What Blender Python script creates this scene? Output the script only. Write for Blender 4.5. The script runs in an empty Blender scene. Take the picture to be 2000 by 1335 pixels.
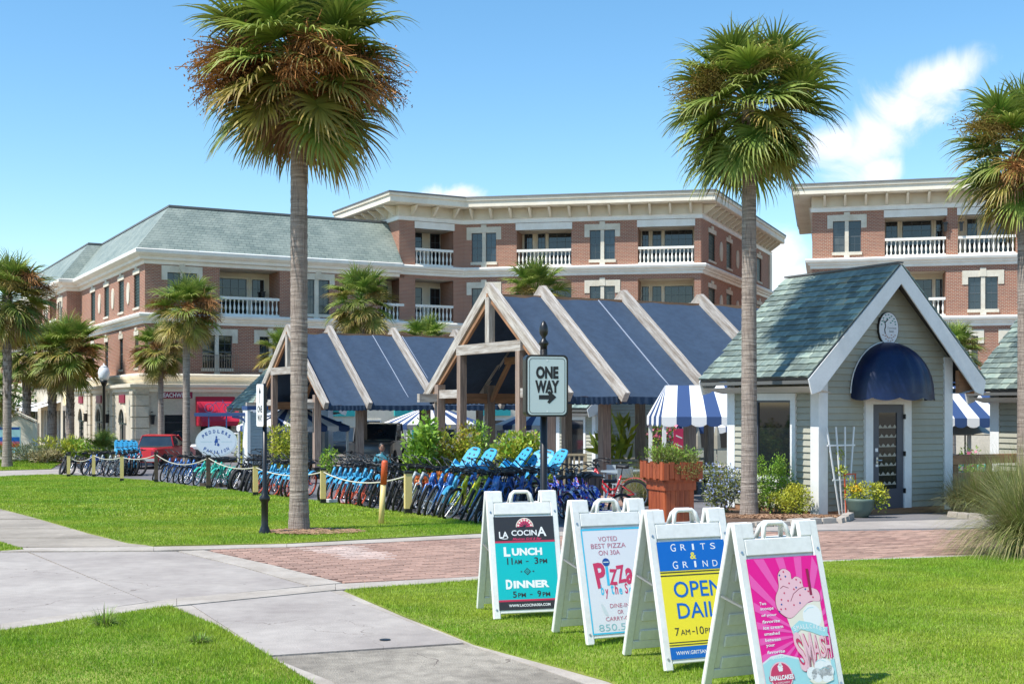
import bpy, bmesh, math, random
import numpy as np
from mathutils import Vector, Matrix
R = math.radians
rnd = random.Random(11)
S = bpy.context.scene
COL = S.collection
# ---------------------------------------------------------------- camera
F = 2450.0          # focal length in photo pixels (2000 px wide)
HZ = 790.0          # row of the horizon
CZ = 1.9
cam = bpy.data.objects.new('camera', bpy.data.cameras.new('camera'))
COL.objects.link(cam)
cam.location = (0, 0, CZ)
cam.rotation_euler = (R(90), 0, 0)
cam.data.sensor_width = 36
cam.data.lens = F / 2000 * 36
cam.data.shift_y = (HZ - 667.5) / 2000
cam.data.clip_start = 0.1
cam.data.clip_end = 9000
S.camera = cam
# ---------------------------------------------------------------- sky + sun
SUN_EL, SUN_AZ = 56.0, math.atan2(-.84, -.54)      # sun stands left of and behind the camera
W = bpy.data.worlds.new('World'); S.world = W; W.use_nodes = True
wn = W.node_tree; wn.nodes.clear()
def wnode(t, **k):
    n = wn.nodes.new(t)
    for a, v in k.items(): setattr(n, a, v)
    return n
sky = wnode('ShaderNodeTexSky', sky_type='NISHITA', sun_disc=False, sun_elevation=R(SUN_EL), sun_rotation=SUN_AZ,
            altitude=0, air_density=1.0, dust_density=0.1, ozone_density=2.0)
hs = wnode('ShaderNodeHueSaturation'); hs.inputs['Hue'].default_value = .492; hs.inputs['Saturation'].default_value = 1.22; hs.inputs['Value'].default_value = 1.5
wn.links.new(sky.outputs[0], hs.inputs['Color'])
tc = wnode('ShaderNodeTexCoord'); sx = wnode('ShaderNodeSeparateXYZ'); wn.links.new(tc.outputs['Generated'], sx.inputs[0])
def wmath(op, a, b=None, clamp=False):
    n = wnode('ShaderNodeMath', operation=op); n.use_clamp = clamp
    for i, v in enumerate((a, b)):
        if v is None: continue
        if isinstance(v, (int, float)): n.inputs[i].default_value = v
        else: wn.links.new(v, n.inputs[i])
    return n.outputs[0]
ysafe = wmath('MAXIMUM', sx.outputs[1], .05)
cv = wnode('ShaderNodeCombineXYZ')
wn.links.new(wmath('DIVIDE', sx.outputs[0], ysafe), cv.inputs[0]); wn.links.new(wmath('DIVIDE', sx.outputs[2], ysafe), cv.inputs[1])
def ell(px, py, rx, ry, rot):
    m = wnode('ShaderNodeMapping', vector_type='TEXTURE')
    m.inputs['Location'].default_value = ((px - 1000) / F, (HZ - py) / F, 0)
    m.inputs['Rotation'].default_value = (0, 0, R(rot)); m.inputs['Scale'].default_value = (rx / F, ry / F, 1)
    wn.links.new(cv.outputs[0], m.inputs[0])
    l = wnode('ShaderNodeVectorMath', operation='LENGTH'); wn.links.new(m.outputs[0], l.inputs[0])
    return wmath('SUBTRACT', 1.0, l.outputs['Value'])
cl = None
for e in [(1815, 165, 125, 52, 22), (1760, 215, 90, 75, 45), (1705, 275, 110, 80, 25), (1725, 330, 70, 45, 0), (1640, 275, 80, 55, 10), (880, 384, 62, 28, 0),
          (1530, 495, 80, 62, -30), (1560, 545, 100, 65, 0), (1500, 470, 40, 22, 0), (1510, 580, 70, 50, 0), (-300, 560, 260, 40, 5), (2400, 480, 300, 70, 0), (2250, 640, 200, 60, 0)]:
    q = ell(*e); cl = q if cl is None else wmath('MAXIMUM', cl, q)
nz = wnode('ShaderNodeTexNoise'); nz.inputs['Scale'].default_value = 13; nz.inputs['Detail'].default_value = 9; nz.inputs['Roughness'].default_value = .62
nz.inputs['Distortion'].default_value = .9
wn.links.new(cv.outputs[0], nz.inputs['Vector'])
cm = wmath('ADD', wmath('MULTIPLY', cl, 1.5), wmath('MULTIPLY', wmath('SUBTRACT', nz.outputs['Fac'], .44), 3.3))
mr = wnode('ShaderNodeMapRange', interpolation_type='SMOOTHSTEP'); wn.links.new(cm, mr.inputs['Value'])
mr.inputs['From Min'].default_value = .0; mr.inputs['From Max'].default_value = 1.25; mr.inputs['To Max'].default_value = .92
mx = wnode('ShaderNodeMix', data_type='RGBA'); wn.links.new(mr.outputs[0], mx.inputs[0]); wn.links.new(hs.outputs[0], mx.inputs[6])
mx.inputs[7].default_value = (8.2, 8.4, 8.8, 1)
bg = wnode('ShaderNodeBackground'); bg.inputs['Strength'].default_value = .112
wn.links.new(mx.outputs[2], bg.inputs['Color'])
wo = wnode('ShaderNodeOutputWorld'); wn.links.new(bg.outputs[0], wo.inputs[0])
sd = bpy.data.lights.new('sun', 'SUN'); sd.energy = 5.0; sd.angle = R(.55); sd.color = (1, .955, .88)
sun = bpy.data.objects.new('sun', sd); COL.objects.link(sun)
ts = Vector((-.84 * math.cos(R(SUN_EL)), -.54 * math.cos(R(SUN_EL)), math.sin(R(SUN_EL))))
sun.rotation_euler = ts.to_track_quat('Z', 'Y').to_euler(); sun.location = (-30, -20, 60)
S.view_settings.view_transform = 'Standard'; S.view_settings.look = 'None'
S.view_settings.exposure = 0.30; S.view_settings.gamma = 1
S.view_settings.use_curve_mapping = False
S.cycles.max_bounces = 6; S.cycles.diffuse_bounces = 3; S.cycles.glossy_bounces = 3; S.cycles.transmission_bounces = 3
S.cycles.transparent_max_bounces = 6; S.cycles.use_denoising = True; S.cycles.caustics_reflective = False; S.cycles.caustics_refractive = False

# ---------------------------------------------------------------- ground profile and picture -> ground helpers
DY = [0, 10, 20, 25, 37, 49, 55, 5000]; DD = [1.9, 1.9, 2.05, 2.2, 2.6, 2.9, 3.0, 3.0]
def gz(Y): return CZ - float(np.interp(Y, DY, DD))
def gp(px, py):
    k = max((py - HZ) / F, 1e-4); a, b = 1.0, 5000.0
    for _ in range(60):
        m = (a + b) / 2
        if (CZ - gz(m)) / m > k: a = m
        else: b = m
    Y = (a + b) / 2
    return Vector(((px - 1000) / F * Y, Y, gz(Y)))
def at(px, Y): return Vector(((px - 1000) / F * Y, Y, gz(Y)))
def hz(py, Y): return CZ + (HZ - py) / F * Y
A = Vector((-.4826, .8758, 0)); B = Vector((.8758, .4826, 0)); AB = math.atan2(.4826, .8758)

# ---------------------------------------------------------------- object helpers
def ob(name, data, parent=None, loc=(0, 0, 0), rot=(0, 0, 0), sc=None, kind=None, label=None):
    o = bpy.data.objects.new(name, data); COL.objects.link(o)
    o.location = loc; o.rotation_euler = rot
    if sc is not None: o.scale = sc if hasattr(sc, '__len__') else (sc, sc, sc)
    if parent: o.parent = parent
    if kind: o['kind'] = kind
    if label: o['label'] = label
    return o
def tag(o, label, cat, group=None):
    o['label'] = label; o['category'] = cat
    if group: o['group'] = group
    return o
def thing(name, label, cat, loc=(0, 0, 0), rz=0, group=None, rot=None):
    o = ob(name, None, None, loc, rot or (0, 0, rz)); o.empty_display_size = .2
    return tag(o, label, cat, group)
def dup(o, parent=None, **k):
    c = o.copy(); COL.objects.link(c); c.parent = parent
    for ch in list(o.children): dup(ch, c)
    for a, v in k.items():
        if a in ('label', 'group', 'category'): c[a] = v
        else: setattr(c, a, v)
    return c
class MB:
    def __init__(s, T=None): s.v = []; s.f = []; s.uv = []; s.mi = []; s.m = 0; s.T = T
    def add(s, vs, fs, uvs=None):
        vs = [Vector(p) for p in vs]; b = len(s.v)
        for n_, f in enumerate(fs):
            if uvs: s.uv.append(uvs[n_])
            else:
                p = [vs[i] for i in f]; nx = ny = nz_ = 0.
                for i in range(len(p)):
                    a, c = p[i], p[(i + 1) % len(p)]
                    nx += (a.y - c.y) * (a.z + c.z); ny += (a.z - c.z) * (a.x + c.x); nz_ += (a.x - c.x) * (a.y + c.y)
                nx, ny, nz_ = abs(nx), abs(ny), abs(nz_)
                if nz_ > nx * 1.3 and nz_ > ny * 1.3: s.uv.append([(q.x, q.y) for q in p])
                elif ny >= nx: s.uv.append([(q.x, q.z) for q in p])
                else: s.uv.append([(q.y, q.z) for q in p])
            s.f.append([b + i for i in f]); s.mi.append(s.m)
        s.v += [s.T @ q for q in vs] if s.T else vs
        return s
    def box(s, x0, x1, y0, y1, z0, z1, tx=0):
        v = [(x0 + tx, y0, z0), (x1 - tx, y0, z0), (x1 - tx, y1, z0), (x0 + tx, y1, z0), (x0, y0, z1), (x1, y0, z1), (x1, y1, z1), (x0, y1, z1)]
        return s.add(v, [(3, 2, 1, 0), (4, 5, 6, 7), (0, 1, 5, 4), (1, 2, 6, 5), (2, 3, 7, 6), (3, 0, 4, 7)])
    def beam(s, p, q, w, h, up=(0, 0, 1)):
        p, q = Vector(p), Vector(q); d = (q - p).normalized(); up = Vector(up)
        sd_ = d.cross(up); sd_ = sd_.normalized() if sd_.length > 1e-4 else Vector((1, 0, 0)); u = sd_.cross(d)
        c = [sd_ * (a * w / 2) + u * (b * h / 2) for a, b in ((-1, -1), (1, -1), (1, 1), (-1, 1))]
        L_ = (q - p).length
        uv = []
        fs = [(0, 1, 2, 3), (7, 6, 5, 4), (0, 4, 5, 1), (1, 5, 6, 2), (2, 6, 7, 3), (3, 7, 4, 0)]
        for i, f in enumerate(fs):
            if i < 2: uv.append([(0, 0), (w, 0), (w, h), (0, h)])
            else: uv.append([(0, i), (L_, i), (L_, i + w), (0, i + w)])
        return s.add([p + k for k in c] + [q + k for k in c], fs, uv)
    def tube(s, pts, r, n=6, cap=True):
        pts = [Vector(p) for p in pts]; m = len(pts)
        rs = r if hasattr(r, '__len__') else [r] * m
        vs = []; pu = None
        for i, p in enumerate(pts):
            d = (pts[min(i + 1, m - 1)] - pts[max(i - 1, 0)]).normalized()
            if pu is None: pu = d.orthogonal().normalized()
            u = (pu - d * pu.dot(d)); u = u.normalized() if u.length > 1e-5 else d.orthogonal().normalized(); pu = u
            w = d.cross(u)
            vs += [p + (u * math.cos(2 * math.pi * k / n) + w * math.sin(2 * math.pi * k / n)) * rs[i] for k in range(n)]
        fs = [(i * n + k, i * n + (k + 1) % n, (i + 1) * n + (k + 1) % n, (i + 1) * n + k) for i in range(m - 1) for k in range(n)]
        if cap: fs += [tuple(range(n))[::-1], tuple((m - 1) * n + k for k in range(n))]
        return s.add(vs, fs)
    def lathe(s, prof, n=12, at_=(0, 0, 0)):
        a = Vector(at_); vs = []
        for r, z in prof: vs += [a + Vector((r * math.cos(2 * math.pi * k / n), r * math.sin(2 * math.pi * k / n), z)) for k in range(n)]
        m = len(prof)
        fs = [(i * n + k, i * n + (k + 1) % n, (i + 1) * n + (k + 1) % n, (i + 1) * n + k) for i in range(m - 1) for k in range(n)]
        if prof[0][0] > 1e-4: fs.append(tuple(range(n))[::-1])
        if prof[-1][0] > 1e-4: fs.append(tuple((m - 1) * n + k for k in range(n)))
        return s.add(vs, fs)
    def prism(s, pts, y0, y1, ax='y'):
        """outline pts (a,b) extruded along axis ax between y0 and y1"""
        n = len(pts)
        g = {'y': lambda a, b, c: (a, c, b), 'x': lambda a, b, c: (c, a, b), 'z': lambda a, b, c: (a, b, c)}[ax]
        vs = [g(a, b, y0) for a, b in pts] + [g(a, b, y1) for a, b in pts]
        return s.add(vs, [tuple(range(n)), tuple(range(2 * n - 1, n - 1, -1))] + [(i, (i + 1) % n, n + (i + 1) % n, n + i) for i in range(n)])
    def torus(s, c, Rr, r, n=24, m=6, ax='y', sy=1.0):
        vs = []
        for i in range(n):
            t = 2 * math.pi * i / n
            for k in range(m):
                u = 2 * math.pi * k / m; rr = Rr + r * math.cos(u); h = r * math.sin(u) * sy
                q = {'y': (rr * math.cos(t), h, rr * math.sin(t)), 'x': (h, rr * math.cos(t), rr * math.sin(t)), 'z': (rr * math.cos(t), rr * math.sin(t), h)}[ax]
                vs.append(Vector(c) + Vector(q))
        return s.add(vs, [(i * m + k, ((i + 1) % n) * m + k, ((i + 1) % n) * m + (k + 1) % m, i * m + (k + 1) % m) for i in range(n) for k in range(m)])
    def mesh(s, name, mats, smooth=False, fixn=True):
        me = bpy.data.meshes.new(name); me.from_pydata([tuple(p) for p in s.v], [], s.f)
        uvl = me.uv_layers.new(name='UVMap'); flat = [c for f in s.uv for q in f for c in q]
        uvl.data.foreach_set('uv', flat)
        for m_ in (mats if isinstance(mats, (list, tuple)) else [mats]): me.materials.append(m_)
        if s.m or any(s.mi): me.polygons.foreach_set('material_index', s.mi)
        if smooth: me.polygons.foreach_set('use_smooth', [True] * len(s.f))
        if fixn:
            bm = bmesh.new(); bm.from_mesh(me); bmesh.ops.recalc_face_normals(bm, faces=bm.faces); bm.to_mesh(me); bm.free()
        return me
    def build(s, name, mats, parent=None, smooth=False, **k):
        return ob(name, s.mesh(name, mats, smooth), parent, **k)
def smooth_by(o, deg=40):
    me = o.data; me.polygons.foreach_set('use_smooth', [True] * len(me.polygons))
    try: me.set_sharp_from_angle(angle=R(deg))
    except Exception: pass
    return o
def bevel(o, w=.004, seg=1):
    me = o.data; bm = bmesh.new(); bm.from_mesh(me)
    es = [e for e in bm.edges if len(e.link_faces) == 2 and e.calc_face_angle(0) > R(35)]
    bmesh.ops.bevel(bm, geom=es, offset=w, segments=seg, affect='EDGES', clamp_overlap=True)
    bm.to_mesh(me); bm.free(); return o

# ---------------------------------------------------------------- materials
def nd(nt, t, **k):
    n = nt.nodes.new(t)
    for a, v in k.items(): setattr(n, a, v)
    return n
def c4(c): return (c[0], c[1], c[2], 1)
def mixc(nt, fac, a, b, blend='MIX'):
    n = nd(nt, 'ShaderNodeMix', data_type='RGBA', blend_type=blend)
    for i, v in ((0, fac), (6, a), (7, b)):
        if isinstance(v, (int, float)): n.inputs[i].default_value = v
        elif isinstance(v, (tuple, list)): n.inputs[i].default_value = c4(v)
        else: nt.links.new(v, n.inputs[i])
    return n.outputs[2]
def noise(nt, vec, sc, det=4, ro=.55):
    n = nd(nt, 'ShaderNodeTexNoise'); n.inputs['Scale'].default_value = sc; n.inputs['Detail'].default_value = det; n.inputs['Roughness'].default_value = ro
    if vec is not None: nt.links.new(vec, n.inputs['Vector'])
    return n.outputs['Fac']
def ramp(nt, fac, a, b):
    n = nd(nt, 'ShaderNodeMapRange'); n.inputs['From Min'].default_value = a; n.inputs['From Max'].default_value = b
    nt.links.new(fac, n.inputs['Value']); return n.outputs[0]
def coord(nt, co, st=(1, 1, 1)):
    t = nd(nt, 'ShaderNodeTexCoord'); o = t.outputs[co]
    if tuple(st) != (1, 1, 1):
        m = nd(nt, 'ShaderNodeMapping'); m.inputs['Scale'].default_value = st; nt.links.new(o, m.inputs[0]); o = m.outputs[0]
    return o
def new_mat(name):
    m = bpy.data.materials.new(name); m.use_nodes = True
    return m, m.node_tree, m.node_tree.nodes['Principled BSDF']
def mat(name, c, r=.6, c2=None, sc=3, det=4, lo=.38, hi=.62, island=0, objr=0, bump=0, bsc=30, metal=0, spec=.5, co='Object', st=(1, 1, 1), trans=0, tip=None, fine=.0, coat=0, speck=0):
    m, nt, b = new_mat(name); v = coord(nt, co, st)
    col = c
    if c2 is not None: col = mixc(nt, ramp(nt, noise(nt, v, sc, det), lo, hi), c, c2)
    if tip is not None:
        a = nd(nt, 'ShaderNodeAttribute', attribute_name='tip'); col = mixc(nt, a.outputs['Fac'], col, tip)
    def jit(col, out, amt):
        mr_ = nd(nt, 'ShaderNodeMapRange'); nt.links.new(out, mr_.inputs['Value']); mr_.inputs['To Min'].default_value = 1 - amt; mr_.inputs['To Max'].default_value = 1 + amt
        vm = nd(nt, 'ShaderNodeVectorMath', operation='SCALE')
        if isinstance(col, (tuple, list)): vm.inputs[0].default_value = col[:3]
        else: nt.links.new(col, vm.inputs[0])
        nt.links.new(mr_.outputs[0], vm.inputs['Scale']); return vm.outputs[0]
    if island: col = jit(col, nd(nt, 'ShaderNodeNewGeometry').outputs['Random Per Island'], island)
    if objr: col = jit(col, nd(nt, 'ShaderNodeObjectInfo').outputs['Random'], objr)
    if fine: col = jit(col, ramp(nt, noise(nt, v, sc * 9, 3), .3, .7), fine)
    if speck:
        vo = nd(nt, 'ShaderNodeTexVoronoi'); vo.inputs['Scale'].default_value = speck; nt.links.new(v, vo.inputs['Vector']); n9 = ramp(nt, noise(nt, v, 1.1, 3), .45, .65)
        th = nd(nt, 'ShaderNodeMath', operation='LESS_THAN'); nt.links.new(vo.outputs['Distance'], th.inputs[0]); th.inputs[1].default_value = .085
        ml = nd(nt, 'ShaderNodeMath', operation='MULTIPLY'); nt.links.new(th.outputs[0], ml.inputs[0]); nt.links.new(n9, ml.inputs[1]); col = mixc(nt, ml.outputs[0], col, (.12, .10, .085))
        vs_ = nd(nt, 'ShaderNodeTexVoronoi', feature='DISTANCE_TO_EDGE'); vs_.inputs['Scale'].default_value = .33; dv = nd(nt, 'ShaderNodeVectorMath', operation='ADD'); nn = nd(nt, 'ShaderNodeTexNoise'); nn.inputs['Scale'].default_value = 2.5; nn.inputs['Detail'].default_value = 6
        nt.links.new(v, nn.inputs['Vector']); sc_ = nd(nt, 'ShaderNodeVectorMath', operation='SCALE'); sc_.inputs['Scale'].default_value = .5; nt.links.new(nn.outputs['Color'], sc_.inputs[0]); nt.links.new(v, dv.inputs[0]); nt.links.new(sc_.outputs[0], dv.inputs[1]); nt.links.new(dv.outputs[0], vs_.inputs['Vector'])
        t2 = nd(nt, 'ShaderNodeMath', operation='LESS_THAN'); nt.links.new(vs_.outputs['Distance'], t2.inputs[0]); t2.inputs[1].default_value = .0016
        m2 = nd(nt, 'ShaderNodeMath', operation='MULTIPLY'); nt.links.new(t2.outputs[0], m2.inputs[0]); nt.links.new(ramp(nt, noise(nt, v, .5, 2), .48, .58), m2.inputs[1]); col = mixc(nt, m2.outputs[0], col, (.16, .13, .11))
    if isinstance(col, (tuple, list)): b.inputs['Base Color'].default_value = c4(col)
    else: nt.links.new(col, b.inputs['Base Color'])
    b.inputs['Roughness'].default_value = r; b.inputs['Metallic'].default_value = metal
    b.inputs['Specular IOR Level'].default_value = spec
    if coat: b.inputs['Coat Weight'].default_value = coat; b.inputs['Coat Roughness'].default_value = .08
    if bump:
        bp = nd(nt, 'ShaderNodeBump'); bp.inputs['Strength'].default_value = bump; bp.inputs['Distance'].default_value = .02
        nt.links.new(noise(nt, v, bsc, 5), bp.inputs['Height']); nt.links.new(bp.outputs[0], b.inputs['Normal'])
    if trans:
        t = nd(nt, 'ShaderNodeBsdfTranslucent'); mxs = nd(nt, 'ShaderNodeMixShader'); mxs.inputs[0].default_value = trans
        if isinstance(col, (tuple, list)): t.inputs[0].default_value = c4(col)
        else: nt.links.new(col, t.inputs[0])
        nt.links.new(b.outputs[0], mxs.inputs[1]); nt.links.new(t.outputs[0], mxs.inputs[2])
        nt.links.new(mxs.outputs[0], nt.nodes['Material Output'].inputs[0])
    return m
def brickmat(name, c1, c2, mortar, bw, bh, ms, bump=.5, rough=.85, big=None, off=.5, ns=1.2):
    m, nt, b = new_mat(name); uv = coord(nt, 'UV')
    t = nd(nt, 'ShaderNodeTexBrick'); nt.links.new(uv, t.inputs['Vector'])
    t.offset = off
    for k, v in (('Scale', 1), ('Mortar Size', ms), ('Mortar Smooth', .2), ('Bias', 0), ('Brick Width', bw), ('Row Height', bh)): t.inputs[k].default_value = v
    t.inputs['Color1'].default_value = c4(c1); t.inputs['Color2'].default_value = c4(c2); t.inputs['Mortar'].default_value = c4(mortar)
    col = t.outputs['Color']
    if big: col = mixc(nt, ramp(nt, noise(nt, coord(nt, 'Object'), ns, 5), .4, .75), col, mixc(nt, .5, col, big))
    nt.links.new(col, b.inputs['Base Color']); b.inputs['Roughness'].default_value = rough
    bp = nd(nt, 'ShaderNodeBump', invert=True); bp.inputs['Strength'].default_value = bump; bp.inputs['Distance'].default_value = .01
    nt.links.new(t.outputs['Fac'], bp.inputs['Height']); nt.links.new(bp.outputs[0], b.inputs['Normal'])
    return m
M = {}
M['brick'] = brickmat('brick_wall', (.375, .128, .070), (.26, .085, .052), (.46, .37, .28), .215, .082, .013, big=(.30, .16, .11))
M['cream'] = mat('cream_stucco', (.86, .79, .65), .8, (.79, .71, .57), sc=.8, bump=.05, fine=.04)
M['white'] = mat('white_trim', (.86, .83, .76), .55, (.79, .75, .67), sc=1.5, fine=.03)
M['stone'] = mat('limestone', (.62, .55, .44), .85, (.56, .49, .38), sc=.9, bump=.15, bsc=20, fine=.08)
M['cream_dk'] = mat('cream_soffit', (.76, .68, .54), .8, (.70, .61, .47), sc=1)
M['slate'] = brickmat('slate_roof', (.25, .295, .255), (.18, .225, .20), (.07, .10, .10), .42, .20, .012, bump=1, rough=.6, big=(.40, .44, .38), ns=.7)
M['slate1'] = mat('slate_tile', (.225, .27, .225), .55, (.135, .175, .155), sc=1.2, objr=.33, bump=.3, bsc=12, fine=.12, st=(1, 1, 1))
M['slate2'] = mat('slate_tile_pale', (.36, .41, .33), .55, (.25, .32, .27), sc=1.2, objr=.2, bump=.3, bsc=12, fine=.1)
M['slate3'] = mat('slate_tile_rust', (.42, .35, .22), .55, (.30, .34, .27), sc=3, objr=.2, bump=.3, bsc=12, fine=.1)
M['roofdark'] = mat('roof_edge_metal', (.12, .12, .115), .5)
M['glass'] = mat('window_glass', (.012, .016, .02), .04, spec=.8)
M['glass2'] = mat('tinted_glass', (.03, .045, .06), .06, (.012, .02, .03), sc=.7, spec=.8)
M['glass3'] = mat('glass_with_blinds', (.10, .105, .10), .12, (.03, .035, .04), sc=.9, spec=.8)
M['frame_dk'] = mat('dark_bronze_frame', (.03, .032, .035), .4)
M['shutter'] = mat('dark_green_shutter', (.02, .045, .04), .5, fine=.1)
M['muntin'] = mat('window_muntin', (.16, .19, .21), .5)
M['black'] = mat('black_metal', (.012, .012, .013), .35, spec=.5)
M['void'] = mat('dark_interior', (.02, .018, .016), .9)
M['navy'] = mat('navy_awning_canvas', (.006, .017, .066), .38, (.004, .012, .045), sc=2, fine=.1, bump=.15, bsc=9, spec=.4)
M['fabric'] = mat('blue_shade_fabric', (.036, .066, .115), .85, (.028, .052, .094), sc=.6, lo=.3, hi=.7, bump=.6, bsc=3, fine=.12)
M['seam'] = mat('pale_seam', (.35, .4, .5), .7)
M['wood'] = mat('weathered_timber', (.53, .49, .44), .85, (.29, .24, .195), sc=1.2, det=8, co='UV', st=(1, 14, 1), bump=.5, bsc=9, fine=.12, objr=.10)
M['woodwarm'] = mat('cedar_timber', (.44, .225, .115), .75, (.28, .145, .075), sc=1.2, det=8, co='UV', st=(1, 12, 1), bump=.3, bsc=9, fine=.1, objr=.12)
M['post'] = mat('brownish_post_timber', (.38, .275, .215), .85, (.22, .155, .12), sc=1.2, det=8, co='UV', st=(1, 14, 1), bump=.5, bsc=9, fine=.12, objr=.12)
M['planter'] = mat('stained_planter_wood', (.40, .095, .032), .55, (.26, .055, .02), sc=1.5, det=6, st=(9, 9, .8), fine=.1, objr=.10, bump=.2, bsc=8)
M['siding'] = mat('grey_green_clapboard', (.385, .375, .30), .65, (.345, .335, .265), sc=.8, fine=.04, objr=.05, bump=.05)
M['sidingblue'] = mat('pale_grey_clapboard', (.36, .42, .44), .65, (.32, .38, .40), sc=.8, fine=.04, objr=.04)
M['trim'] = mat('white_painted_trim', (.80, .80, .78), .5, (.72, .72, .70), sc=2, fine=.03)
M['plastic'] = mat('white_moulded_plastic', (.80, .79, .76), .42, (.70, .69, .64), sc=3.5, lo=.45, hi=.8, fine=.05)
M['plastic_back'] = mat('greyed_plastic', (.58, .66, .60), .5, (.48, .56, .50), sc=3)
M['concrete'] = mat('pale_concrete', (.42, .375, .335), .9, (.30, .26, .235), sc=.7, det=8, lo=.35, hi=.7, bump=.3, bsc=60, fine=.09, speck=4.5)
M['concrete2'] = mat('sidewalk_concrete', (.38, .33, .27), .9, (.28, .24, .195), sc=.8, det=8, bump=.3, bsc=60, fine=.1, speck=4)
M['aggregate'] = mat('exposed_aggregate', (.37, .325, .265), .9, (.27, .235, .19), sc=.9, det=8, bump=.8, bsc=90, fine=.22, speck=5)
M['kerb'] = mat('kerb_concrete', (.46, .41, .355), .9, (.36, .31, .26), sc=1.2, det=7, bump=.3, bsc=50, fine=.1)
M['brickpav'] = mat('paver_brick', (.43, .27, .205), .85, (.35, .21, .16), sc=1.0, objr=.2, island=.25, bump=.3, bsc=40, fine=.15)
M['brickpav2'] = mat('pale_worn_paver', (.46, .35, .30), .85, (.42, .30, .25), sc=2, objr=.15, island=.2, bump=.3, bsc=40, fine=.1)
M['sandjoint'] = mat('joint_sand', (.26, .17, .13), .95, (.20, .13, .10), sc=6)
M['asphalt'] = mat('grey_parking_paving', (.19, .18, .185), .9, (.13, .125, .13), sc=.8, det=7, bump=.3, bsc=60, fine=.1)
M['soil'] = mat('sandy_ground', (.30, .24, .17), .95, (.22, .18, .12), sc=.6, det=8, fine=.15)
M['mulch'] = mat('bark_mulch', (.15, .085, .05), .95, (.09, .05, .03), sc=9, det=6, bump=1, bsc=30, island=.3)
M['straw'] = mat('pine_straw', (.42, .25, .15), .9, (.24, .14, .08), sc=9, island=.35)
M['lawn'] = mat('lawn_soil', (.18, .24, .03), .95, (.26, .28, .05), sc=.45, det=6, fine=.2)
M['tyre'] = mat('tyre_rubber', (.014, .014, .015), .75)
M['rubber'] = mat('saddle_vinyl', (.018, .018, .02), .5)
M['chrome'] = mat('dull_chrome', (.55, .56, .58), .3, metal=.9)
M['grip'] = mat('black_grip', (.02, .02, .02), .6)
def paint(n, c, r=.3): M[n] = mat(n + '_paint', c, r, coat=.3)
for n_, c_ in (('bluep', (.04, .17, .48)), ('skyp', (.055, .33, .56)), ('tealp', (.03, .42, .32)), ('blackp', (.02, .02, .025)), ('yellowp', (.68, .66, .03)), ('silverp', (.40, .44, .45)),
               ('navyp', (.02, .09, .34)), ('whitep', (.75, .76, .76)), ('redp', (.60, .025, .035)), ('orangep', (.60, .10, .04)), ('seatp', (.06, .37, .62)), ('creamp', (.66, .60, .46)), ('greyp', (.10, .11, .12))): paint(n_, c_)
def flag_mat():
    m, nt, b = new_mat('stars_and_stripes_wrap'); v = coord(nt, 'Object')
    n1 = ramp(nt, noise(nt, v, 14, 2), .53, .55); n2 = ramp(nt, noise(nt, v, 9, 2), .60, .62)
    nt.links.new(mixc(nt, n2, mixc(nt, n1, (.03, .07, .42), (.7, .7, .72)), (.55, .04, .06)), b.inputs['Base Color']); b.inputs['Roughness'].default_value = .35
    return m
M['flagp'] = flag_mat()
def trunkmat():
    m, nt, b = new_mat('palm_trunk_bark'); v = coord(nt, 'Object')
    vs = coord(nt, 'Object', (2.0, 2.0, 26)); vf = coord(nt, 'Object', (30, 30, 3))
    n1 = noise(nt, vs, 1.0, 6, .7); n2 = noise(nt, v, 2.2, 5); n3 = noise(nt, vf, 1, 4, .7)
    c = mixc(nt, ramp(nt, n1, .35, .62), (.11, .085, .07), (.52, .44, .37)); c = mixc(nt, ramp(nt, n2, .35, .7), c, (.32, .255, .21))
    c = mixc(nt, ramp(nt, n3, .25, .5), (.13, .10, .085), c)
    nt.links.new(c, b.inputs['Base Color']); b.inputs['Roughness'].default_value = .95
    ad = nd(nt, 'ShaderNodeMath', operation='ADD'); nt.links.new(n1, ad.inputs[0]); nt.links.new(n3, ad.inputs[1])
    bp = nd(nt, 'ShaderNodeBump'); bp.inputs['Strength'].default_value = .9; bp.inputs['Distance'].default_value = .03
    nt.links.new(ad.outputs[0], bp.inputs['Height']); nt.links.new(bp.outputs[0], b.inputs['Normal'])
    return m
M['trunk'] = trunkmat()
M['frond'] = mat('palm_frond_green', (.09, .205, .025), .5, (.19, .30, .04), sc=1.5, objr=.35, island=.25, trans=.22, tip=(.36, .36, .09), spec=.4)
M['frondy'] = mat('palm_frond_yellowing', (.36, .36, .06), .5, (.24, .29, .05), sc=1.5, objr=.3, island=.25, trans=.25, tip=(.38, .22, .07), spec=.5)
M['frondd'] = mat('palm_frond_dead', (.34, .20, .10), .8, (.22, .12, .06), sc=2, objr=.25, island=.3, trans=.15, tip=(.30, .17, .09))
M['fruit'] = mat('palm_fruit_stalks', (.40, .18, .05), .8, (.24, .10, .03), sc=2, island=.4, objr=.2)
M['fruit2'] = mat('palm_flower_stalks', (.38, .29, .07), .8, (.27, .17, .04), sc=2, island=.4, objr=.2)
M['boot'] = mat('palm_boots', (.20, .165, .13), .9, (.12, .095, .075), sc=5, island=.3)
def leafm(n, c, c2, tr=.25, isl=.4): M[n] = mat(n, c, .5, c2, sc=2.5, island=isl, trans=tr)
leafm('leaf_bright', (.17, .34, .03), (.29, .43, .05)); leafm('leaf_yellow', (.50, .48, .045), (.29, .37, .035)); leafm('leaf_dark', (.05, .12, .025), (.09, .17, .03))
leafm('leaf_croton', (.38, .22, .03), (.22, .27, .03)); leafm('leaf_olive', (.24, .27, .08), (.17, .19, .05))
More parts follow.
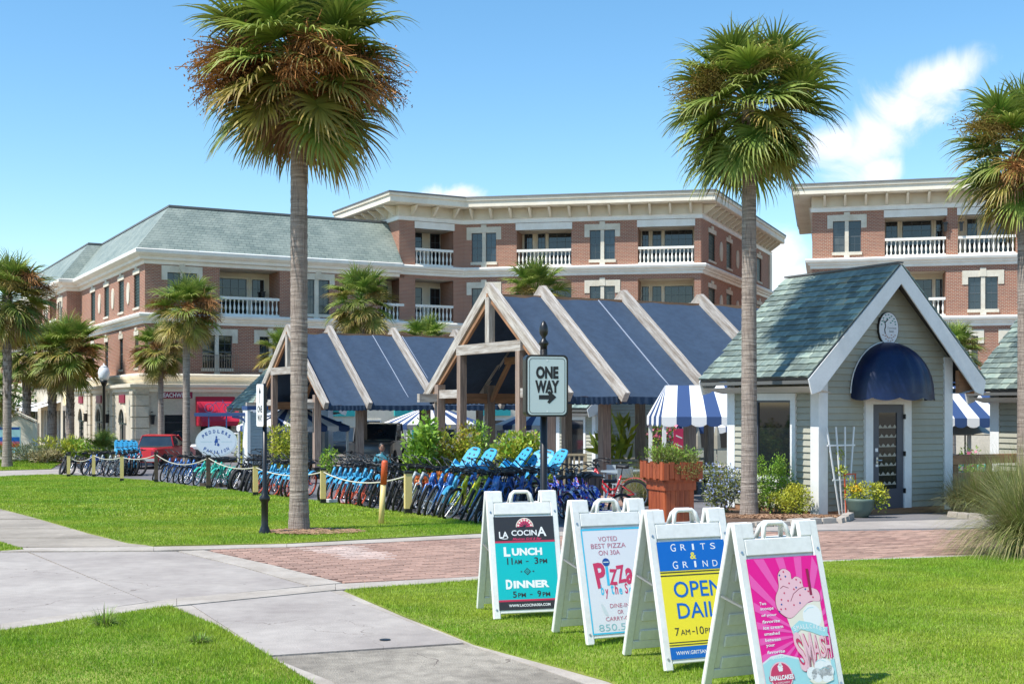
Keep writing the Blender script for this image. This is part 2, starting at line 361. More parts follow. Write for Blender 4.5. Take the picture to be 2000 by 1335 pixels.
leafm('grass_orn', (.27, .30, .09), (.19, .24, .05), .3); leafm('grass_dry', (.46, .38, .20), (.34, .31, .13), .25); leafm('grass_grey', (.16, .22, .15), (.24, .26, .14), .25)
M['turf'] = mat('turf', (.205, .375, .02), .5, (.38, .47, .045), sc=.55, lo=.36, hi=.66, island=.42, trans=.35, fine=.15)
leafm('flower_blue', (.42, .50, .80), (.55, .62, .88), .3, .15); leafm('flower_orange', (.75, .16, .05), (.80, .32, .1), .2); leafm('flower_yellow', (.8, .5, .03), (.8, .6, .05), .2); leafm('flower_pink', (.7, .12, .25), (.8, .3, .4), .2)
M['ink'] = mat('black_ink', (.015, .015, .018), .5); M['inkw'] = mat('white_ink', (.82, .82, .82), .5)
def flatc(n, c, r=.45): M[n] = mat(n, c, r)
for n_, c_ in (('p_black', (.03, .03, .034)), ('p_teal', (.0, .46, .48)), ('p_red', (.50, .03, .08)), ('p_white', (.72, .73, .76)), ('p_blue', (.0, .13, .50)), ('p_yellow', (.86, .72, .03)), ('p_pink', (.83, .0, .27)), ('p_pink2', (.86, .10, .42)),
               ('p_pale', (.84, .50, .56)), ('p_aqua', (.36, .66, .70)), ('p_cyan', (.05, .50, .72)), ('p_cream', (.80, .74, .62)), ('p_navy', (.01, .07, .30)), ('p_crimson', (.60, .04, .12)), ('p_rose', (.50, .14, .20)), ('p_greenblue', (.25, .50, .52)),
               ('p_mint', (.60, .72, .70)), ('p_maroon', (.28, .01, .05)), ('awning_red', (.50, .015, .045)), ('p_signgrey', (.58, .65, .66)), ('p_oval', (.60, .68, .74)), ('p_leafteal', (.02, .22, .2)), ('p_brown', (.36, .17, .13)), ('bin', (.10, .075, .075)),
               ('shirt', (.05, .22, .28)), ('skin', (.35, .19, .13)), ('hair', (.02, .015, .012)), ('tealtrim', (.03, .45, .45)), ('poleyellow', (.72, .55, .22)), ('poleorange', (.62, .10, .03)), ('rope', (.62, .58, .48)), ('door', (.075, .08, .10)), ('lampglass', (.75, .77, .8)), ('pot', (.12, .17, .14)), ('umbr', (.35, .33, .27)), ('wicker', (.45, .36, .22)), ('tabletop', (.30, .36, .40))): flatc(n_, c_)
M['stripew'] = mat('white_awning_stripe', (.80, .80, .80), .7); M['stripeb'] = mat('navy_awning_stripe', (.03, .07, .19), .7)
# ================================================================ GROUND
def fastmesh(name, V, Fc_, m, smooth=False):
    me = bpy.data.meshes.new(name); V = np.asarray(V, np.float32); Fc_ = np.asarray(Fc_, np.int32); n, k = Fc_.shape
    me.vertices.add(len(V)); me.vertices.foreach_set('co', V.ravel())
    me.loops.add(n * k); me.loops.foreach_set('vertex_index', Fc_.ravel())
    me.polygons.add(n); me.polygons.foreach_set('loop_start', np.arange(n, dtype=np.int32) * k)
    me.materials.append(m)
    if smooth: me.polygons.foreach_set('use_smooth', np.ones(n, bool))
    me.update(calc_edges=True); me.validate(); return me
def sheet(name, pts, off, m, kind='structure', skirt=.12, parent=None, label=None):
    """a ground-following slab with a vertical edge; pts are world (x, y)"""
    bm = bmesh.new(); f = bm.faces.new([bm.verts.new((p[0], p[1], 0)) for p in pts])
    if f.normal.z < 0 or True: bm.normal_update()
    if f.normal.z < 0: f.normal_flip()
    for k in DY[1:-1]:
        bmesh.ops.bisect_plane(bm, geom=bm.verts[:] + bm.edges[:] + bm.faces[:], plane_co=(0, k, 0), plane_no=(0, 1, 0))
    for v in bm.verts: v.co.z = gz(v.co.y) + off
    if skirt:
        be = [e for e in bm.edges if e.is_boundary]
        r = bmesh.ops.extrude_edge_only(bm, edges=be)
        for v in [g for g in r['geom'] if isinstance(g, bmesh.types.BMVert)]: v.co.z -= skirt
    bmesh.ops.recalc_face_normals(bm, faces=bm.faces)
    me = bpy.data.meshes.new(name); bm.to_mesh(me); bm.free(); me.materials.append(m)
    return ob(name, me, parent, kind=None if parent else kind, label=label)
def G(*pp): return [gp(*p).xy for p in pp]
sheet('ground', [(-3000, -60), (3000, -60), (3000, 4500), (-3000, 4500)], 0, M['soil'], skirt=0)
sheet('parking_paving', [(-60, 44), (-26, 44), (-9.5, 36), (-3.0, 24), (.8, 19.6), (40, 19.6), (60, 75), (-60, 75)], .006, M['asphalt'], skirt=0)
LAWN1 = [(-260, 936), (0, 931), (102, 927), (237, 935), (290, 939), (382, 951), (446, 958), (500, 966), (575, 974), (672, 986), (757, 999), (800, 1004), (870, 1013), (945, 1026), (960, 1043), (830, 1049), (560, 1064), (300, 1068), (250, 1063), (170, 1043), (75, 1015), (0, 995), (-260, 950)]
LAWN2 = [(-500, 1305), (0, 1238), (330, 1189), (420, 1226), (520, 1284), (600, 1335), (720, 1420), (400, 1700), (-500, 1700)]
LAWN3 = [(672, 1158), (935, 1137), (1250, 1119), (1600, 1101), (2000, 1086), (2400, 1074), (2900, 1200), (2900, 1900), (1600, 1560), (1190, 1337), (925, 1264), (790, 1208)]
LAWN4 = [(-300, 899), (60, 897), (120, 904), (100, 916), (0, 919), (-300, 922)]
VERGE = [(-260, 1054), (0, 1060), (46, 1076), (0, 1079), (-260, 1086)]
lawns = [('lawn', G(*LAWN1)), ('lawn', G(*LAWN2)), ('lawn', G(*LAWN3)), ('lawn', G(*LAWN4)), ('verge', G(*VERGE))]
for n_, p_ in lawns: sheet(n_, p_, .03, M['lawn'])
# concrete
drv = ob('concrete_drive', None, kind='structure')
def slab(pts, off=.022, m='concrete', parent=None, name='slab'): return sheet(name, G(*pts), off, M[m], parent=parent)
slab([(-500, 1083), (54, 1081), (290, 1178.8), (0, 1223), (-500, 1295)], parent=drv)
slab([(60, 1081), (345, 1079.5), (470, 1110), (600, 1147.5), (345, 1172), (292, 1178.6)], parent=drv)
slab([(349, 1079), (398, 1077), (530, 1106), (668, 1142), (604, 1147.5), (474, 1110)], .025, 'kerb', drv)
kb = ob('kerb', None, kind='structure')
for a_, b_ in (((-500, 1294, 1312), (0, 1223.5, 1236)), ((0, 1223.5, 1236), (345, 1172.5, 1187)), ((345, 1172.5, 1187), (655, 1144.5, 1156)), ((655, 1144.5, 1156), (940, 1129, 1136.5)), ((940, 1129, 1136.5), (1250, 1113, 1118.5)), ((1250, 1113, 1118.5), (1600, 1097.5, 1100.5)), ((1600, 1097.5, 1100.5), (2400, 1068, 1073))):
    slab([(a_[0] + .5, a_[1]), (b_[0] - .3, b_[1]), (b_[0] - .3, b_[2]), (a_[0] + .5, a_[2])], .027, 'kerb', kb, 'kerb_stone')
for a_, b_ in (((-500, 1070, 1081), (0, 1072.5, 1079.5)), ((0, 1072.5, 1079.5), (300, 1070.5, 1078)), ((300, 1070.5, 1078), (560, 1065, 1071)), ((560, 1065, 1071), (940, 1045, 1052)), ((940, 1045, 1052), (1420, 1033, 1040))):
    slab([(a_[0] + .5, a_[1]), (b_[0] - .3, b_[1]), (b_[0] - .3, b_[2]), (a_[0] + .5, a_[2])], .027, 'kerb', kb, 'kerb_stone')
wk = ob('footpath', None, kind='structure')
slab([(375, 1185.3), (645, 1157.9), (905, 1260), (524, 1285)], .024, 'concrete', wk)
slab([(525, 1287), (906, 1262), (924, 1264), (1128, 1336), (1330, 1410), (740, 1410), (652, 1336)], .018, 'aggregate', wk)
slab([(742, 1413), (1336, 1413), (1700, 1560), (1100, 1700)], .018, 'aggregate', wk)
slab([(341, 1188), (373.5, 1185.6), (522, 1286), (649, 1336), (770, 1430), (745, 1440), (602, 1336), (522, 1285), (425, 1226)], .022, 'kerb', wk)
slab([(646.5, 1157.8), (668, 1156.2), (789, 1209), (924, 1262), (1187, 1337), (1500, 1470), (1420, 1450), (1131, 1336), (908, 1260)], .022, 'kerb', wk)
dc = MB(); c_ = gp(752, 1255); dc.lathe([(.0, .0), (.042, .0), (.045, .006), (.03, .008), (.0, .006)], 16, (c_.x, c_.y, c_.z + .024))
tag(dc.build('valve_cover', M['black']), 'small round dark valve cover set in the pale footpath slab', 'valve cover')
sw = ob('sidewalk', None, kind='structure')
ys_ = [940, 958, 978, 997, 1015, 1034, 1052, 1070]
def lawn_left(y): return float(np.interp(y, [931, 950, 995, 1015, 1043, 1063, 1068], [-260, -260, 0, 75, 170, 250, 300]))
for i in range(2, len(ys_) - 1):
    y0, y1 = ys_[i] + .5, ys_[i + 1] - .5
    xl0, xl1 = (-600, -600)
    slab([(xl0, y0), (lawn_left(y0), y0), (lawn_left(y1), y1), (xl1, y1)], .02, 'concrete2', sw)
slab([(-400, 921), (0, 919.5), (100, 917), (215, 912), (215, 926), (102, 927), (0, 930.5), (-400, 935)], .02, 'concrete', None, 'path')
sheet('hut_walk', G((1200, 1040), (1330, 1026), (1430, 1031), (1640, 1021), (1990, 1013), (2300, 1008), (2300, 1024), (1980, 1031), (1430, 1039)), .02, M['concrete'])
sheet('terracotta_path', G((1120, 968), (1300, 965), (1290, 986), (1120, 992)), .02, M['brickpav'])
mulch_pts = G((1375, 1020), (1400, 1000), (1600, 999), (1655, 1011), (1640, 1020), (1430, 1030))
sheet('mulch_bed', mulch_pts, .05, M['mulch'])
sheet('grass_bed', G((1862, 1000), (2300, 996), (2300, 1007), (1990, 1012), (1930, 1016), (1862, 1008)), .05, M['mulch'])
sheet('shrub_bed', [(-34, 62), (-19.5, 62), (-19.5, 67), (-34, 72)], .03, M['mulch'])
# brick pavers
BR = G((404, 1076), (470, 1071), (600, 1065), (940, 1053), (1430, 1041), (2000, 1034), (2400, 1029), (2400, 1066), (2000, 1081), (1600, 1096), (1250, 1111), (940, 1127), (674, 1141), (535, 1106))
sheet('brick_road_base', BR, .004, M['sandjoint'], skirt=0)
def inpoly(P, X, Y):
    c = np.zeros(len(X), bool); n = len(P)
    for i in range(n):
        x0, y0 = P[i]; x1, y1 = P[(i + 1) % n]
        if y0 == y1: continue
        k = ((y0 > Y) != (y1 > Y)) & (X < (x1 - x0) * (Y - y0) / (y1 - y0) + x0); c ^= k
    return c
road = ob('brick_road', None, kind='structure')
e0, e1 = gp(674, 1141), gp(2000, 1081); dr = (e1 - e0); dr.z = 0; dr.normalize(); dn = Vector((-dr.y, dr.x, 0))
bl, bw = .235, .118
us, ws = [], []
for j in range(-10, 95):
    for i in range(-15, 75): us.append(i * bl + (j % 2) * bl / 2); ws.append(j * bw)
us = np.array(us); ws = np.array(ws); X = e0.x + dr.x * us + dn.x * ws; Y = e0.y + dr.y * us + dn.y * ws
k = inpoly(BR, X, Y); X, Y = X[k], Y[k]; o_ = np.argsort(Y + abs(X - 1) * .12); X, Y = X[o_], Y[o_]
pale = G((575, 1071), (700, 1068), (775, 1088), (760, 1093), (680, 1094), (640, 1082)); pk = inpoly(pale, X, Y)
bm_ = MB(); bm_.add([(-bl / 2 + .006, -bw / 2 + .006, -.03), (bl / 2 - .006, -bw / 2 + .006, -.03), (bl / 2 - .006, bw / 2 - .006, -.03), (-bl / 2 + .006, bw / 2 - .006, -.03), (-bl / 2 + .009, -bw / 2 + .009, 0), (bl / 2 - .009, -bw / 2 + .009, 0), (bl / 2 - .009, bw / 2 - .009, 0), (-bl / 2 + .009, bw / 2 - .009, 0)],
                    [(4, 5, 6, 7), (0, 1, 5, 4), (1, 2, 6, 5), (2, 3, 7, 6), (3, 0, 4, 7)])
bme = bm_.mesh('brick', M['brickpav'], fixn=False); ang = math.atan2(dr.y, dr.x)
rr = random.Random(5); rest = MB(); restp = MB(); nvis = 0
for x, y, p in zip(X, Y, pk):
    z = gz(y) + .018 + rr.uniform(-.003, .003)
    vis = 400 < x / y * F + 1000 < 2100 and not (950 < x / y * F + 1000 < 1600)
    if nvis < 298 and vis and not p:
        ob('brick', bme, road, (x, y, z), (rr.uniform(-.01, .01), rr.uniform(-.01, .01), ang + rr.uniform(-.012, .012))); nvis += 1
    else:
        t = Matrix.Translation((x, y, z)) @ Matrix.Rotation(ang + rr.uniform(-.012, .012), 4, 'Z')
        tgt = restp if p else rest; tgt.T = t; tgt.add(bm_.v, bm_.f, bm_.uv); tgt.T = None
ob('paver_field', rest.mesh('paver_field', M['brickpav'], fixn=False), road, kind='stuff'); ob('worn_paver_patch', restp.mesh('worn_paver_patch', M['brickpav2'], fixn=False), road, kind='stuff')
# edging stones round the beds
def stones(name, line, label, n):
    t = thing(name, label, 'stone edging', tuple(at(line[0][0], gp(*line[0]).y)))
    P = [gp(*q) for q in line]; seg = [(P[i + 1] - P[i]).length for i in range(len(P) - 1)]; L_ = sum(seg); rr = random.Random(len(line))
    for i in range(n):
        d = (i + .5) / n * L_; k = 0
        while d > seg[k] and k < len(seg) - 1: d -= seg[k]; k += 1
        p = P[k].lerp(P[k + 1], d / seg[k]); a = P[k + 1] - P[k]; q = MB(); l = L_ / n * .48; h = rr.uniform(.07, .11); w = rr.uniform(.07, .1)
        q.add([(-l, -w, -.06), (l, -w * .9, -.06), (l * .95, w, -.06), (-l, w, -.06), (-l * .9, -w * .7, h), (l * .92, -w * .75, h * .9), (l * .85, w * .7, h), (-l * .9, w * .75, h * .95)], [(4, 5, 6, 7), (0, 1, 5, 4), (1, 2, 6, 5), (2, 3, 7, 6), (3, 0, 4, 7)])
        o = q.build('stone', M['kerb'], t, loc=tuple(p - t.location + Vector((0, 0, .03))), rot=(0, 0, math.atan2(a.y, a.x)))
stones('stone_edging', [(1436, 1033), (1560, 1027), (1640, 1022), (1662, 1013)], 'rough stone edging round the mulch bed at the grey hut corner', 10)
stones('stone_edging', [(1856, 1009), (1925, 1017), (1990, 1013)], 'rough stone edging below the ornamental grasses by the rail fence', 6)

# grass blades
def blades(name, poly, dens, h0, h1, w, seed, ymin=0, ymax=1e9, m='turf', lean=.5, z0=.03):
    g = np.random.default_rng(seed); P = np.array([tuple(p) for p in poly]); x0, y0 = P.min(0); x1, y1 = P.max(0); y0 = max(y0, ymin); y1 = min(y1, ymax)
    n = int((x1 - x0) * (y1 - y0) * dens); X = g.uniform(x0, x1, n); Y = g.uniform(y0, y1, n)
    px = X / Y * F + 1000; py = HZ + F * np.interp(Y, DY, DD) / Y
    k = inpoly(poly, X, Y) & (px > -500) & (px < 2600) & (py < 1480); X, Y = X[k], Y[k]; n = len(X)
    Z = CZ - np.interp(Y, DY, DD) + z0 - .005; a = g.uniform(0, 2 * np.pi, n); t = g.uniform(0, 2 * np.pi, n); l = g.uniform(0, lean, n)
    pat = .75 + .25 * np.sin(X * 2.3 + np.sin(Y * 1.7) * 2) * np.sin(Y * 3.1 + X)
    h = g.uniform(h0, h1, n) * pat * np.where(g.random(n) < .02, 1.8, 1); ww = w * g.uniform(.7, 1.3, n)
    V = np.empty((n, 3, 3)); V[:, 0] = np.stack([X - np.cos(a) * ww, Y - np.sin(a) * ww, Z], 1); V[:, 1] = np.stack([X + np.cos(a) * ww, Y + np.sin(a) * ww, Z], 1)
    V[:, 2] = np.stack([X + np.cos(t) * l * h, Y + np.sin(t) * l * h, Z + h], 1)
    return ob(name, fastmesh(name, V.reshape(-1, 3), np.arange(n * 3).reshape(-1, 3), M[m]), kind='stuff')
L1, L2, L3, L4 = (lawns[i][1] for i in range(4))
tag(blades('turf_grass', L3, 7500, .022, .05, .0035, 1, lean=.8), 'bright short grass of the lawn under the four board signs', 'grass')
tag(blades('turf_grass', L2, 8500, .022, .05, .0035, 2, lean=.8), 'bright short grass in the near left corner beside the footpath', 'grass')
g1 = blades('turf_grass', L1, 2600, .03, .055, .0055, 3, ymax=24, lean=.8); tag(g1, 'bright short grass round the tall palm and the one way post', 'grass')
g2 = blades('turf_grass', L1, 620, .035, .065, .012, 4, ymin=24, lean=.8); tag(g2, 'short grass of the lawn running along the bicycle row', 'grass')
tag(blades('turf_grass', L4, 300, .05, .08, .03, 5), 'thin strip of grass beyond the path at the far left', 'grass')
tag(blades('turf_grass', lawns[4][1], 1500, .03, .05, .008, 6), 'small wedge of grass between sidewalk and drive at the left edge', 'grass')
# straw ring under the tall palm and leaf litter in the mulch bed
def litter(name, cx, cy, rx, ry, n, m, seed, ln=.07, z=.035):
    g = np.random.default_rng(seed); r = np.sqrt(g.random(n)); a = g.uniform(0, 2 * np.pi, n); X = cx + r * np.cos(a) * rx * g.uniform(.8, 1.1, n); Y = cy + r * np.sin(a) * ry * g.uniform(.8, 1.1, n)
    Z = CZ - np.interp(Y, DY, DD) + z + g.uniform(0, .025, n); b = g.uniform(0, 2 * np.pi, n); l = ln * g.uniform(.5, 1.3, n); w = ln * .13
    V = np.empty((n, 4, 3)); c, s = np.cos(b), np.sin(b)
    for i, (p, q) in enumerate(((-1, -1), (1, -1), (1, 1), (-1, 1))): V[:, i] = np.stack([X + p * c * l - q * s * w, Y + p * s * l + q * c * w, Z + p * q * g.uniform(0, .01, n)], 1)
    return ob(name, fastmesh(name, V.reshape(-1, 3), np.arange(n * 4).reshape(-1, 4), M[m]), kind='stuff')
c_ = gp(612, 1042)
tag(litter('pine_straw', c_.x, c_.y, .75, .55, 2600, 'straw', 8), 'ring of brown pine straw round the foot of the tall palm', 'pine straw')
c_ = gp(1520, 1014); tag(litter('leaf_litter', c_.x, c_.y, 1.25, .55, 2200, 'straw', 9, .04, .055), 'dry brown leaf litter on the mulch before the hut shrubs', 'leaf litter')
# ================================================================ BRICK BUILDINGS
def sweep(mb, path, prof, T0=None):
    """extrude profile (out, z) along a world xy path, mitred at the corners"""
    P = [Vector((p[0], p[1], 0)) for p in path]; n = len(P); ns = []
    for i in range(n - 1):
        d = (P[i + 1] - P[i]).normalized(); ns.append(Vector((d.y, -d.x, 0)))
    mit = []
    for i in range(n):
        a = ns[max(i - 1, 0)]; b = ns[min(i, n - 2)]; m = (a + b).normalized(); m /= max(.2, m.dot(a)); mit.append(m)
    o = T0 or Vector((0, 0, 0)); cum = [0]
    for i in range(n - 1): cum.append(cum[-1] + (P[i + 1] - P[i]).length)
    vl = [0]
    for i in range(len(prof) - 1): vl.append(vl[-1] + math.hypot(prof[i + 1][0] - prof[i][0], prof[i + 1][1] - prof[i][1]))
    vs, fs, uv = [], [], []; k = len(prof)
    for i in range(n):
        for (q, z) in prof: vs.append(P[i] + mit[i] * q + Vector((0, 0, z)) - o)
    for i in range(n - 1):
        for j in range(k - 1):
            fs.append((i * k + j, (i + 1) * k + j, (i + 1) * k + j + 1, i * k + j + 1))
            uv.append([(cum[i], vl[j]), (cum[i + 1], vl[j]), (cum[i + 1], vl[j + 1]), (cum[i], vl[j + 1])])
    fs += [tuple(range(k)), tuple((n - 1) * k + j for j in range(k))[::-1]]
    uv += [[(q[0], q[1]) for q in prof], [(q[0], q[1]) for q in prof][::-1]]
    return mb.add(vs, fs, uv)
balu_me = MB().lathe([(.055, 0), (.055, .06), (.03, .09), (.035, .16), (.068, .30), (.06, .40), (.03, .55), (.028, .68), (.05, .72), (.055, .80)], 8).mesh('baluster', M['white'], smooth=True)
class Fac:
    def __init__(s, root, O, d):
        s.root = root; s.O = Vector((O[0], O[1], 0)); s.d = Vector((d[0], d[1], 0)).normalized(); s.n = Vector((s.d.y, -s.d.x, 0))
        o = s.O - Vector((root.location.x, root.location.y, root.location.z)); o.z = -root.location.z
        s.T = Matrix(((s.d.x, s.n.x, 0, o.x), (s.d.y, s.n.y, 0, o.y), (0, 0, 1, o.z), (0, 0, 0, 1)))
    def u(s, px):
        k = (px - 1000) / F; return (k * s.O.y - s.O.x) / (s.d.x - k * s.d.y)
    def mb(s): return MB(s.T)
    def add(s, mb, name, m, parent=None, **k): return mb.build(name, m, parent or s.root, **k)
    def wall(s, u0, u1, z0, z1, holes=(), depth=.14, m='brick', y=0, name='wall'):
        mb = s.mb(); us = sorted({u0, u1} | {v for h in holes for v in h[:2]}); zs = sorted({z0, z1} | {v for h in holes for v in h[2:4]})
        for i in range(len(us) - 1):
            for j in range(len(zs) - 1):
                a, b, c, d = us[i], us[i + 1], zs[j], zs[j + 1]
                if not any(h[0] - 1e-6 <= a and b <= h[1] + 1e-6 and h[2] - 1e-6 <= c and d <= h[3] + 1e-6 for h in holes):
                    mb.add([(a, y, c), (b, y, c), (b, y, d), (a, y, d)], [(0, 1, 2, 3)])
        for h in holes:
            a, b, c, d = h[:4]
            mb.add([(a, y, c), (a, y - depth, c), (a, y - depth, d), (a, y, d)], [(0, 1, 2, 3)]); mb.add([(b, y, c), (b, y - depth, c), (b, y - depth, d), (b, y, d)], [(0, 1, 2, 3)])
            mb.add([(a, y, d), (b, y, d), (b, y - depth, d), (a, y - depth, d)], [(0, 1, 2, 3)]); mb.add([(a, y, c), (b, y, c), (b, y - depth, c), (a, y - depth, c)], [(0, 1, 2, 3)])
        return ob(name, mb.mesh(name, M[m], fixn=False), s.root)
    def pane(s, a, b, c, d, y, parent, rows=4, cols=2, m='glass2', mun=True):
        if m == 'glass2': m = ('glass2', 'glass2', 'glass', 'glass3')[int(abs(a * 7.3 + c * 3.1 + b)) % 4]
        s.add(s.mb().box(a, b, y - .02, y, c, d), 'pane', M[m], parent)
        q = s.mb(); t = .035
        for x0, x1, z0, z1 in ((a, a + t, c, d), (b - t, b, c, d), (a + t, b - t, c, c + t), (a + t, b - t, d - t, d)): q.box(x0, x1, y + .001, y + .035, z0, z1)
        if mun:
            for i in range(1, cols): x = a + (b - a) * i / cols; q.box(x - .009, x + .009, y + .002, y + .02, c + t, d - t)
            for j in range(1, rows):
                z = c + (d - c) * j / rows; w = .028 if j * 2 == rows else .009
                q.box(a + t, b - t, y + .003, y + .024, z - w, z + w)
        s.add(q, 'sash', M['frame_dk'] if not mun else M['frame_mix'], parent)
    def window(s, pairs, z0, z1, lint=.36, side=.32, shut=False, oval=False):
        """pairs: [(u0,u1),...] panes; stone surround with keystone, mullion and sill. returns the hole"""
        a, b = pairs[0][0], pairs[-1][1]; w = s.mb(); st = .045
        L0 = a - side; L1 = b + side
        w.box(L0, L1, 0, st, z1, z1 + lint); w.box(L0, a - .01, 0, st, z1 - .42, z1 - .002); w.box(b + .01, L1, 0, st, z1 - .42, z1 - .002)
        m_ = (a + b) / 2; w.box(m_ - .16, m_ + .16, 0, st + .03, z1 + .02, z1 + lint + .14, -.03)
        w.box(a - .06, b + .06, 0, .09, z0 - .18, z0 - .002)
        for i in range(len(pairs) - 1): w.box(pairs[i][1], pairs[i + 1][0], -.13, .03, z0, z1 - .002); w.box(pairs[i][1] - .05, pairs[i + 1][0] + .05, .0, .10, z0 - .32, z0 - .182)
        o = s.add(w, 'window', M['cream2'])
        for p in pairs: s.pane(p[0], p[1], z0, z1, -.11, o, m='shutter' if shut else 'glass2', mun=not shut)
        return (a, b, z0, z1)
    def swin(s, a, b, z0, z1, shut=True):
        w = s.mb(); w.box(a - .12, b + .12, 0, .05, z1, z1 + .26); m_ = (a + b) / 2; w.box(m_ - .2, m_ + .2, 0, .08, z1 + .262, z1 + .44, -.03); w.box(a - .06, b + .06, 0, .07, z0 - .12, z0 - .002)
        o = s.add(w, 'window', M['cream2']); s.pane(a, b, z0, z1, -.1, o, m='shutter' if shut else 'glass2', mun=not shut, rows=4)
        if shut:
            q = s.mb(); n = int((z1 - z0) / .16)
            for i in range(n): z = z0 + (i + .3) * (z1 - z0) / n; q.box(a + .05, b - .05, -.1, -.07, z, z + .05)
            s.add(q, 'louvre', M['shutter'], o)
        return (a, b, z0, z1)
    def oval(s, u, z, w=.36, h=.62):
        pts = [(u + w * math.cos(t), z + h * math.sin(t)) for t in [2 * math.pi * i / 20 for i in range(20)]]
        s.add(s.mb().prism(pts, 0, .06), 'oval_plaque', M['cream2'])
    def balustrade(s, a, b, z0, y=-.12, iron=False):
        q = s.mb()
        if iron:
            q.box(a, b, y, y + .04, z0 + .95, z0 + .99); q.box(a, b, y, y + .04, z0 + .06, z0 + .09)
            n = int((b - a) / .13)
            for i in range(n + 1): x = a + (b - a) * i / n; q.box(x - .012, x + .012, y + .01, y + .03, z0 + .09, z0 + .95)
            return s.add(q, 'railing', M['railpaint'])
        q.box(a, b, y - .1, y + .12, z0, z0 + .11); q.box(a, b, y - .12, y + .14, z0 + .91, z0 + 1.06)
        o = s.add(q, 'balustrade', M['white']); n = max(3, int((b - a) / .235))
        for i in range(n):
            x = a + (b - a) * (i + .5) / n; p = s.T @ Vector((x, y + .01, z0 + .11)); ob('baluster', balu_me, o, p)
    def loggia(s, a, b, z0, z1, depth=1.9, units=((.05, .28), (.34, .48), (.54, .95)), bal=True, beam=None):
        q = s.mb()
        for v in ([(a, 0, z0), (b, 0, z0), (b, -depth, z0), (a, -depth, z0)], [(a, 0, z1), (b, 0, z1), (b, -depth, z1), (a, -depth, z1)], [(a, -depth, z0), (b, -depth, z0), (b, -depth, z1), (a, -depth, z1)]): q.add(v, [(0, 1, 2, 3)])
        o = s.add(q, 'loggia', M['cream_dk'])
        sw = s.mb()
        for x in (a, b): sw.add([(x, 0.0, z0), (x, -depth, z0), (x, -depth, z1), (x, 0.0, z1)], [(0, 1, 2, 3)])
        ob('side_wall', sw.mesh('side_wall', M['brick'], fixn=False), o)
        for f0, f1 in units:
            x0, x1 = a + (b - a) * f0, a + (b - a) * f1; h = z0 + 2.25
            f = s.add(s.mb().box(x0 - .09, x1 + .09, -depth, -depth + .05, z0, h + .12), 'door_frame', M['cream'], o)
            s.pane(x0, x1, z0 + .03, h, -depth + .075, o, rows=4, cols=max(2, int((x1 - x0) / .4)), m='glass')
        if beam: s.add(s.mb().box(a - .05, b + .05, -.2, .07, z1, beam), 'beam', M['white'])
        if bal: s.balustrade(a + .01, b - .01, z0)
        return (a, b, z0, z1)
M['cream2'] = mat('carved_cream_stone', (.70, .65, .54), .8, (.60, .54, .43), sc=1.5, fine=.06)
M['frame_mix'] = mat('grey_muntin_bars', (.09, .11, .12), .45)
M['railpaint'] = mat('tan_iron_rail', (.22, .18, .14), .5)
Z4, Z4b, Z3, Z3b, Z2, Z2b = 10.31, 9.62, 6.90, 6.25, 3.62, 3.05
ZG = -1.15
Cc = Vector((-19.9, 68, 0))
# ---- hip roofed corner building
b1 = thing('brick_building', 'corner brick building with steep slate hipped roof, shops below and palms before it', 'building', (Cc.x, Cc.y, ZG))
T0 = Vector((Cc.x, Cc.y, ZG))
FB = Fac(b1, Cc, B); FA = Fac(b1, Cc, -A)
u = FB.u; EB = 15.0
s3 = [FB.window([(u(327), u(352)), (u(358), u(384))], 7.15, 9.14), FB.window([(u(600), u(614)), (u(622), u(643))], 7.15, 9.14)]
s3 += [FB.loggia(u(429), u(546), Z3, 9.5, units=((.06, .60), (.70, .90))), FB.loggia(u(743), u(789.5), Z3, 9.5, units=((.2, .8),))]
FB.wall(0, EB, Z3b, 9.7, s3 + []); 
s2 = [FB.window([(u(395), u(420)), (u(427), u(453))], 3.93, 5.76), FB.window([(u(507), u(526)), (u(532), u(548))], 3.93, 5.76), FB.window([(u(640), u(660)), (u(666), u(684))], 3.93, 5.76)]
FB.wall(0, EB + 4.3, Z2b, Z3b, s2); FB.balustrade(u(392), u(463), Z2 + .05, y=.32, iron=True)
ua = lambda t: -t
h3, h2 = [], []
for t in (2.0, 6.1, 10.4, 14.8): h3.append(FA.swin(-t - .72, -t + .72, 7.3, 9.15)); h2.append(FA.swin(-t - .45, -t + .45, 3.95, 5.75, shut=False))
for t in (4.1, 8.4, 12.5): FA.oval(-t, 8.25)
FA.wall(-26, 0, Z3b, 9.7, h3); FA.wall(-26, 0, Z2b, Z3b, h2)
pC = [(Cc + A * 26).xy, Cc.xy, (Cc + B * EB).xy]
CORN = [(-.2, 9.50), (.06, 9.56), (.10, 9.72), (.30, 9.78), (.34, 9.92), (.48, 9.98), (.60, 10.10), (.62, 10.28), (.55, 10.33), (-.2, 10.36)]
BELT = lambda z: [(-.1, z - .60), (.10, z - .58), (.12, z - .42), (.22, z - .38), (.24, z - .30), (.36, z - .22), (.40, z - .10), (.34, z - .01), (-.1, z + .0)]
def swp(root, name, path, prof, m, T=None): return smooth_by(ob(name, sweep(MB(), path, prof, T).mesh(name, M[m]), root), 30)
swp(b1, 'cornice', pC, CORN, 'white', T0)
swp(b1, 'belt_course', [(Cc + A * 26).xy, Cc.xy, (Cc + B * (EB + 4.3)).xy], BELT(Z3), 'white', T0)
swp(b1, 'belt_course', [(Cc + A * 26).xy, Cc.xy, (Cc + B * (EB + 4.3)).xy], BELT(Z2), 'cream', T0)
swp(b1, 'roof', pC, [(.52, 10.34), (-1.75, 13.0)], 'slate', T0)
swp(b1, 'roof_ridge', pC, [(-1.68, 12.98), (-1.70, 13.10), (-1.9, 13.12), (-9, 13.2)], 'roofdark', T0)
